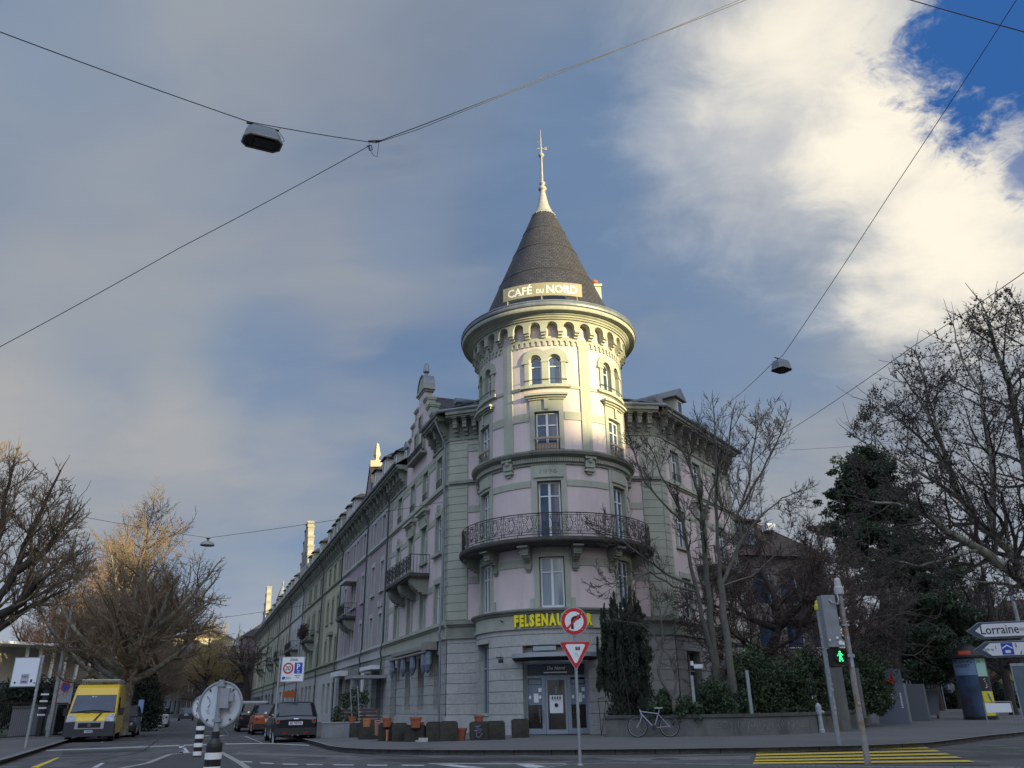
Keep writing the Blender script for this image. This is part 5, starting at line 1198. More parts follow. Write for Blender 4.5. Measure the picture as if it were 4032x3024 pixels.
b = MB(); b.tube([(x0 + .25, FY - .004, sz[0] + .48), (x0 + .25, FY - .006, sz[0] + .48)], .145, 28); b.build('ring_centre', WHITE, bd2)
b = MB(); b.text('30', x0 + .145, sz[0] + .40, .17, lambda a, zz: (a, FY - .009, zz), width=.21, bold=.02); b.text('ZONE', x0 + .30, sz[0] + .75, .085, lambda a, zz: (a, FY - .002, zz), width=.30, bold=.01)
blur_line(b, x0 + .52, sz[0] + .19, .24, .03, FY - .002); blur_line(b, x0 + .58, sz[0] + .12, .13, .03, FY - .002, seed=2); blur_line(b, x0 + .18, sz[0] + .14, .24, .022, FY - .002, seed=3); blur_line(b, x0 + .18, sz[0] + .08, .2, .022, FY - .002, seed=4); b.build('sign_text', BLACK, bd2)
b = MB(); b.box(x0 + .50, x0 + .80, FY - .003, FY, sz[0] + .28, sz[0] + .68); b.tube([(x0 + .10, FY, sz[0] + .12), (x0 + .10, FY - .003, sz[0] + .12)], .06, 18); bl = b.build('blue_panel', BLUE, bd2)
b = MB(); b.text('P', x0 + .59, sz[0] + .44, .20, lambda a, zz: (a, FY - .006, zz), width=.13, bold=.03)
for a, c_, e, f_ in ((.60, .71, .31, .325), (.60, .71, .38, .395)): b.box(x0 + a, x0 + c_, FY - .006, FY - .004, sz[0] + e, sz[0] + f_)
b.add([(x0 + .60, FY - .006, sz[0] + .325), (x0 + .615, FY - .006, sz[0] + .325), (x0 + .71, FY - .006, sz[0] + .38), (x0 + .695, FY - .006, sz[0] + .38)], [(0, 1, 2, 3)]); b.add([(x0 + .71, FY - .006, sz[0] + .325), (x0 + .695, FY - .006, sz[0] + .325), (x0 + .60, FY - .006, sz[0] + .38), (x0 + .615, FY - .006, sz[0] + .38)], [(0, 1, 2, 3)]); b.build('panel_symbol', WHITE, bl)
# no right turn over give way
p = G(2285, 3014); dd = math.hypot(p.x, p.y); n_ = thing('road_sign_post', 'no-right-turn sign above a stickered give-way triangle on a slim grey post', 'traffic sign', (p.x, p.y, 0))
cz1 = D(2256, 2447, dd).z; cz2t = D(2266, 2527, dd).z; cz2b = D(2272, 2640, dd).z; cx1 = D(2256, 2447, dd).x - p.x; 
b = MB(); b.tube([(0, 0, 0), (0, 0, cz1 + .3)], .034, 10); b.lathe([(.07, 0), (.06, .03), (.036, .04)], (0, 0, 0), 12); b.build('pole', GALV, n_)
RR = .308
b = MB(); b.tube([(0, -.05, cz1), (0, -.036, cz1)], RR, 44); s1 = b.build('round_sign', GALV, n_)
def disc(name, r, y, M, par): b = MB(); b.tube([(0, y, cz1), (0, y - .001, cz1)], r, 44); return b.build(name, M, par)
disc('red_rim', RR * .92, -.053, RED, s1); disc('white_field', RR * .68, -.056, WHITE, s1)
b = MB()
def flat(b, pts, y): b.face([b.pl(Vector((x, y, cz1 + z_)), (x, z_, 0)) for x, z_ in pts])
flat(b, [(-.075, -.17), (-.015, -.17), (-.015, .0), (-.075, .0)], -.059); 
for i in range(8):
    a, c_ = math.pi - i * math.pi / 16, math.pi - (i + 1) * math.pi / 16; flat(b, [(.04 + .055 * math.cos(a), .0 + .055 * math.sin(a)), (.04 + .115 * math.cos(a), .0 + .115 * math.sin(a)), (.04 + .115 * math.cos(c_), .0 + .115 * math.sin(c_)), (.04 + .055 * math.cos(c_), .055 * math.sin(c_))], -.059)
flat(b, [(.04, .055), (.075, .055), (.075, .115), (.04, .115)], -.059); flat(b, [(.07, .02), (.165, .085), (.07, .15)], -.059)
b.build('arrow', BLACK, s1)
b = MB(); q = .205; t = .032; flat(b, [(-q, -q + t), (-q + t, -q), (q, q - t), (q - t, q)], -.062); b.build('red_slash', RED, s1)
b = MB()
for a in (45, 135, 225, 315): b.tube([(RR * .8 * math.cos(R_(a)), -.066, cz1 + RR * .8 * math.sin(R_(a))), (RR * .8 * math.cos(R_(a)), -.05, cz1 + RR * .8 * math.sin(R_(a)))], .009, 6)
build_each(b, 'sign_bolt', WHITE, s1)
def tri(name, k, y, M, par, th=.004):
    w_, zt, zb = .345 * k, cz2t - (1 - k) * .14, cz2b + (1 - k) * .34; P = []
    rr = .035
    for cx_, cz_, a0 in ((w_ - rr, zt - rr, 0), (-w_ + rr, zt - rr, 90), (0, zb + rr * 1.6, 210)):
        for j in range(4): a = R_(a0 + j * (90 if a0 < 200 else 120) / 3); P.append((cx_ + rr * math.cos(a), cz_ + rr * math.sin(a)))
    b = MB(); b.prism(P, y - th, y, lambda x, zz, t: (x, t, zz)); return b.build(name, M, par)
s2 = tri('give_way_sign', 1.0, -.036, GALV, n_, .014); tri('red_border', .93, -.051, RED, s2, .002); tri('white_centre', .62, -.054, WHITE, s2, .002)
zc = (cz2t * .6 + cz2b * .4)
b = MB(); b.box(.0, .105, -.060, -.0575, zc + .06, zc + .13); st_ = b.build('sticker', BLACK, s2); b = MB(); b.box(.015, .09, -.063, -.061, zc + .10, zc + .115); b.box(.03, .08, -.063, -.061, zc + .075, zc + .085); b.text('?L', -.01, zc - .07, .08, lambda a, zz: (a, -.0585, zz), width=.09, bold=.02); b.build('sticker_print', mat('grey_print', (.4, .4, .38), .6), st_)
# ================================================================ pedestrian lights: rusty mast in front, second pole behind
p = G(3418, 3010); dd = math.hypot(p.x, p.y); tz = D(3284, 2275, dd).z
t1 = thing('signal_mast', 'rust-stained stickered mast holding the back of a signal box and the green walking man', 'traffic light', (p.x, p.y, 0))
b = MB(); b.tube([(0, 0, 0), (0, 0, tz - .32)], [.062, .055], 14); b.build('pole', mat('rust_stained_steel', (.26, .255, .24), .7, (.20, .19, .17), 6, mottle=(3.2, .5, .62, (.20, .11, .05)), streak=(.10, .09, .08)), t1)
b = MB(); b.lathe([(.085, tz - .36), (.095, tz - .34), (.095, tz - .22), (.075, tz - .18), (.065, tz - .05), (.045, tz - .01), (0, tz)], (0, 0, 0), 16); b.build('cap', mat('pale_grey_cap', (.40, .40, .38), .5), t1)
b = MB(); xs = -.30; z0, z1 = tz - 1.42, tz - .38
b.prism([(-.16, -.16), (-.04, -.20), (.12, -.18), (.13, .10), (-.16, .10)], z0, z1, lambda x, y, t: (xs + x, y, t)); hb_ = b.build('signal_box', mat('grey_signal_housing', (.22, .23, .235), .6, (.18, .19, .195), 5), t1)
b = MB(); b.tube([(xs - .02, -.20, z1 - .1), (xs + .02, -.24, z1 - .16), (xs + .14, -.22, z1 - .2), (xs + .22, -.1, z1 - .1), (xs + .24, -.02, z1 + .08)], .014, 6); b.build('cable', GALV, hb_)
b = MB(); b.box(xs - .0, xs + .05, -.205, -.2, z0 + .16, z0 + .2); b.box(xs - .14, xs - .11, -.19, -.18, z0 + .12, z0 + .16); b.tube([(xs + .08, -.20, z0 + .08), (xs + .08, -.197, z0 + .08)], .045, 12); build_each(b, 'sticker', WHITE, hb_)
b = MB(); b.box(xs - .10, xs + .22, -.10, .14, z0 - .36, z0 - .02); b.box(xs + .16, .0, -.03, .03, z0 - .14, z0 - .10); b.box(xs + .1, .0, -.03, .03, z1 - .2, z1 - .17); sg_ = b.build('signal_head', BLACK, t1)
b = MB(); b.tube([(xs + .06, -.10, z0 - .18), (xs + .06, -.14, z0 - .18)], [.125, .13], 20, False); b.build('lamp_hood', BLACK, sg_)
GRN = mat('green_signal_light', (0, .3, .05), .5, emit=(.02, 1.0, .16), estr=1.6)
b = MB(); cx_, cz_ = xs + .06, z0 - .18; Y_ = -.112
b.tube([(cx_, Y_, cz_ + .085), (cx_, Y_ - .002, cz_ + .085)], .018, 10)
for P in ([(-.022, .06), (.022, .06), (.018, -.005), (-.018, -.005)], [(-.018, .0), (.004, .0), (-.016, -.1), (-.034, -.1)], [(.0, .0), (.018, .0), (.05, -.095), (.030, -.1)], [(-.02, .06), (-.02, .045), (-.055, .0), (-.06, .012)], [(.02, .06), (.02, .04), (.052, .015), (.058, .028)]):
    b.face([b.pl(Vector((cx_ + x, Y_, cz_ + z_)), (x, z_, 0)) for x, z_ in P])
b.build('walking_figure', GRN, sg_)
b = MB(); b.box(-.075, .075, -.075, .075, z0 - .20, z0 - .14); b.box(-.07, .07, -.07, .07, z0 + .42, z0 + .46); build_each(b, 'clamp', GALV, t1)
b = MB(); rg = random.Random(5)
for zz, h, w_ in ((1.92, .09, .05), (1.80, .12, .07), (2.35, .05, .04), (1.1, .05, .05), (1.45, .08, .03), (2.6, .04, .03)): b.box(-w_ / 2, w_ / 2, -.068, -.060, zz, zz + h)
build_each(b, 'sticker', mat('faded_sticker', (.42, .43, .46), .6, (.12, .14, .22), 30), t1)
p = G(3305, 2935, .12); dd = math.hypot(p.x, p.y); tz2 = D(3222, 2400, dd).z
t2 = thing('signal_pole', 'plain grey pole with a yellow cap and torn stickers, left of the rusty mast', 'pole', (p.x, p.y, .12)); tz2 -= .12
b = MB(); b.tube([(0, 0, 0), (0, 0, tz2)], [.062, .055], 14); b.build('pole', mat('grey_painted_pole', (.25, .27, .29), .6, (.20, .215, .23), 5), t2)
b = MB(); b.lathe([(.08, tz2 - .02), (.09, tz2), (.09, tz2 + .10), (.06, tz2 + .14), (.05, tz2 + .22), (0, tz2 + .25)], (0, 0, 0), 16); b.build('cap', mat('yellow_cap', (.55, .47, .03), .5), t2)
b = MB()
for i in range(15): zz = .7 + i * .145; a = rg.uniform(-.03, .03); b.box(a - .025, a + .03, -.066, -.058, zz, zz + rg.uniform(.03, .11))
build_each(b, 'sticker', mat('faded_sticker', ()), t2); b = MB(); b.box(-.07, .07, -.07, .07, tz2 - 1.0, tz2 - .96); b.build('clamp', GALV, t2)
# direction signs at the right edge
p = D(4122, 2860, 27.5); r = thing('direction_sign', 'white arrow signs pointing left, the upper one reading Lorraine', 'direction sign', (p.x, p.y, .12), R_(-22))
q0, q1 = D(3848, 2478, 21.5), D(4032, 2478, 21.5); sc = (q1 - q0).length / 184
zt = D(3930, 2480, 27.0).z - .12
b = MB(); b.tube([(-.05, .06, 0), (-.05, .06, zt + 1.5)], .05, 12); b.build('pole', GALV, r)
LX = -1.40
def arrow_sign(zc, h, x0, name, M=WHITE):
    FR_ = mat('dark_blue_grey_frame', (.05, .07, .10), .5)
    P = [(x0, zc), (x0 + .32, zc + h / 2), (.9, zc + h / 2), (.9, zc - h / 2), (x0 + .32, zc - h / 2)]
    b = MB(); b.prism(P, -.03, .0, lambda x, zz, t: (x, t, zz)); o = b.build(name, FR_, r)
    b = MB(); P2 = [(x0 + .20, zc), (x0 + .42, zc + h * .42), (.87, zc + h * .42), (.87, zc - h * .42), (x0 + .42, zc - h * .42)]; b.prism(P2, -.036, -.031, lambda x, zz, t: (x, t, zz)); b.build('sign_face', M, o); 
    b = MB(); P3 = [(x0 - .03, zc), (x0 + .31, zc + h / 2 + .02), (.92, zc + h / 2 + .02), (.92, zc - h / 2 - .02), (x0 + .31, zc - h / 2 - .02)]; b.prism(P3, -.012, .012, lambda x, zz, t: (x, t, zz)); b.build('sign_rim', GALV, o)
    return o
a1_ = arrow_sign(zt + .02, .42, LX, 'upper_arrow'); a2_ = arrow_sign(zt - .50, .40, LX + .08, 'lower_arrow')
b = MB(); b.text('Lorraine', LX + .34, zt - .08, .25, lambda a, zz: (a, -.040, zz), width=.96, bold=.01); b.build('sign_text', BLACK, a1_)
b = MB(); b.box(LX + 1.31, LX + 1.45, -.042, -.037, zt - .02, zt + .06); b.build('small_symbol', mat('grey_print', ()), a1_)
b = MB(); b.box(LX + .76, LX + 1.05, -.042, -.037, zt - .65, zt - .34); bp_ = b.build('blue_panel', BLUE, a2_)
b = MB(); P = [(LX + .78, zt - .46), (LX + .905, zt - .38), (LX + 1.03, zt - .46), (LX + 1.03, zt - .50), (LX + .905, zt - .42), (LX + .78, zt - .50)]; b.face([b.pl(Vector((x, -.045, z_)), (x, z_, 0)) for x, z_ in P]); b.box(LX + .84, LX + .97, -.047, -.044, zt - .61, zt - .53); b.build('panel_symbol', WHITE, bp_)
b = MB(); rg = random.Random(9)
for i in range(7): x = LX + (.34, .42, .52, .64, 1.14, 1.24, 1.34)[i]; z_ = zt - .5 + rg.uniform(-.12, .12); b.tube([(x + rg.uniform(-.04, .04), -.041, z_ + rg.uniform(-.06, .06)) for _ in range(4)], .008, 3, False)
build_each(b, 'sticker', BLACK, a2_)
# left: white sign panel, lamp post, no-parking board
p = G(99, 2946, .12); dd = math.hypot(p.x, p.y); s_ = thing('blank_sign', 'white rectangular sign panel with small stickers, on a stickered post at the left', 'sign', (p.x, p.y, .12))
zT = D(158, 2580, dd).z - .12; P0, P1 = D(33, 2665, dd), D(140, 2665, dd); w_ = (P1 - P0).length
b = MB(); b.tube([(0, 0, 0), (0, 0, zT)], .045, 10); b.build('pole', GALV, s_)
h_ = .86; b = MB(); b.box(-w_ - .12, -.02, -.07, -.04, zT - 1.02, zT - .06); b.box(-.1, .05, -.05, .05, zT - .3, zT - .24); b.box(-.1, .05, -.05, .05, zT - .9, zT - .84); pf = b.build('panel_frame', GALV, s_)
b = MB(); b.box(-w_ - .09, -.05, -.076, -.071, zT - .99, zT - .09); pn = b.build('panel', mat('bright_white_panel', (.66, .70, .76), .5), pf)
b = MB(); b.box(-w_ * .72, -w_ * .38, -.082, -.078, zT - .92, zT - .60); st1 = b.build('grey_notice', mat('light_grey_notice', (.36, .37, .44), .6), pn)
b = MB(); b.text('PLAKA', -w_ * .69, zT - .72, .07, lambda a, zz: (a, -.086, zz), width=w_ * .26, bold=.02); blur_line(b, -w_ * .69, zT - .88, w_ * .26, .05, -.086); b.box(-w_ * .30, -w_ * .22, -.084, -.079, zT - .88, zT - .78); b.tube([(-w_ * .95, -.084, zT - .88), (-w_ * .95, -.079, zT - .88)], .035, 10); b.box(-w_ * .14, -w_ * .08, -.084, -.079, zT - .92, zT - .88); b.build('notice_text', BLACK, st1)
b = MB()
for i in range(12): zz = .9 + i * .12; b.box(-.03, .03, -.052, -.044, zz, zz + rg.uniform(.03, .09))
build_each(b, 'sticker', mat('faded_sticker', ()), s_)
p = D(195, 2862, 47); l = thing('street_lamp_post', 'tall plain grey steel post standing between the white panel and the van', 'lamp post', (p.x, p.y, .12)); q = D(290, 2362, 47)
b = MB(); b.tube([(0, 0, 0), (0, 0, 2.6), (0, 0, q.z)], [.11, .10, .06], 12); b.build('post', GALV, l); b = MB(); b.box(-.12, .12, -.125, -.10, .3, 1.0); b.build('service_door', GALV, l)
p = D(226, 2858, 49); l = thing('no_parking_board', 'grey no-parking board with a round sign, left of the yellow van', 'sign', (p.x, p.y, .12)); z_ = D(240, 2775, 49).z
b = MB(); b.tube([(-.2, 0, 0), (-.2, 0, z_ + 1.0)], .03, 8); b.tube([(.35, 0, 0), (.35, 0, z_ + 1.0)], .03, 8); b.build('pole', GALV, l)
b = MB(); b.box(-.42, .48, -.06, -.03, z_ - .1, z_ + 1.05); bb = b.build('board', mat('grey_board', (.32, .32, .34), .6), l)
b = MB(); b.tube([(.08, -.064, z_ + .72), (.08, -.061, z_ + .72)], .24, 24); ro = b.build('red_ring', RED, bb); b = MB(); b.tube([(.08, -.068, z_ + .72), (.08, -.066, z_ + .72)], .17, 24); b.build('blue_disc', BLUE, ro)
# ================================================================ suspended lamps and wires
def wire(label, pts, r=.012, grp=None):
    b = MB(); o0 = Vector(pts[0]); P = []
    for a, c_ in zip(pts, pts[1:]):
        a, c_ = Vector(a), Vector(c_); L_ = (c_ - a).length
        for k in range(10): t = k / 10; P.append(a + (c_ - a) * t - Vector((0, 0, L_ * .006 * 4 * t * (1 - t))))
    P.append(Vector(pts[-1])); b.tube(P, r, 5); o = b.build('overhead_wire', mat('black_cable', (.012, .013, .018), .6)); tag(o, label, 'cable', 'overhead wires'); return o
J = D(1475, 562, 13.6); LA = D(975, 478, 12.9); LB = D(1105, 503, 13.0)
wire('black wire from the upper left edge carrying the box lamp to the knot of wires', [D(-200, 50, 11.5), LA, LB, J], .009)
wire('double wire rising from the knot of wires to the top edge above the tower', [J, D(2200, 280, 15), D(2960, -10, 17), D(3300, -140, 18)], .010)
b = MB(); A_ = J + Vector((.02, 0, -.01)); P = [A_, D(1640, 512, 13.9), D(1900, 408, 14.3), D(2200, 290, 14.9), D(2650, 110, 16), D(2980, -30, 17)]; b.tube(P, .007, 4); o = b.build('lamp_feed_cable', MATS['black_cable']); tag(o, 'thin feed cable looping just under the double wire above the tower', 'cable', 'overhead wires')
wire('single wire running from the knot of wires down to the left edge', [D(1458, 572, 13.6), D(700, 980, 15.5), D(-150, 1445, 18)], .008)
b = MB(); b.tube([D(1452, 556, 13.6), D(1458, 590, 13.6), D(1470, 612, 13.6), D(1485, 618, 13.6), D(1492, 560, 13.6)], .006, 4); b.tube([D(1445, 575, 13.6), D(1462, 572, 13.6), D(1466, 590, 13.6), D(1455, 592, 13.6), D(1452, 578, 13.6)], .012, 4); b.tube([D(1450, 556, 13.6), D(1500, 554, 13.6)], .018, 5); o = b.build('wire_clamp', MATS['black_cable']); tag(o, 'knot of clamps and a drooping loop where the overhead wires meet', 'cable clamp')
b = MB(); b.tube([D(1105, 505, 13), D(1096, 515, 13), D(1112, 540, 13), D(1120, 555, 13), D(1108, 560, 12.9)], .006, 4); o = b.build('lamp_feed_cable', MATS['black_cable']); tag(o, 'short curled cable dropping from the wire into the big box lamp', 'cable')
def box_lamp(label, c, right, w_, dp, h, drop=.12):
    """flat box lantern seen from below; right = direction of the wire"""
    l = thing('suspended_lamp', label, 'street lamp', c); l.rotation_euler = (0, -math.atan2(right.z, math.hypot(right.x, right.y)), math.atan2(right.y, right.x)); k = .10
    P = [(-w_ / 2 + k, -dp / 2), (w_ / 2 - k, -dp / 2), (w_ / 2, -dp / 2 + k), (w_ / 2, dp / 2 - k), (w_ / 2 - k, dp / 2), (-w_ / 2 + k, dp / 2), (-w_ / 2, dp / 2 - k), (-w_ / 2, -dp / 2 + k)]
    b = MB(); loft(b, [[(x * .80, y * .80, h) for x, y in P], [(x * .92, y * .92, h * .62) for x, y in P], [(x, y, 0) for x, y in P]]); b.face([b.pl(Vector((x * .8, y * .8, h)), (x, y, 0)) for x, y in P]); hs_ = b.build('housing', mat('blue_grey_lamp_housing', (.13, .16, .19), .5), l)
    b = MB(); b.tube([(x, y, -.012) for x, y in P + P[:1]], .022, 6); b.build('rim', mat('pale_lamp_rim', (.26, .25, .22), .5), l)
    b = MB(); b.face([b.pl(Vector((x * .97, y * .97, -.004)), (x, y, 0)) for x, y in P]); gl = b.build('lens', mat('dark_lamp_lens', (.012, .012, .014), .25), l)
    b = MB(); b.box(-w_ * .22, w_ * .30, -dp * .32, dp * .32, -.03, -.008); b.build('reflector', mat('dark_reflector', (.03, .028, .026), .3), gl)
    b = MB(); b.tube([(-w_ * .42, 0, h + drop), (w_ * .45, 0, h + drop)], .022, 6); b.tube([(-w_ * .2, 0, h), (-w_ * .2, 0, h + drop)], .015, 5); b.tube([(w_ * .2, 0, h), (w_ * .2, 0, h + drop)], .015, 5); b.build('hanger', IRON, l)
    return l
lc = D(1032, 560, 13.0); box_lamp('large blue-grey box lamp hanging from the wire at the upper left', lc, (LB - LA).normalized() - Vector((0, 0, .08)), .70, .42, .24)
lc = D(3077, 1455, 27.0); box_lamp('small box lamp hanging on the long wire at the right of the tower', lc, Vector((.8, .5, 0)), .62, .52, .30, .10)
wire('long wire from the top right corner past the small box lamp', [D(4040, -60, 20), D(3500, 770, 23), D(3082, 1400, 27), D(3040, 1432, 27.3), D(2850, 1600, 40), FR.map(7, 14.9, .7)], .011)
wire('short wire crossing the top right corner of the sky', [D(3450, -40, 16), D(4200, 170, 16)], .013)
wire('wire from the right edge running down behind the bare tree', [D(4150, 990, 22), D(3600, 1360, 28), D(3062, 1722, 42), D(2990, 1790, 44)], .012)
wire('faint thin wire between the right wing and the plane tree', [D(3110, 1772, 60), D(3500, 1745, 60), D(4300, 1700, 60)], .012)
def dome_lamp(label, c, k=1.0):
    l = thing('hanging_dome_lamp', label, 'street lamp', c); b = MB(); b.lathe([(.36 * k, 0), (.355 * k, .05 * k), (.29 * k, .15 * k), (.16 * k, .22 * k), (.06 * k, .24 * k)], (0, 0, 0), 24); b.build('shade', mat('grey_lamp_shade', (.16, .18, .20), .5), l, smooth=True)
    b = MB(); b.lathe([(0, .02), (.33 * k, .02)], (0, 0, 0), 24); b.build('lamp_glass', mat('dull_lamp_glass', (.10, .11, .12), .3), l); b = MB(); b.lathe([(.06 * k, .24 * k), (.05 * k, .32 * k), (.12 * k, .36 * k), (.03 * k, .40 * k), (0, .41 * k)], (0, 0, 0), 12); b.build('hanger', IRON, l)
d1 = D(816, 2148, 44); dome_lamp('nearer of the domed lamps, hanging on the wire in the middle of the street', d1, 1.0)
d2 = D(770, 2464, 92); dome_lamp('farther domed lamp, half lost among the twigs of the plane tree', d2, 1.2)
tc_ = d1 + Vector((0, 0, .40)); wire('street-crossing wire that carries the nearer domed lamp', [D(310, 2032, 42), tc_, FL.map(1.2, 10.55, 0)], .012)
wire('street-crossing wire that carries the farther domed lamp', [D(500, 2440, 95), d2 + Vector((0, 0, .5)), FL.map(50, 11.2, .0)], .018)
wire('lowest thin wire crossing the far end of the street', [D(500, 2560, 130), D(860, 2535, 130), FL.map(98, 9, .0)], .02)
# ================================================================ low wall, planters, pots
def blockrun(name, label, cat, pts, w, z0, z1, M, group=None, cope=None):
    r = thing(name, label, cat, (pts[0][0], pts[0][1], z0), world=True, group=group); b = MB(); c2 = MB()
    for (x0, y0), (x1, y1) in zip(pts, pts[1:]):
        t = Vector((x1 - x0, y1 - y0, 0)); L_ = t.length; t.normalize(); n = Vector((-t.y, t.x, 0))
        for (bb, a, c_, za, zb) in ((b, 0, w, z0, z1), (c2, -.05, w + .05, z1 + .002, z1 + .10)):
            fn = lambda u, v, tt: Vector((x0, y0, 0)) + t * u + n * v + Vector((0, 0, tt)); bb.prism([(0, a), (L_, a), (L_, c_), (0, c_)], za, zb, fn)
    b.build('wall_body', M, r)
    if cope: c2.build('coping', cope, r)
    return r
gw = blockrun('garden_wall', 'low concrete garden wall scrawled with pale graffiti, carrying the hedge', 'wall', [(3.05, 29.95), (5.0, 28.95), (7.6, 28.75), (10.0, 29.65), (11.9, 31.5), (13.5, 34.2), (15.9, 38.6)], .30, .12, .70, CONC, cope=CONCD)
b = MB(); rg = random.Random(11)
def on_wall(x, z_, seg=((5.0, 28.95), (7.6, 28.75))):
    (x0, y0), (x1, y1) = seg; t = (x - x0) / (x1 - x0); return (x, y0 + (y1 - y0) * t - .012, z_)
seg2 = ((7.6, 28.75), (10.0, 29.65))
GI = .0065
for i in range(17):
    x = 6.75 + i * .19; sg3 = seg2 if x > 7.6 else ((5.0, 28.95), (7.6, 28.75)); x0 = x; zb = .26; 
    if i in (0, 1, 6): b.tube([on_wall(x0 + .08 * math.cos(a), .48 + .10 * math.sin(a), sg3) for a in [2 * math.pi * k / 10 for k in range(11)]], GI, 3, False)
    else:
        P = [on_wall(x0 + rg.uniform(-.07, .07), zb + k * .10, sg3) for k in range(4)]; b.tube(P, GI, 3, False); P = [on_wall(x0 + rg.uniform(-.07, .09), .28 + rg.uniform(0, .3), sg3) for k in range(3)]; b.tube(P, GI, 3, False)
b.build('graffiti', mat('faded_white_spray', (.24, .24, .25), .8), gw)
PLC = [(1309, 2893, .25), (1340, 2897, .38), (1397, 2905, .36), (1447, 2913, .62), (1518, 2919, .47), (1570, 2921, .48), (1632, 2922, .66), (1705, 2921, .44), (1765, 2920, .60), (1886, 2916, .60), (1953, 2914, .62), (2050, 2906, .62)]
nm = ['at the far left end, by the hidden bicycle', 'second from the far left end', 'third from the far left end', 'under the light orange pot, left of the pink urn', 'right of the pink urn, below the wide brown pot', 'between the wide brown and the tall red-brown pot', 'at the right end of the left row, under the tall red-brown pot', 'narrow, right of the white slabs', 'broad and dark, left of the standing orange pot', 'sprayed with a violet tag', 'just right of the tagged one', 'standing alone left of the café door']
VG = mat('violet_spray', (.22, .20, .36), .8)
planters = []
for i, (px, py, w_) in enumerate(PLC):
    p = G(px, py - 1, .12); w2 = w_; dp_ = min(w_, .5); r = thing('stone_planter', 'mossy stone block ' + nm[i], 'planter', (p.x, p.y + dp_ / 2, .12), R_(rg.uniform(-5, 5) + (-24 if i < 3 else -10 if i < 5 else 0)), 'stone blocks along the terrace'); hh = rg.uniform(.50, .60)
    b = MB(); e = .035
    for z0_, z1_, q in ((0, hh - e, 0), (hh - e, hh, e)):
        b.prism([(-w2 / 2 + q, -dp_ / 2 + q), (w2 / 2 - q, -dp_ / 2 + q), (w2 / 2 - q, dp_ / 2 - q), (-w2 / 2 + q, dp_ / 2 - q)], z0_, z1_ + (.0 if q else .0), lambda x, y, t: (x + .012 * math.sin(t * 9), y, t))
    b.build('stone_block', MOSS, r); b = MB(); b.box(-w2 / 2 + .07, w2 / 2 - .07, -dp_ / 2 + .07, dp_ / 2 - .07, hh - .03, hh + .012); b.build('soil', mat('dark_soil', (.02, .016, .012), .95), r); planters.append((r, hh))
    if i == 9:
        b = MB(); y = -dp_ / 2 - .008
        b.tube([(-.10, y, .42), (.08, y, .45), (-.04, y, .40), (-.06, y, .12), (.02, y, .08)], .012, 3); b.tube([(.0, y, .34), (.12, y, .36), (.03, y, .24), (.14, y, .2), (.03, y, .10)], .012, 3); b.tube([(-.14, y, .30), (.0, y, .30)], .012, 3); b.build('spray_tag', VG, r)
TE2 = mat('light_terracotta', (.42, .17, .075), .85, (.36, .14, .06), 8)
def pot(label, c, r0=.17, h=.30, M=TERRA, sc=1.0, rx=0, group='terracotta pots on the terrace'):
    r = thing('flower_pot', label, 'pot', c, 0, group); b = MB(); b.lathe([(0, .0), (r0 * .68, 0), (r0 * .72, .02), (r0 * .92, h * .78), (r0 * 1.0, h * .80), (r0 * 1.02, h), (r0 * .9, h), (r0 * .88, h * .9), (0, h * .88)], (0, 0, 0), 22); b.build('pot_body', M, r, smooth=False)
    b = MB(); b.lathe([(0, h * .93), (r0 * .87, h * .93)], (0, 0, 0), 16); b.build('soil', mat('dark_soil', ()), r)
    if rx: r.rotation_euler = (rx, 0, .3)
    return r
def on_px(x, y, d, dz=0): q = D(x, y, d); return (q.x, q.y, q.z + dz)
pot('tall red-brown pot set on the block at the right end of the left row', on_px(1636, 2866, 28.6), .20, .33); pot('small brown pot behind the tall red-brown pot', on_px(1656, 2860, 29.5), .12, .14)
pot('light orange pot standing on a block near the left end', on_px(1443, 2862, 29.6), .15, .27, TE2); pot('wide brown pot on the block right of the pink urn', on_px(1523, 2863, 29.8), .17, .29)
pot('dark red pot on top of the terracotta box', on_px(1385, 2845, 31.5), .14, .20); pot('standing orange pot on the pavement between two blocks', (G(1813, 2915, .12).x, G(1813, 2915, .12).y, .12), .22, .38, TERRA)
pot('brown pot on the back block beside the tower wall', on_px(1885, 2853, 30.3), .17, .30); pot('orange square-shouldered pot between two blocks at the left', (G(1388, 2894, .12).x, G(1388, 2894, .12).y, .12), .20, .52, TE2)
pot('overturned pink urn lying by the dark blocks', (G(1487, 2916, .12).x, G(1487, 2916, .12).y - .1, .30), .13, .46, mat('pink_terracotta', (.42, .22, .16), .85), rx=R_(14)); pot('narrow tan urn standing against the dark block', (G(1525, 2919, .12).x, G(1525, 2919, .12).y - .05, .12), .06, .36, TE2)
b = MB(); q = G(1660, 2921, .12); b.box(q.x - .2, q.x + .2, q.y - .05, q.y + .15, .12, .17); b.box(q.x - .1, q.x + .2, q.y + .0, q.y + .2, .172, .24); o = b.build('white_slabs', STONEP); tag(o, 'two white slabs lying on the pavement in the gap between the blocks', 'stone slab')
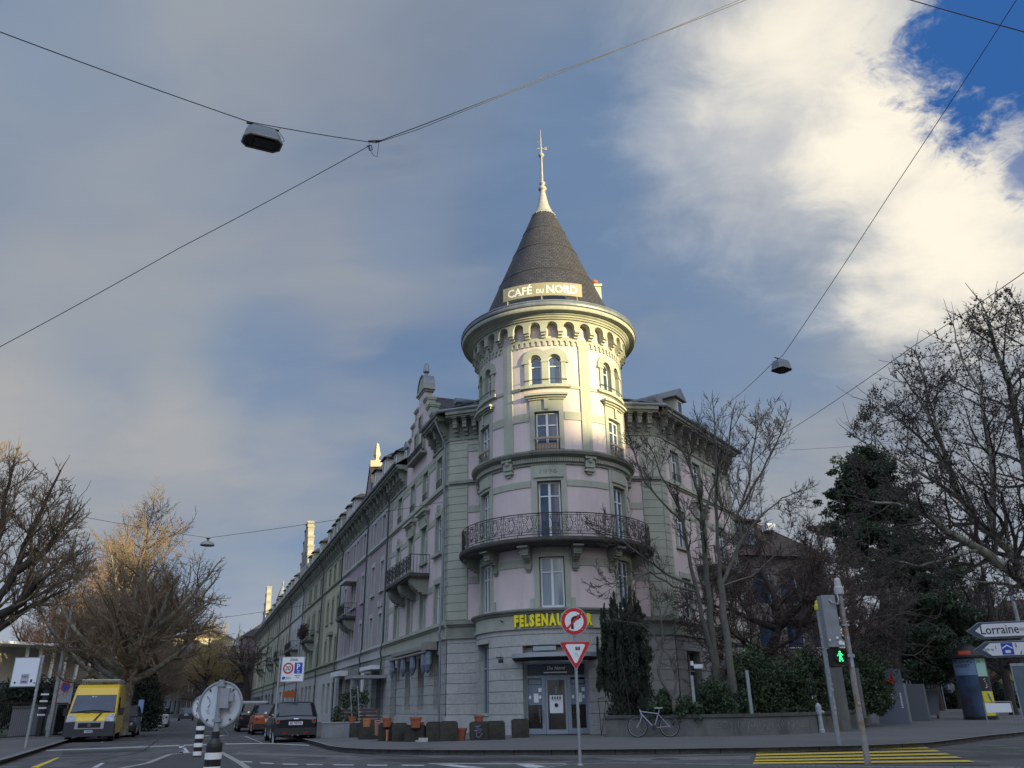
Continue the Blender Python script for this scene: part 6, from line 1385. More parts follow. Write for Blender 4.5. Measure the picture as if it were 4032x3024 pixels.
# terrace furniture: bench, barrels, parasol poles, box
p = D(1405, 2835, 37); r = thing('slatted_bench', 'dark slatted wooden bench against the rose house', 'bench', (p.x, p.y, .12), R_(10)); b = MB()
for k in range(4): b.box(-1.0, 1.0, .25, .29, .50 + k * .14, .60 + k * .14)
b.build('backrest', mat('dark_wood', (.07, .05, .045), .8), r); b = MB(); b.box(-1.0, 1.0, -.2, .25, .42, .46); b.build('seat', mat('dark_wood', ()), r)
for sx in (-.9, .9): b = MB(); b.box(sx - .04, sx + .04, -.2, .28, 0, .42); b.build('leg', IRON, r)
p = D(1345, 2858, 34.5); r = thing('metal_trough', 'low pale metal trough behind the left stone blocks', 'trough', (p.x, p.y, .12), R_(8)); b = MB(); b.box(-.75, .75, -.2, .2, .0, .52); b.build('trough_body', ZINC, r); b = MB(); b.box(-.78, .78, -.23, .23, .525, .56); b.build('lid', GALV, r)
for i, (x, y, d, tx, ty, lb) in enumerate(((1386, 2820, 34, 1378, 2700, 'thin grey parasol pole rising behind the left pots'), (1415, 2855, 33, 1408, 2700, 'taller thin grey pole left of the light orange pot'), (1637, 2830, 29.2, 1615, 2665, 'slanted thin stake in the tall red-brown pot'), (1883, 2825, 30.4, 1855, 2660, 'slanted stake leaning from the brown pot to the wall'))):
    b = MB(); b.tube([D(x, y, d), D(tx, ty, d)], .018, 5); o = b.build('thin_pole', GALV); tag(o, lb, 'pole', 'thin poles on the terrace')
p = D(2410, 2898, 30.2); r = thing('metal_trellis', 'leaning folded metal stand against the tower wall, left of the yew', 'stand', (p.x - .05, p.y + 1.2, .12)); b = MB()
for P in ([(-.20, 0, 0), (-.24, .1, 1.25)], [(-.20, 0, 0), (.05, .1, 1.2)], [(.2, 0, .1), (-.02, .1, .7)], [(-.24, .1, 1.25), (.0, .1, 1.27)], [(.05, .1, 1.2), (.22, 0, .6)], [(-.22, 0, .52), (.2, 0, .52)]): b.tube(P, .012, 4)
b.build('stand_frame', IRON, r)
# hydrant
p = G(3237, 2886, .12); r = thing('hydrant', 'slim pale grey street hydrant in front of the low wall', 'hydrant', (p.x, p.y, .12)); b = MB(); b.lathe([(0, 0), (.11, 0), (.11, .10), (.085, .13), (.075, .55), (.085, .58), (.085, .60), (.10, .62), (.10, .84), (.085, .90), (.05, .95), (.02, .97), (0, 1.0)], (0, 0, 0), 18); b.build('hydrant_body', mat('pale_hydrant_paint', (.32, .35, .38), .55, (.24, .27, .30), 6), r, smooth=False); b = MB(); b.tube([(.06, -.02, .70), (.16, -.02, .66)], .045, 10); b.build('outlet', mat('pale_hydrant_paint', ()), r); b = MB(); b.tube([(0, 0, .98), (0, 0, 1.03)], .03, 6); b.build('top_nut', IRON, r)
# advertising column (leaning optically only)
cd_ = 50.0; p = D(3862, 2822, cd_); k = cd_ / 50
r = thing('advertising_column', 'round advertising column with posters and a dark conical cap', 'advertising column', (p.x, p.y, .05), R_(0)); zt = D(3790, 2560, cd_).z; R0 = .78
zc0 = D(3800, 2598, cd_).z; H2 = zc0
b = MB(); b.lathe([(R0 * 1.02, 0), (R0 * 1.02, .22), (R0, .24)], (0, 0, 0), 30); b.build('base', BLACK, r)
b = MB(); b.lathe([(R0, .24), (R0, H2)], (0, 0, 0), 30); b.build('drum', mat('column_drum', (.05, .055, .06), .7), r)
b = MB(); b.lathe([(R0 * 1.03, H2), (R0 * 1.22, H2 + .03), (R0 * 1.22, H2 + .12), (R0 * .62, H2 + .55), (R0 * .5, H2 + .62), (0, H2 + .80)], (0, 0, 0), 30); b.build('cap', BLACK, r)
FCc = Frame((0, 0), cyl=(R0, 205.0)); ca = lambda a: R_(a) * R0
def poster(a0, a1, z0, z1, M, nm_='poster'): b = MB(FCc); b.box(ca(a0), ca(a1), z0, z1, .004, .012); return b.build(nm_, M, r)
hh = H2 - .24
pq = poster(-72, 16, .26, .24 + hh * .70, mat('blue_photo_poster', (.028, .07, .14), .6, (.012, .02, .04), 1.3)); poster(-72, 16, .24 + hh * .70 + .01, H2 - .02, mat('pale_blue_poster', (.13, .20, .30), .6, (.10, .16, .24), 2))
poster(18, 62, .24 + hh * .68, H2 - .02, mat('mint_poster', (.26, .46, .36), .6)); poster(18, 66, .24 + hh * .44, .24 + hh * .67, mat('black_poster', (.015, .016, .018), .5)); py_ = poster(18, 72, .26, .24 + hh * .42, mat('yellow_poster', (.55, .47, .03), .6))
poster(-68, -20, .26, .24 + hh * .34, mat('dark_red_brown_poster', (.055, .028, .028), .6, (.02, .018, .02), 5))
fnc = lambda a, zz: FCc.map(a, zz, .018)
b = MB(); b.text('NEUJAHRS-', ca(-66), H2 - .24, .15, fnc, width=ca(78), bold=.02); b.text('KONZERT', ca(-60), H2 - .44, .15, fnc, width=ca(58), bold=.02); b.text('DIE TO', ca(21), H2 - .24, .15, fnc, width=ca(38), bold=.03); b.build('poster_text', BLACK, r)
b = MB()
for i in range(9): t = i / 8; b.tube([fnc(ca(38 + 22 * t), .24 + hh * (.38 - .34 * t)), fnc(ca(44 + 22 * t), .24 + hh * (.36 - .34 * t))], .055 + .02 * math.sin(i * 2), 6)
b.build('poster_figure', mat('steel_blue_print', (.12, .20, .26), .6, (.45, .45, .4), 12), py_)
b = MB(); b.text('fl', ca(28), .24 + hh * .10, .16, fnc, bold=.04); b.build('poster_red_text', RED, py_)
b = MB(FCc); b.box(ca(-30), ca(8), H2 + .16, H2 + .36, .02, .10); b.build('red_label', mat('orange_red_label', (.50, .055, .02), .5), r)
b = MB()
for i in range(5): b.tube([fnc(ca(36 + 4 * math.sin(i)), .24 + hh * (.48 + .035 * i)), fnc(ca(44 + 3 * math.cos(i)), .24 + hh * (.50 + .035 * i))], .012, 3)
b.build('poster_drawing', WHITE, r)
# things beyond the low wall on the right
def board_on_legs(name, label, cat, px, py, d, w_, h, M, z0=1.2, legs=True):
    p = D(px, py, d); r = thing(name, label, cat, (p.x, p.y, .05), R_(-30)); 
    for x in (-w_ / 2 + .1, w_ / 2 - .1): b = MB(); b.tube([(x, 0, 0), (x, 0, z0 + h)], .035, 6); b.build('leg', GALV, r)
    b = MB(); b.box(-w_ / 2, w_ / 2, -.06, -.035, z0, z0 + h); b.build('panel', M, r); return r
GB = mat('grey_blue_board', (.26, .28, .31), .6)
p = D(3525, 2800, 42); r = thing('grey_pylon_sign', 'tall blue-grey pylon sign with a red animal figure and vertical white lettering', 'sign', (p.x, p.y, .05), R_(-24)); ph = D(3490, 2640, 42).z
b = MB(); b.box(-.72, .52, -.15, .15, 0, ph); o = b.build('pylon', mat('blue_grey_pylon', (.12, .135, .175), .5), r)
b = MB(); b.prism([(-.30, ph - .62), (-.10, ph - .42), (.05, ph - .36), (.10, ph - .12), (.16, ph - .30), (.22, ph - .60), (-.02, ph - .62), (-.12, ph - .70), (-.22, ph - .72)], -.165, -.155, lambda x, zz, t: (x, t, zz)); b.build('red_figure', RED, o)
b = MB(); blur_line(b, -.12, .95, ph - 1.95, .15, -.16, True, 5); blur_line(b, .30, .75, ph - 1.75, .07, -.16, True, 6); b.build('vertical_lettering', WHITE, o)
board_on_legs('notice_board', 'small white notice board on two posts, right of the pylon sign', 'notice board', 3553, 2795, 60, 1.3, 1.0, GB, 2.2); board_on_legs('notice_board', 'larger blank grey board on two posts, left of the advertising column', 'notice board', 3662, 2782, 75, 2.4, 1.7, GB, 3.3)
p = D(3612, 2792, 48); r = thing('electric_cabinet', 'squat stone-grey box with a pale front edge beside the pylon sign', 'cabinet', (p.x, p.y, .05), R_(-30)); b = MB(); b.box(-.5, .5, -.5, .5, 0, 1.8); b.build('cabinet_body', mat('cabinet_grey', (.10, .11, .12), .7), r); b = MB(); b.box(-.55, -.3, -.56, -.505, 0, 1.85); b.build('pale_edge', GB, r)
p = D(3655, 2788, 54); r = thing('waste_container', 'grey wheeled waste container right of the cabinet', 'bin', (p.x, p.y, .05), R_(-25)); b = MB(); loft(b, [[(-.5, -.4, .25), (.5, -.4, .25), (.5, .4, .25), (-.5, .4, .25)], [(-.66, -.5, 1.5), (.66, -.5, 1.5), (.66, .5, 1.5), (-.66, .5, 1.5)]]); b.build('tub', mat('container_grey', (.19, .21, .23), .6), r); b = MB(); b.box(-.7, .7, -.55, .55, 1.5, 1.62); b.build('lid', mat('container_lid', (.24, .26, .27), .5), r)
for x in (-.4, .4): b = MB(); b.lathe([(0, -.05), (.14, -.05), (.14, .05), (0, .05)], (x, -.35, .14), 12, 'x'); b.build('wheel', TYRE, r)
p = D(4112, 2800, 40); r = thing('poster_stand', 'blue and white poster stand cut by the right edge of the picture', 'poster stand', (p.x, p.y, .05), R_(-30)); b = MB(); b.box(-.8, .9, -.05, .05, .3, 2.4); b.build('frame', GALV, r); b = MB(); b.box(-.75, .0, -.07, -.055, .4, 2.3); b.build('poster', mat('teal_poster', (.05, .09, .12), .6, (.12, .14, .16), 1.6), r); b = MB(); b.box(.05, .85, -.07, -.055, .4, 2.3); b.build('poster', mat('blue_white_poster', (.30, .36, .50), .6, (.04, .08, .30), 1.3), r)
for x in (-.6, .7): b = MB(); b.box(x - .04, x + .04, -.04, .04, 0, .3); b.build('leg', GALV, r)
p = D(3940, 2826, 40); r = thing('barrier_rail', 'small grey metal rail with a white sheet, right of the advertising column', 'barrier', (p.x, p.y, .05), R_(-20)); b = MB(); b.tube([(-.5, 0, 0), (-.5, 0, .95), (.5, 0, .95), (.5, 0, 0)], .025, 6); b.build('rail_frame', GALV, r); b = MB(); b.box(-.46, .46, -.03, -.015, .55, .9); b.build('sheet', WHITE, r)
# ================================================================ trees
def np_tubes(groups, n):
    """groups: list of (pts array (k,3), radii (k)); returns verts, quads"""
    by = {}
    for P, r in groups: by.setdefault(len(P), []).append((P, r))
    V = []; Fq = []; base = 0; ang_ = np.arange(n) * 2 * math.pi / n; ca, sa_ = np.cos(ang_), np.sin(ang_)
    for k, lst in by.items():
        P = np.array([p for p, _ in lst]); R = np.array([r for _, r in lst]); N = len(lst)
        T = np.empty_like(P); T[:, 1:-1] = P[:, 2:] - P[:, :-2]; T[:, 0] = P[:, 1] - P[:, 0]; T[:, -1] = P[:, -1] - P[:, -2]
        T /= np.linalg.norm(T, axis=2, keepdims=True) + 1e-9
        D_ = P[:, -1] - P[:, 0]; D_ /= np.linalg.norm(D_, axis=1, keepdims=True) + 1e-9
        ref = np.where(np.abs(D_[:, 2:3]) < .8, np.array([[0, 0, 1.]]), np.array([[1., 0, 0]]))[:, None, :]
        X = ref - T * (T * ref).sum(2, keepdims=True); X /= np.linalg.norm(X, axis=2, keepdims=True) + 1e-9; Y = np.cross(T, X)
        v = P[:, :, None, :] + (X[:, :, None, :] * ca[None, None, :, None] + Y[:, :, None, :] * sa_[None, None, :, None]) * R[:, :, None, None]
        V.append(v.reshape(-1, 3)); idx = base + np.arange(N * k * n).reshape(N, k, n)
        a = idx[:, :-1, :]; b_ = idx[:, 1:, :]; q = np.stack([a, np.roll(a, -1, 2), np.roll(b_, -1, 2), b_], -1).reshape(-1, 4)
        Fq.append(q); base += N * k * n
    return np.concatenate(V), np.concatenate(Fq)
def np_mesh(name, V, Q, M, parent=None, nper=4):
    me = bpy.data.meshes.new(name); me.vertices.add(len(V)); me.vertices.foreach_set('co', V.astype(np.float32).ravel())
    nf = len(Q); me.loops.add(nf * nper); me.loops.foreach_set('vertex_index', Q.astype(np.int32).ravel())
    me.polygons.add(nf); me.polygons.foreach_set('loop_start', np.arange(0, nf * nper, nper, dtype=np.int32))
    try: me.polygons.foreach_set('loop_total', np.full(nf, nper, dtype=np.int32))
    except Exception: pass
    me.update(calc_edges=True); me.materials.append(M)
    if nper == 4 and 'leaf' not in name and 'foliage' not in name: me.shade_smooth()
    o = bpy.data.objects.new(name, me); COL.objects.link(o)
    if parent: o.parent = parent
    return o
class Tree:
    def __init__(s, seed, trop=.12, wig=.16, twig_r=.006, child=(7, 6, 5), ratio=(.55, .5, .5), ang_=(40, 65), balls=0, droop=0.0, env=None):
        s.r = np.random.default_rng(seed); s.g = random.Random(seed); s.big = []; s.small = []; s.tips = []; s.trop = trop; s.wig = wig; s.tr = twig_r; s.child = child; s.ratio = ratio; s.ang = ang_; s.balls = balls; s.droop = droop; s.env = env
    def path(s, p, d, L, r0, r1, k, trop):
        g = s.g.gauss; w = s.wig; x, y, z = p; dx, dy, dz = d; q = math.sqrt(dx * dx + dy * dy + dz * dz); dx /= q; dy /= q; dz /= q; P = [(x, y, z)]; st = L / k
        for i in range(k):
            dx += g(0, w); dy += g(0, w); dz += g(0, w) + trop; q = math.sqrt(dx * dx + dy * dy + dz * dz); dx /= q; dy /= q; dz /= q
            x += dx * st; y += dy * st; z += dz * st; P.append((x, y, z))
        return P, [r0 + (r1 - r0) * i / k for i in range(k + 1)], (dx, dy, dz)
    def spawn(s, P, R, lv, n, L, t0=.2):
        """side branches along the polyline P"""
        u = s.g.uniform; m_ = len(P) - 1
        for i in range(n):
            t = t0 + (1 - t0) * (i + u(.1, .9)) / n; x = t * m_; j = min(m_ - 1, int(x)); f = x - j
            A, B = P[j], P[j + 1]; q = tuple(A[c] * (1 - f) + B[c] * f for c in range(3)); rr = R[j] * (1 - f) + R[j + 1] * f
            d = [B[c] - A[c] for c in range(3)]; ln = math.sqrt(d[0] ** 2 + d[1] ** 2 + d[2] ** 2) + 1e-9; d = [v / ln for v in d]
            a = u(0, 2 * math.pi)
            if abs(d[2]) < .8: X = (d[1], -d[0], 0.0)
            else: X = (0.0, d[2], -d[1])
            ln = math.sqrt(X[0] ** 2 + X[1] ** 2 + X[2] ** 2); X = tuple(v / ln for v in X)
            Y = (d[1] * X[2] - d[2] * X[1], d[2] * X[0] - d[0] * X[2], d[0] * X[1] - d[1] * X[0])
            th = R_(u(*s.ang)); c0, s0, ca, sa_ = math.cos(th), math.sin(th), math.cos(a), math.sin(a)
            nd = [d[c] * c0 + (X[c] * ca + Y[c] * sa_) * s0 for c in range(3)]
            s.grow(q, nd, L * (1 - .45 * t) * u(.7, 1.2), rr * u(.45, .62), lv)
    def grow(s, p, d, L, r, lv):
        if s.env is not None:
            e = s.env(p)
            if e <= 0: return
            L *= e
        last = lv >= len(s.child); k = 4 if lv <= 1 else 3; r = max(r, s.tr * (1.5 if lv < 2 else 1))
        P, R, dd = s.path(p, d, L, r, s.tr * .55 if last else max(r * .35, s.tr * .8), k, s.trop)
        s.small.append((P, R))
        if last:
            if s.balls and s.g.random() < s.balls: s.tips.append((P[-1][0], P[-1][1], P[-1][2] - .06))
            return
        s.spawn(P, R, lv + 1, s.child[lv], L * s.ratio[lv]); s.grow(P[-1], dd, L * s.ratio[lv] * .9, R[-1], lv + 1)
    def limb(s, pts, r0, r1, n, L, t0=.3, lv=0):
        P = np.array([tuple(p) for p in pts], float)
        # smooth the hand-set polyline
        Q = [P[0]]
        for a, b_ in zip(P, P[1:]):
            for f in (1 / 3, 2 / 3, 1): Q.append(a * (1 - f) + b_ * f + (s.r.normal(0, .02, 3) * np.linalg.norm(b_ - a) if f < 1 else 0))
        P = [tuple(float(c) for c in q) for q in Q]; m_ = len(P) - 1; R = [r0 + (r1 - r0) * i / m_ for i in range(m_ + 1)]; s.big.append((P, R)); s.spawn(P, R, lv, n, L, t0)
        if n: s.grow(P[-1], [P[-1][c] - P[-2][c] for c in range(3)], L * .5, r1, lv)
        return P
    def make(s, name, label, base, barkM, twigM, cat='tree', group=None, ballM=None):
        base = np.array(tuple(base), float); o = thing(name, label, cat, tuple(base), 0, group)
        V, Q = np_tubes(s.big, 8); np_mesh('trunk', V - base, Q, barkM, o)
        if s.small: V, Q = np_tubes(s.small, 3); np_mesh('crown', V - base, Q, twigM, o)
        if s.tips:
            T = np.array(s.tips); oc = np.array([(1, 0, 0), (-1, 0, 0), (0, 1, 0), (0, -1, 0), (0, 0, 1), (0, 0, -1)], float) * .028
            fc = np.array([(0, 2, 4), (2, 1, 4), (1, 3, 4), (3, 0, 4), (2, 0, 5), (1, 2, 5), (3, 1, 5), (0, 3, 5)])
            V = (T[:, None, :] + oc[None]).reshape(-1, 3); Q = (np.arange(len(T))[:, None, None] * 6 + fc[None]).reshape(-1, 3); np_mesh('seed_balls', V - base, Q, ballM or TWIGD, o, 3)['kind'] = 'stuff'
        return o
def leafcloud(rng, centres, radii, per, size, flat=1.0, up_=0.0, tri=False, elong=1.0):
    """small leaf faces filling a set of ellipsoid clumps"""
    C_ = np.repeat(np.array(centres, float), per, 0); Rr = np.repeat(np.array(radii, float), per, 0); N = len(C_)
    d = rng.normal(0, 1, (N, 3)); d /= np.linalg.norm(d, axis=1, keepdims=True); rad = rng.uniform(.25, 1, (N, 1)) ** .5
    if Rr.ndim == 1: Rr = np.stack([Rr, Rr, Rr * flat], 1)
    P = C_ + d * rad * Rr
    n = rng.normal(0, 1, (N, 3)) + d * .6; n /= np.linalg.norm(n, axis=1, keepdims=True); a = np.cross(n, rng.normal(0, 1, (N, 3))); a[:, 2] += up_; a /= np.linalg.norm(a, axis=1, keepdims=True); b_ = np.cross(n, a); b_ /= np.linalg.norm(b_, axis=1, keepdims=True) + 1e-9
    sz = rng.uniform(.6, 1.3, (N, 1)) * size; V = np.stack([P - a * sz * elong, P + b_ * sz * .5, P + a * sz * elong, P - b_ * sz * .5], 1).reshape(-1, 3)
    return V, np.arange(N * 4).reshape(N, 4)
rgn = np.random.default_rng(4)
def px_env(tops, soft=70, bot=9999):
    """crown outline: upper limit y(x), given along the skyline"""
    def env(p):
        x, y = PXY(p)
        if y > bot: return 0
        for (x0, y0), (x1, y1) in zip(tops, tops[1:]):
            if x0 <= x <= x1:
                yt = y0 + (y1 - y0) * (x - x0) / (x1 - x0); return 0 if y < yt else (.6 if y < yt + soft else 1)
        return 0
    return env
# --- bare multi-stemmed tree in front of the right wing
t = Tree(21, trop=.10, wig=.15, twig_r=.0075, child=(6, 5, 3), ratio=(.50, .52, .55), ang_=(30, 60), env=px_env([(2290, 2060), (2460, 1690), (2600, 1620), (2730, 1545), (2900, 1585), (3090, 1565), (3150, 1770), (3205, 1830), (3225, 2500)]))
bs = D(2890, 2826, 31.2)
A = [bs, D(2877, 2640, 31.2), D(2858, 2480, 31.3), D(2838, 2300, 31.4)]
P = t.limb(A + [D(2834, 2282, 31.4)], .15, .12, 0, .1, .9, lv=3)
A1 = [D(2838, 2300, 31.4), D(2824, 2150, 31.2), D(2818, 1990, 31.0), D(2822, 1830, 30.8), D(2815, 1700, 30.8), D(2808, 1600, 30.9)]; t.limb(A1, .085, .02, 12, 2.3, .15)
A2 = [D(2838, 2300, 31.4), D(2882, 2215, 31.8), D(2924, 2120, 32.0), D(2905, 2020, 32.3), D(2950, 1900, 32.5), D(2972, 1740, 32.6), D(2985, 1640, 32.7)]; t.limb(A2, .085, .02, 13, 2.5, .2)
A3 = [D(2920, 2125, 32.0), D(3000, 2030, 32.5), D(3080, 1960, 33.0), D(3160, 1930, 33.3)]; t.limb(A3, .045, .015, 7, 1.6)
A4 = [D(2905, 2020, 32.3), D(3000, 1860, 33), D(3060, 1740, 33.4), D(3105, 1620, 33.6)]; t.limb(A4, .05, .015, 9, 1.8)
b2 = D(2840, 2790, 32.0)
B = [b2, D(2818, 2600, 32.0), D(2795, 2420, 32.0), D(2782, 2280, 32.1), D(2775, 2100, 32.1), D(2760, 1990, 32.0)]; t.limb(B, .15, .07, 4, 1.6, .5)
B1 = [D(2760, 1990, 32.0), D(2730, 1880, 31.8), D(2700, 1800, 31.6), D(2640, 1690, 31.4), D(2600, 1640, 31.3)]; t.limb(B1, .06, .018, 10, 1.9)
B2 = [D(2770, 2050, 32.0), D(2800, 1930, 32.4), D(2860, 1800, 32.6), D(2880, 1660, 32.8), D(2900, 1580, 32.9)]; t.limb(B2, .06, .018, 10, 1.9)
Cc = [D(2825, 2680, 32.0), D(2780, 2480, 31.8), D(2745, 2330, 31.6), D(2712, 2180, 31.4), D(2690, 2060, 31.2), D(2672, 1990, 31.0)]; t.limb(Cc, .10, .05, 4, 1.4, .5)
C1 = [D(2690, 2060, 31.2), D(2620, 1990, 30.8), D(2540, 1900, 30.3), D(2500, 1790, 30.0), D(2478, 1720, 29.9)]; t.limb(C1, .045, .015, 9, 1.7)
C2 = [D(2740, 2310, 31.6), D(2640, 2270, 31), D(2540, 2200, 30.4), D(2440, 2120, 29.9), D(2330, 2080, 29.5)]; t.limb(C2, .06, .016, 9, 1.5)
C3 = [D(2745, 2330, 31.6), D(2650, 2310, 30.8), D(2560, 2250, 30), D(2470, 2290, 29.5), D(2390, 2300, 29.2)]; t.limb(C3, .045, .014, 8, 1.3)
C4 = [D(2672, 2000, 31.0), D(2600, 1870, 30.4), D(2560, 1760, 30.2), D(2500, 1640, 30.1)]; t.limb(C4, .035, .014, 8, 1.5)
C5 = [D(2838, 2310, 31.4), D(2960, 2270, 31.8), D(3060, 2180, 32.3), D(3110, 2100, 32.6)]; t.limb(C5, .04, .014, 7, 1.5)
t.make('bare_tree', 'tall bare tree with three smooth grey stems in front of the right wing', bs, BARKG, TWIGD)
# --- small crooked bare shrub by the yew
t = Tree(5, trop=.03, wig=.20, twig_r=.006, child=(5, 4), ratio=(.5, .5), ang_=(30, 70)); bs = D(2655, 2800, 29.6)
t.limb([bs, D(2650, 2745, 29.6), D(2610, 2690, 29.6), D(2592, 2640, 29.6), D(2600, 2590, 29.6), D(2611, 2555, 29.6)], .07, .045, 2, .5, .6, lv=1)
t.limb([D(2611, 2555, 29.6), D(2608, 2480, 29.6), D(2600, 2400, 29.6), D(2560, 2330, 29.6)], .035, .012, 7, .9); t.limb([D(2608, 2560, 29.6), D(2575, 2500, 29.5), D(2520, 2455, 29.4), D(2420, 2440, 29.3)], .03, .01, 7, .8)
t.limb([D(2604, 2440, 29.6), D(2640, 2370, 29.6), D(2650, 2300, 29.6)], .02, .008, 6, .8); t.limb([D(2652, 2740, 29.6), D(2665, 2680, 29.6), D(2650, 2630, 29.6), D(2635, 2590, 29.6)], .045, .015, 6, .5)
t.make('crooked_shrub', 'small crooked bare shrub twisting up beside the yew', bs, BARKG, TWIGD, 'shrub')
# --- yew
def foliage_thing(name, label, cat, base, centres, radii, per, size, M, flat=1.0, up_=0.0, elong=1.0, core=None, trunk=None, group=None, tm=BARKD):
    base = np.array(tuple(base), float); o = thing(name, label, cat, tuple(base), 0, group); V, Q = leafcloud(rgn, centres, radii, per, size, flat, up_, elong=elong); np_mesh('foliage', V - base, Q, M, o)
    if trunk: V, Q = np_tubes(trunk, 7); np_mesh('trunk', V - base, Q, tm, o)
    return o
yb = D(2455, 2835, 31.0); cs = []; rs = []; rg = random.Random(12)
def px_col(xc, ybot, ytop, d, w0): # vertical plume from pixel extents
    pb, pt = D(xc, ybot, d), D(xc, ytop, d); n = max(4, int((pt.z - pb.z) / .22))
    for i in range(n + 1):
        f = i / n; w_ = w0 * (1 - f ** 3 * .75) * rg.uniform(.8, 1.15); cs.append((pb.x + rg.uniform(-.05, .05), pb.y + rg.uniform(-.1, .1), pb.z + (pt.z - pb.z) * f)); rs.append((w_, w_, .22))
for xc, yt, d, w_ in ((2378, 2420, 31, .13), (2395, 2400, 31, .14), (2360, 2530, 30.8, .11), (2420, 2370, 31.2, .17), (2440, 2350, 31.2, .16), (2462, 2395, 31, .18), (2480, 2375, 31.4, .18), (2502, 2330, 31.2, .19), (2520, 2350, 31.2, .17), (2536, 2385, 31, .15), (2450, 2480, 30.6, .2), (2500, 2470, 30.6, .22), (2410, 2500, 30.7, .2)): px_col(xc + 4, 2700, yt, d, w_)
for i in range(120):
    y = rg.uniform(2450, 2838); k = (y - 2450) / 390; xl = 2375 + max(0, k - .45) * 55 if y > 2500 else 2382; xr = 2548 + 20 * math.sin(k * 3.1) - max(0, k - .8) * 60; x = rg.uniform(xl + 12, xr - 10); p = D(x, y, rg.uniform(30.6, 31.8)); cs.append(tuple(p)); rs.append((.26, .26, .30))
foliage_thing('yew_bush', 'dark columnar yew with ragged upright plumes beside the café door', 'shrub', (yb.x, yb.y, .6), cs, rs, 120, .040, YEW, up_=2.2, elong=1.9, trunk=[(np.array([(yb.x, yb.y, .4), (yb.x, yb.y, 2.5), (yb.x + .1, yb.y, 4.0)]), np.array([.16, .10, .04])), (np.array([(yb.x + .2, yb.y - .5, .8), (yb.x + .05, yb.y - .55, 2.3), (yb.x - .1, yb.y - .5, 3.3)]), np.array([.02, .02, .012]))])
# --- low evergreen shrubs and the hedge behind the wall
def shrub(label, x0, x1, ytop, ybot, d, M=HEDGE, n=40, per=120, sz=.05, grp=None, name='evergreen_shrub', r=.26):
    cs = []; rs = []
    for i in range(n): x = rg.uniform(x0, x1); f = 1 - abs((x - x0) / (x1 - x0) * 2 - 1) ** 2.5; y = rg.uniform(ybot - (ybot - ytop) * (.35 + .65 * f), ybot); p = D(x, y, d + rg.uniform(-.5, .5)); cs.append(tuple(p)); rs.append(r * rg.uniform(.7, 1.2))
    p = D((x0 + x1) / 2, ybot, d); return foliage_thing(name, label, 'shrub' if name != 'hedge' else 'hedge', (p.x, p.y, .5), cs, rs, per, sz, M, elong=1.2, group=grp)
shrub('low evergreen shrub right of the yew, behind the bicycle', 2565, 2640, 2715, 2835, 30, n=30); shrub('low evergreen shrub below the shuttered window', 2660, 2760, 2745, 2835, 30, n=34); shrub('bushy evergreen shrub at the foot of the three-stemmed tree', 2740, 2885, 2680, 2835, 30.5, n=60)
cs = []; rs = []
for i in range(330):
    f = rg.uniform(0, 1); x = 2900 + f * 600; top = 2600 + 25 * math.sin(x / 40) + 20 * math.sin(x / 17); y = rg.uniform(top, 2832 - f * 42); d = 31.5 + f * 8 + rg.uniform(-.5, .9); p = D(x, y, d); cs.append(tuple(p)); rs.append(rg.uniform(.24, .42) * d / 31)
p = D(3150, 2830, 34.5); foliage_thing('hedge', 'tall dense hedge growing behind the low graffitied wall', 'hedge', (p.x, p.y, .6), cs, rs, 130, .055, HEDGE, elong=1.3)
b = MB()
for x, yt, yb_, d in ((2745, 2650, 2835, 29.2), (2975, 2630, 2830, 30.2), (3240, 2640, 2815, 31.5), (3285, 2620, 2800, 33)):
    pass
p = D(2735, 2630, 31.8); q = thing('house_number_sign', 'small white number plates on a slim post before the shuttered window', 'number plate', (p.x, p.y, p.z)); b = MB(); b.box(-.14, -.03, -.01, .01, .08, .24); b.build('number_plate', WHITE, q); b = MB(); b.box(-.02, .30, -.01, .01, -.02, .13); b.build('number_plate', WHITE, q); b = MB(); b.tube([(.05, .0, -1.9), (.05, .02, 0)], .03, 6); b.build('post', IRON, q)
for i, (x, y0, y1, d, w_) in enumerate(((2740, 2840, 2660, 29.6, .05), (2962, 2830, 2640, 30.0, .05), (3285, 2815, 2630, 32.5, .10), (3318, 2812, 2628, 33.0, .22), (3400, 2795, 2630, 36, .06))):
    a, c_ = D(x, y0, d), D(x - (y0 - y1) * .12, y1, d); b = MB(); b.box(a.x - w_, a.x + w_, a.y - .05, a.y + .05, .5, c_.z); o = b.build('fence_post', CONC if i > 1 else GALV); tag(o, ('slim steel post left of the three-stemmed tree', 'slim steel post at the left end of the hedge', 'narrow concrete post in the hedge gap behind the grey pole', 'broad concrete pillar in the hedge gap', 'thin concrete post at the right end of the hedge')[i], 'post', 'posts in the hedge')
# --- dense dark tangle behind the hedge
t = Tree(33, trop=.02, wig=.24, twig_r=.011, child=(8, 6, 5), ratio=(.62, .55, .5), ang_=(35, 80)); bs = D(3010, 2800, 37)
t.limb([bs, D(3020, 2620, 37), D(3060, 2480, 37)], .28, .2, 4, 3.0, .5); 
for P in ([(3060, 2480, 37), (2960, 2440, 36.5), (2880, 2400, 36), (2800, 2380, 35.8)], [(3060, 2480, 37), (3140, 2400, 37), (3200, 2300, 37.5), (3230, 2190, 38)], [(3030, 2560, 37), (2960, 2560, 36.5), (2890, 2500, 36.2)], [(3070, 2480, 37), (3050, 2350, 37), (3000, 2250, 37.2), (2990, 2160, 37.5)], [(3100, 2460, 37), (3250, 2440, 37), (3330, 2380, 37)]):
    t.limb([D(*q) for q in P], .15, .05, 9, 2.8, .15)
t.make('gnarled_tree', 'low gnarled tree, a dark tangle of reddish twigs behind the hedge', bs, BARKD, TWIGR)
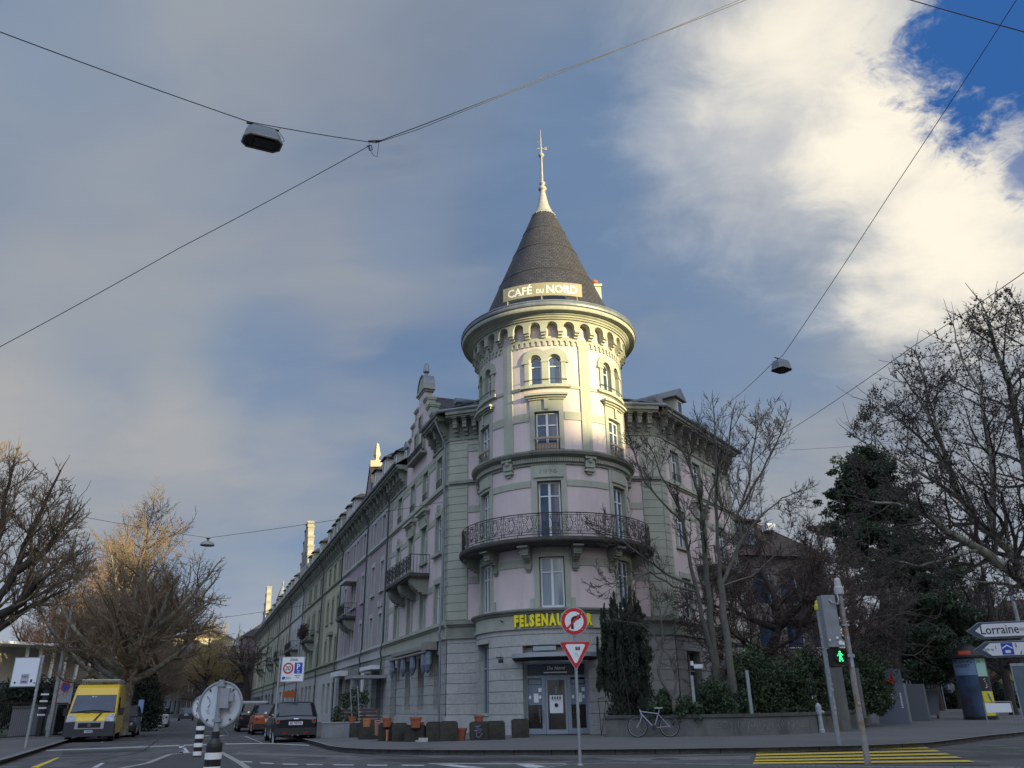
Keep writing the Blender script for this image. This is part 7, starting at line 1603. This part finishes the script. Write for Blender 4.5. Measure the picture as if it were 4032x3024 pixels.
t = Tree(34, trop=.06, wig=.20, twig_r=.011, child=(8, 6, 5), ratio=(.6, .55, .5), ang_=(30, 75)); bs = D(3330, 2790, 42)
for P in ([(3330, 2790, 42), (3300, 2600, 42), (3260, 2420, 42), (3200, 2280, 42)], [(3330, 2790, 42), (3340, 2560, 42), (3360, 2380, 42), (3330, 2230, 42)], [(3330, 2700, 42), (3400, 2540, 42), (3440, 2400, 42)]): t.limb([D(*q) for q in P], .2, .05, 11, 3.0, .2)
t.make('gnarled_tree', 'second dark tangled tree, just left of the pine trunks', bs, BARKD, TWIGD)
# --- conifers
def pine(label, base, stems, branches, clump, seed, M=NEEDLE, per=90, sz=.09, group=None):
    r = np.random.default_rng(seed); tr = []; cs = []; rs = []
    for P in stems: A = np.array([tuple(p) for p in P]); tr.append((A, np.linspace(.26, .06, len(A))))
    for (p0, p1, rad) in branches:
        p0, p1 = np.array(tuple(p0)), np.array(tuple(p1)); mid = (p0 + p1) / 2 + np.array([0, 0, -.15]); tr.append((np.array([p0, mid, p1]), np.array([.06, .045, .02])))
        n = max(3, int(np.linalg.norm(p1 - p0) / (clump * .62)))
        for i in range(n):
            f = .25 + .75 * (i + r.uniform(0, 1)) / n
            for _ in range(3): cs.append(p0 + (p1 - p0) * f + r.normal(0, clump * .55, 3) * np.array([1, 1, .55])); rs.append(clump * r.uniform(.42, .75))
    V, Q = leafcloud(r, cs, rs, per, sz, .62, .3, elong=1.5); b0 = np.array(tuple(base)); o = thing('pine_tree', label, 'tree', tuple(b0), 0, group); np_mesh('foliage', V - b0, Q, M, o)
    by = {}
    V, Q = np_tubes(tr, 7); np_mesh('trunk', V - b0, Q, BARKD, o); return o
dP = 52; r_ = random.Random(8); br = []
stem1 = [D(3472, 2790, dP), D(3475, 2500, dP), D(3478, 2200, dP), D(3440, 1950, dP), D(3400, 1830, dP)]; stem2 = [D(3530, 2780, dP), D(3540, 2450, dP), D(3500, 2250, dP), D(3540, 2000, dP), D(3560, 1900, dP)]
# envelope of the crown: (y, xleft, xright)
env = [(1800, 3350, 3450), (1850, 3300, 3490), (1900, 3260, 3560), (1960, 3250, 3620), (2020, 3225, 3660), (2090, 3230, 3660), (2150, 3250, 3700), (2210, 3300, 3760), (2270, 3340, 3800), (2330, 3480, 3830), (2400, 3560, 3850), (2470, 3590, 3860), (2540, 3620, 3830), (2600, 3640, 3780)]
for y, xl, xr in env:
    for k in range(6 if y < 2300 else 4):
        x = xl + (xr - xl) * (k + r_.uniform(0, 1)) / (6 if y < 2300 else 4); yy = y + r_.uniform(-25, 25); xs = 3478 if x < 3500 else 3530; br.append((D(xs + (x - xs) * .12, yy + 55, dP), D(x, yy, dP + r_.uniform(-2.2, 2.2)), 1))
pine('big dark pine with two trunks right of the hedge, its top just lit', D(3490, 2790, dP), [stem1, stem2], br, .75, 6, per=95, sz=.085)
# --- plane tree at the right edge (trunk outside the picture)
t = Tree(51, trop=.05, wig=.20, twig_r=.0046, child=(6, 5, 4), ratio=(.52, .52, .5), ang_=(30, 75), balls=.12, env=px_env([(3300, 1760), (3420, 1540), (3500, 1440), (3640, 1330), (3700, 1270), (3850, 1150), (3960, 1130), (4100, 1150), (4800, 1150)], bot=2390)); bs = D(4230, 2900, 21)
t.limb([(bs.x, bs.y, .1), D(4200, 2600, 21), D(4150, 2400, 21)], .34, .30, 0, .1, .9, lv=3)
t.limb([D(4150, 2420, 21), D(4032, 2285, 20.7), D(3960, 2235, 20.5), D(3860, 2165, 20.2), D(3760, 2110, 20), D(3650, 2030, 19.8), D(3530, 1985, 19.5), D(3430, 1975, 19.3)], .16, .02, 22, 1.7, .10)
t.limb([D(4150, 2420, 21), D(4032, 2250, 21), D(3975, 2160, 21), D(3910, 2100, 21), D(3850, 2060, 21.2), D(3780, 1960, 21.5), D(3740, 1850, 21.6), D(3690, 1700, 21.7), D(3630, 1590, 21.8), D(3570, 1500, 22)], .15, .02, 24, 1.9, .12)
t.limb([D(3905, 2100, 21), D(3910, 1950, 21), D(3905, 1820, 21), D(3880, 1680, 21), D(3860, 1540, 21), D(3790, 1420, 21), D(3760, 1300, 21)], .08, .014, 18, 1.8, .15)
t.limb([D(4150, 2400, 21), D(4100, 2100, 22), D(4040, 1850, 22.4), D(4000, 1650, 22.5), D(3950, 1450, 22.5), D(3900, 1300, 22.6), D(3880, 1230, 22.6)], .14, .02, 22, 1.9, .2)
t.limb([D(4150, 2400, 21), D(4200, 2000, 22), D(4150, 1700, 22), D(4080, 1400, 22), D(4020, 1240, 22)], .14, .02, 18, 1.9, .2)
t.limb([D(3860, 2165, 20.2), D(3730, 2200, 19.6), D(3620, 2230, 19.4), D(3540, 2210, 19.3)], .045, .01, 10, 1.2, .1)
t.limb([D(4060, 2330, 20.7), D(3960, 2300, 20.3), D(3850, 2290, 20), D(3760, 2260, 20)], .045, .01, 9, 1.2, .1)
t.limb([D(3780, 1960, 21.5), D(3650, 1880, 21), D(3520, 1800, 20.8), D(3400, 1740, 20.6), D(3340, 1700, 20.6)], .05, .01, 16, 1.5, .1)
t.limb([D(3740, 1850, 21.6), D(3620, 1720, 21.5), D(3500, 1620, 21.3), D(3420, 1560, 21.3)], .045, .01, 13, 1.5, .1)
t.limb([D(3690, 1700, 21.7), D(3640, 1500, 21.7), D(3600, 1380, 21.7), D(3560, 1360, 21.6)], .035, .01, 12, 1.4, .1)
t.make('plane_tree', 'spreading bare plane tree with hanging seed balls, reaching in from the right edge', (bs.x, bs.y, .1), BARKP, TWIGD)
# --- plane trees on the left pavement
def plane_left(seed, base, H, Rm, label, dark=False, grp='plane trees lining the left pavement', n=10, tm=TWIG, lean=.5, k=1.0, child=(7, 5, 4), rtr=.40):
    """bare plane tree of height H inside a crown of radius Rm"""
    bx, by, bz = base
    def env(p):
        h = (p[2] - bz) / H; r = math.hypot(p[0] - bx - lean * h, p[1] - by); lim = Rm * (min(1, .35 + 1.9 * h) if h < .38 else math.sqrt(max(.03, 1 - ((h - .38) / .66) ** 2)))
        return 0 if (h > 1.02 or r > lim * 1.06) else (1 if r < lim * .72 else .55)
    t = Tree(seed, trop=.075, wig=.15, twig_r=.0105 * k, child=child, ratio=(.55, .5, .5), ang_=(35, 72), env=env); b0 = np.array((bx, by, bz), float)
    P = [b0, b0 + (0, 0, H * .17), b0 + (lean * .1, 0, H * .32), b0 + (lean * .6, 0, H * .5), b0 + (lean * .7, .1, H * .7), b0 + (lean, .1, H * .80)]
    t.limb([Vector(p) for p in P], rtr * k, .05 * k, 24, Rm * .75, .26)
    for i in range(n):
        a = 2 * math.pi * i / n + t.r.uniform(-.3, .3); z = H * t.r.uniform(.17, .42); e = t.r.uniform(.3, .85); q0 = b0 + (0, 0, z); d = np.array([math.cos(a) * .9, math.sin(a) * .9, e]); L = Rm * t.r.uniform(.65, .9)
        t.limb([Vector(q0), Vector(q0 + d * L * .45), Vector(q0 + d * L * .75 + (0, 0, .3)), Vector(q0 + d * L + (0, 0, .9))], .20 * k, .05 * k, 9, Rm * .5, .25)
    return t.make('plane_tree', label, base, BARKP if not dark else BARKD, tm, 'tree', grp)
def recopy(src, label, loc, rz, sc, group=None, tm=None):
    c = copy_tree(src); c.location = loc; c.rotation_euler = (0, 0, rz); c.scale = sc if hasattr(sc, '__len__') else (sc,) * 3; c['label'] = label
    if group: c['group'] = group
    if tm:
        for ch in c.children:
            ch.material_slots[0].link = 'OBJECT'; ch.material_slots[0].material = tm if ch.name.startswith('crown') else BARKD
    return c
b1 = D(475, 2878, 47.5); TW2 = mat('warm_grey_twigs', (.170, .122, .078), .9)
H1 = D(545, 2050, 48).z
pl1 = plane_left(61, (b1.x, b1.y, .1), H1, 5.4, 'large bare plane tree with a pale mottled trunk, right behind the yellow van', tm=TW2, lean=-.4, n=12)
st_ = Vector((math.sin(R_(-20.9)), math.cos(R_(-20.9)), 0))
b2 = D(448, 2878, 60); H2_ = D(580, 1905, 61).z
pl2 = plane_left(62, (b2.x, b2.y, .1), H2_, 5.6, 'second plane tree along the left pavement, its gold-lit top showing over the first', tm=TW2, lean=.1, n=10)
lbs = ['third plane tree down the left pavement', 'fourth plane tree down the left pavement, before the white car', 'fifth plane tree down the left pavement', 'sixth and farthest plane tree of the left row']
for i, ds in enumerate((24, 36, 50, 64)):
    recopy((pl1, pl2)[i % 2], lbs[i], Vector((b1.x, b1.y, .1)) + st_ * ds + Vector((-.6, 0, 0)), 1.3 + i * 1.9, .74 - .04 * i)
# dark tree at the left edge
t = Tree(71, trop=.07, wig=.14, twig_r=.0095, child=(6, 5, 4), ratio=(.55, .52, .5), ang_=(28, 60), env=px_env([(-900, 1750), (60, 1740), (150, 1850), (240, 1825), (300, 1960), (360, 2050), (385, 2300), (400, 3000)])); bs = D(-260, 2900, 34)
for P, r0 in (([(-260, 2900, 34), (-200, 2700, 34), (-120, 2550, 34)], .34),): t.limb([D(*q) for q in P], r0, .28, 0, .1, .9, lv=3)
for P, n in (([(-120, 2560, 34), (0, 2470, 34), (100, 2400, 34), (180, 2360, 34.5), (260, 2320, 35)], 12), ([(-120, 2560, 34), (-30, 2400, 34), (60, 2250, 34), (120, 2100, 34), (190, 1950, 34), (240, 1850, 34)], 16), ([(-130, 2560, 34), (-60, 2300, 34), (0, 2100, 34), (20, 1950, 34.5), (60, 1800, 34.5)], 18), ([(60, 2250, 34), (150, 2200, 34), (230, 2100, 34), (310, 2010, 34)], 12), ([(-20, 2430, 34), (80, 2380, 33.5), (150, 2290, 33), (220, 2240, 33)], 12), ([(-130, 2500, 34), (-160, 2200, 35), (-100, 1900, 35), (-40, 1780, 35)], 14)):
    t.limb([D(*q) for q in P], .17, .03, n, 2.2, .15)
t.make('bare_tree', 'dark bare tree leaning in at the left edge, its tips gold', (bs.x, bs.y, .1), BARKD, TW2)
# ochre trees behind, by the modern building
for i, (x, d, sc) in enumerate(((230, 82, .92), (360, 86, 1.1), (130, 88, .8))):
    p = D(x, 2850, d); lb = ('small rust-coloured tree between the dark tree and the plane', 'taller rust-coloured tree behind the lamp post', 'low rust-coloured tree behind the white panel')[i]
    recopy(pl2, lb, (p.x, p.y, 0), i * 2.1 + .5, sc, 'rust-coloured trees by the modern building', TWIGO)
# end of the row: dark pollarded tree, far golden trees
t = Tree(91, trop=.02, wig=.30, twig_r=.025, child=(4, 3, 3), ratio=(.55, .5, .5), ang_=(30, 75)); bs = D(978, 2800, 118)
for P in ([(978, 2800, 118), (972, 2700, 118), (965, 2660, 118)],): t.limb([D(*q) for q in P], .42, .36, 0, .1, .9, lv=3)
for P in ([(965, 2665, 118), (940, 2620, 117), (905, 2595, 116)], [(965, 2665, 118), (985, 2610, 118), (975, 2560, 118)], [(968, 2660, 118), (948, 2600, 118), (930, 2570, 118)], [(965, 2690, 118), (925, 2690, 118), (912, 2720, 118)], [(975, 2650, 118), (1000, 2600, 119)]): t.limb([D(*q) for q in P], .26, .08, 8, 3.2, .2)
t.make('pollarded_tree', 'black knobbly pollarded tree at the far end of the house row', (bs.x, bs.y, .1), BARKD, TWIGD)
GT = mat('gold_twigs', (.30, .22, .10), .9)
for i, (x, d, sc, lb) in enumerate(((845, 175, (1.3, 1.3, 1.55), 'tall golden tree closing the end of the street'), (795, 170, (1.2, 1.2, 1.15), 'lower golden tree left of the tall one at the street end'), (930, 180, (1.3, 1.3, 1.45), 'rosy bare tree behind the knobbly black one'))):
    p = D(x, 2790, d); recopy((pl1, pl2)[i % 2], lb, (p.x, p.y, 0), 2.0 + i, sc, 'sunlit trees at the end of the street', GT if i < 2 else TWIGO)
shrub('low black hedge at the end of the street', 790, 905, 2715, 2790, 150, M=YEW, n=90, per=80, sz=.16, name='hedge', r=1.3)
# bare trees in the background on the right
for i, (x, d, sc, lb) in enumerate(((3610, 78, .85, 'bare pollarded tree behind the pylon sign'), (3700, 84, .9, 'bare tree behind the larger notice board'), (3900, 70, .8, 'bare tree right of the advertising column'), (3990, 62, .75, 'bare tree in front of the yellow house'), (3790, 95, 1.0, 'bare tree beyond the advertising column'))):
    p = D(x, 2790, d); recopy((pl1, pl2)[i % 2], lb, (p.x, p.y, .05), i * 1.7, sc, 'bare trees in the square on the right', TWIGD)
shrub('bank of low dark shrubs behind the square, left part', 3480, 3760, 2700, 2790, 96, M=YEW, n=90, per=70, sz=.14, r=.9); shrub('bank of low dark shrubs behind the square, right part', 3760, 4080, 2700, 2790, 98, M=YEW, n=90, per=70, sz=.14, r=.9)
# ivy-dark undergrowth along the left pavement, fence hedge at far left
shrub('ivy-clad undergrowth between the plane trunks on the left pavement', 478, 610, 2560, 2862, 60, M=YEW, n=130, per=90, sz=.08, r=.7); shrub('dark hedge behind the fence at the left edge', -40, 330, 2680, 2860, 52, M=YEW, n=150, per=80, sz=.08, r=.55, name='hedge')
# ================================================================ background buildings
def plain_house(name, label, o, az, n, L, dep, ztop, wallM, floors, wins, roofM=None, zr=None, trim=None, glass=GLASS, over=.5, cat='building', wfm=WFRAME, ww=1.0, group=None, ridge=.5, shutters=None):
    F = Frame(o, az, n); r = thing(name, label, cat, (o[0], o[1], 0), world=True, group=group)
    ops = [(u - ww / 2, u + ww / 2, a, c_) for a, c_ in floors for u in wins]; w = MB(F); w.wall(0, L, 0, ztop, ops, rev=.2); vquad(w, F.map(0, 0, 0), F.map(0, 0, -dep), 0, ztop); vquad(w, F.map(L, 0, 0), F.map(L, 0, -dep), 0, ztop); vquad(w, F.map(0, 0, -dep), F.map(L, 0, -dep), 0, ztop); w.build('wall', wallM, r)
    for o_ in ops: window(F, r, (o_[0] + o_[1]) / 2, o_[2], o_[3], ww, -.12, style=1, fm=wfm, gm=glass)
    if shutters:
        for i, o_ in enumerate(ops): b = MB(F); b.box(o_[0] - .42, o_[0] - .02, o_[2], o_[3], .01, .05); b.box(o_[1] + .02, o_[1] + .42, o_[2], o_[3], .01, .05); b.build('shutters', shutters, r)
    if trim: b = MB(F); b.box(-.1, L + .1, ztop - .3, ztop, 0, .3); b.box(0, L, 3.4, 3.6, 0, .12); b.build('cornice', trim, r)
    if roofM:
        b = MB(); h = (dep) * ridge; slope(b, F.map(-over, 0, over), F.map(L + over, 0, over), F.map(h * .7, 0, -h), F.map(L - h * .7, 0, -h), ztop, zr); slope(b, F.map(-over, 0, -dep - over), F.map(L + over, 0, -dep - over), F.map(h * .7, 0, -h), F.map(L - h * .7, 0, -h), ztop, zr)
        slope(b, F.map(-over, 0, over), F.map(-over, 0, -dep - over), F.map(h * .7, 0, -h), F.map(h * .7, 0, -h), ztop, zr); slope(b, F.map(L + over, 0, over), F.map(L + over, 0, -dep - over), F.map(L - h * .7, 0, -h), F.map(L - h * .7, 0, -h), ztop, zr); b.build('roof', roofM, r)
    return r, F
# brown-roofed house between the right wing and the pine
BR = mat('dim_brown_render', (.20, .175, .16), .9, (.16, .14, .13), 1)
p = D(2905, 2800, 56); q = D(3330, 2800, 60); az_ = math.degrees(math.atan2(q.x - p.x, q.y - p.y)); zt = D(2950, 2190, 57).z; zr = D(3100, 1985, 63).z
rh, FH = plain_house('brown_roof_house', 'house with a broad brown tiled roof between the right wing and the pine', (p.x, p.y), az_, (math.sin(R_(az_)) * 0 + math.cos(R_(az_)) * 1, -math.sin(R_(az_))), (q - p).length, 12, zt, BR, [(1.2, 3.2), (4.4, 6.2), (7.2, 9.4), (10.4, zt - .9)], [1.0, 2.9, 4.9, 6.9], TILE, zr, ww=1.3)
b = MB(FH); b.box(-.3, 3.4, zt + .7, zt + 2.5, -3.4, -.5); dm = b.build('glazed_dormer', mat('dark_brown_cladding', (.06, .045, .04), .8), rh); b = MB(FH); b.box(0, 3.1, zt + .9, zt + 2.3, -.49, -.44); b.build('dormer_glass', GLASSB, dm); b = MB(FH); b.box(-.5, 3.6, zt + 2.5, zt + 2.65, -3.6, -.2); b.build('dormer_roof', TILE, dm)
b = MB(FH); b.box(5.0, 5.7, zt + 2.3, zt + 2.8, -2.6, -1.9); b.build('skylight', WHITE, rh)
# modern building with sunlit roof canopy, far left
p = D(-120, 2850, 74); q = D(470, 2850, 80); az_ = math.degrees(math.atan2(q.x - p.x, q.y - p.y)); L_ = (q - p).length; zt = D(200, 2690, 76).z
rm, FM = plain_house('modern_building', 'low modern building with a white roof canopy lit by the sun, behind the left trees', (p.x, p.y), az_, (math.cos(R_(az_)), -math.sin(R_(az_))), L_, 10, zt, mat('dim_grey_facade', (.12, .125, .12), .8), [(.6, 2.8)], [1.5 + 2.2 * i for i in range(int(L_ / 2.2))], ww=1.7, wfm=GALV)
CW = mat('white_canopy_steel', (.66, .64, .58), .5); zc = D(200, 2545, 76).z
b = MB(FM); b.box(.5, L_ - 2, zc, zc + .18, -6, .8); b.build('roof_canopy', CW, rm)
for i in range(7): b = MB(FM); u = 3.2 + i * (L_ - 5) / 6.6; b.box(u - .09, u + .09, zt, zc, -.3, -.1); b.build('column', CW, rm)
b = MB(FM); b.box(.5, L_ - 2, zt, zc, -4.5, -2.4); b.build('penthouse', mat('cream_penthouse', (.52, .47, .36), .8, (.40, .37, .3), .8), rm); b = MB(FM); b.box(0, L_, zt, zt + .14, -.5, .3); b.build('terrace_edge', GALV, rm)
b = MB(FM)
for k in range(5): b.box(L_ * .45, L_, zt - .2 - k * .3, zt - .12 - k * .3, .05, .3)
b.build('sun_slats', GALV, rm)
# iron fence and containers at the left
p0, p1 = D(-60, 2868, 43), D(260, 2862, 49); F_ = Frame((p0.x, p0.y), math.degrees(math.atan2(p1.x - p0.x, p1.y - p0.y)), (1, -1)); r = thing('mesh_fence', 'green-grey railing fence along the grass at the left', 'fence', (p0.x, p0.y, 0), world=True); Lf = (p1 - p0).length; b = MB(F_)
for k in range(int(Lf / .16)): b.box(k * .16, k * .16 + .02, .1, 1.7, 0, .02)
b.build('bars', IRON, r); b = MB(F_); b.box(0, Lf, 1.6, 1.65, -.01, .03); b.build('rail', IRON, r); b = MB(F_); b.box(0, Lf, .2, .24, -.01, .03); b.build('rail', IRON, r)
for i, (x, y, w_, h, d, M, lb) in enumerate(((104, 2820, 1.3, 1.35, 50, mat('grey_block_render', (.15, .15, .16), .9), 'grey concrete box with graffiti left of the striped post'), (168, 2825, 1.2, 1.4, 50.5, MATS['grey_block_render'], 'second grey concrete box, left of the lamp post'))):
    p = D(x, y, d); r = thing('concrete_box', lb, 'utility box', (p.x, p.y, .1), R_(30)); b = MB(); b.box(-w_ / 2, w_ / 2, -.4, .4, 0, h); b.build('box_body', M, r); b = MB(); b.box(-w_ / 2 - .05, w_ / 2 + .05, -.45, .45, h, h + .08); b.build('lid', CONC, r)
for i, (x0, x1, y0, d, lb) in enumerate(((118, 152, 2770, 53, 'small blue container left of the stacked black posts'), (172, 204, 2765, 53.5, 'larger blue container beside the lamp post'))):
    p, q = D(x0, 2845, d), D(x1, 2845, d); zt = D(x0, y0, d).z; r = thing('blue_container', lb, 'container', (p.x, p.y, .1), 0); w_ = (q - p).length; b = MB(); b.box(0, w_, 0, .8, 0, zt); b.build('shell', mat('blue_container', (.02, .08, .35), .5), r); b = MB(); b.box(-.04, w_ + .04, -.04, .84, zt, zt + .08); b.build('lid', mat('blue_container', ()), r)
p = D(160, 2850, 49); r = thing('banded_post', 'dark post with pale bands between the blue containers', 'post', (p.x, p.y, .1)); zt = D(162, 2725, 49).z; b = MB(); b.box(-.12, .12, -.1, .1, 0, zt); b.build('post', BLACK, r)
for k in range(4): b = MB(); b.box(-.2, .2, -.13, -.105, zt - .25 - k * .32, zt - .17 - k * .32); b.build('pale_band', WHITE, r)
p = D(632, 2848, 68); r = thing('small_bollard', 'striped bollard standing beside the distant white car', 'bollard', (p.x, p.y, .0)); b = MB(); b.tube([(0, 0, 0), (0, 0, 1.05)], .09, 10); b.build('post', BLACK, r)
for k in range(4): b = MB(); b.tube([(0, 0, .12 + k * .24), (0, 0, .24 + k * .24)], .094, 10); b.build('white_band', WHITE, r)
p = D(553, 2790, 57); r = thing('blue_info_board', 'narrow upright pale blue board under the plane trees', 'sign', (p.x, p.y, .1)); b = MB(); b.box(-.16, .16, -.03, .03, .55, 1.75); b.build('board', mat('pale_blue_board', (.20, .30, .52), .5), r); b = MB(); b.tube([(0, .05, 0), (0, .05, 1.8)], .03, 6); b.build('pole', GALV, r)
# houses on the far left side of the street
p0 = D(612, 2850, 165)
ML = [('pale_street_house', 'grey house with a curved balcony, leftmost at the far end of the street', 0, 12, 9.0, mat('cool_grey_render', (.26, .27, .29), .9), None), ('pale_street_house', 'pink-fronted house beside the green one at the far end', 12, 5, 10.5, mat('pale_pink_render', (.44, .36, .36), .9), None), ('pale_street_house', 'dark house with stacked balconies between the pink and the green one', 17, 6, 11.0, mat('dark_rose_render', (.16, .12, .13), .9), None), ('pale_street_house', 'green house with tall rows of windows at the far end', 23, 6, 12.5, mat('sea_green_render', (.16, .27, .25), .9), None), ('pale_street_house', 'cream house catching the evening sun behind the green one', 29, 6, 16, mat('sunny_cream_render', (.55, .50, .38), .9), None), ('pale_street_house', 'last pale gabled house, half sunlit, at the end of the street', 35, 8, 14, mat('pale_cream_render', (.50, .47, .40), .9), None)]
azL = 0.0; su = Vector((math.sin(R_(azL)), math.cos(R_(azL)), 0)); nr = (1.0, 0.0)
for nm_, lb, s0, L_, zt, M, _ in ML:
    o = p0 + su * s0; fl = [(z, z + 1.9) for z in np.arange(4.4, zt - 2.4, 3.1)]
    hr, HF = plain_house(nm_, lb, (o.x, o.y), azL, nr, L_, 11, zt, M, fl + [(.5, 2.9)], [u for u in np.arange(1.4, L_ - .7, 2.1)], SLATE, zt + 3.0, T_LIGHT, wfm=GFRAME, group='houses on the far left side of the street')
p = FL.map(141, 0, 2.5); plain_house('turreted_house', 'dark house with a small sunlit turret past the end of the row', (p.x, p.y), -20.9, (-.934, -.357), 10, 10, 15, mat('dark_rose_render', ()), [(4.4, 6.3), (7.6, 9.5), (10.8, 12.6)], [2, 5, 8], SLATE, 19, T_LIGHT)
# yellow house and brown roofs far right
p, q = D(3780, 2800, 100), D(4230, 2800, 96); az_ = math.degrees(math.atan2(q.x - p.x, q.y - p.y)); zt = D(3900, 2590, 98).z
plain_house('yellow_house', 'yellow house with grey shutters behind the trees at the right edge', (p.x, p.y), az_, (math.cos(R_(az_)), -math.sin(R_(az_))), (q - p).length, 12, zt, mat('ochre_yellow_render', (.42, .33, .10), .9), [(1.0, 2.6), (4.0, 5.8)], [1.6 + 2.4 * i for i in range(6)], TILE, D(3900, 2370, 104).z, wfm=GFRAME, shutters=GFRAME, ww=.9)
p, q = D(3380, 2800, 125), D(3820, 2800, 125); az_ = math.degrees(math.atan2(q.x - p.x, q.y - p.y))
plain_house('distant_school', 'dim grey building behind the square, seen through the trees', (p.x, p.y), az_, (math.cos(R_(az_)), -math.sin(R_(az_))), (q - p).length, 12, 9, mat('dim_grey_facade', ()), [(1, 3), (5, 7)], [2 + 3 * i for i in range(5)], TILE, 13, wfm=GFRAME)
# ================================================================ unseen blocks added behind the viewer, heights stepped to shape the evening shadow
BEHIND = mat('far_block_render', (.30, .29, .27), .9)
def block_behind(label, q0, q1, h, dist=110):
    e = Vector((math.sin(SUN_AZ), math.cos(SUN_AZ), 0)); f = Vector((-e.y, e.x, 0)); a = e * dist + f * q0; c_ = e * dist + f * q1; L_ = (c_ - a).length
    r, F = plain_house('shadow_block', label, (a.x, a.y), math.degrees(math.atan2((c_ - a).x, (c_ - a).y)), (-e.x, -e.y), L_, 12, h - .4, BEHIND, [], [], group='blocks of flats behind the viewer')
    b = MB(F); b.box(0, L_, h - .4, h, -12, .3); b.build('flat_roof', CONC, r)
    for k in range(int(h / 3.1) - 1):
        b = MB(F); b.box(L_ * .04, L_ * .96, 1.6 + 3.1 * k, 3.1 + 3.1 * k, .0, .05); b.build('window_band', GLASS, r)
block_behind('wide block of flats far behind the viewer, lowest of the row', -130, 24, 31.7); block_behind('tall narrow block of flats behind the viewer, left of the low one', 24, 26.9, 32.8); block_behind('narrow low block of flats behind the viewer', 26.9, 31.1, 31.3)
block_behind('tallest block of flats behind the viewer', 31.1, 44.5, 37.0); block_behind('second tallest block of flats behind the viewer', 44.5, 52.5, 34.3); block_behind('lower block of flats behind the viewer, by the second tallest', 52.5, 61, 33.0); block_behind('last long block of flats behind the viewer', 61, 170, 35.5)

p = D(1352, 2842, 35.5); cs = [(p.x + random.uniform(-.35, .45), p.y + random.uniform(-.2, .2), .12 + random.uniform(.2, 1.5)) for _ in range(26)] + [(p.x + random.uniform(-.1, .9), p.y, .12 + random.uniform(1.1, 1.7)) for _ in range(16)]
foliage_thing('potted_shrub', 'dark leafy potted shrub beside the slatted bench', 'plant', (p.x, p.y, .12), cs, [.18] * len(cs), 60, .05, HEDGE)
p = FL.map(50.0, 8.0, 1.2); cs = [tuple(FL.map(48.9 + random.uniform(-1.9, 1.7), 8.0 + random.uniform(-.2, .9), .95 + random.uniform(-.2, .25))) for _ in range(60)]
foliage_thing('balcony_plants', 'brown withered plants spilling over the balcony of the grey-olive house', 'plant', tuple(p), cs, [.26] * len(cs), 50, .06, mat('withered_leaves', (.07, .045, .035), .9, (.04, .03, .025), 5))
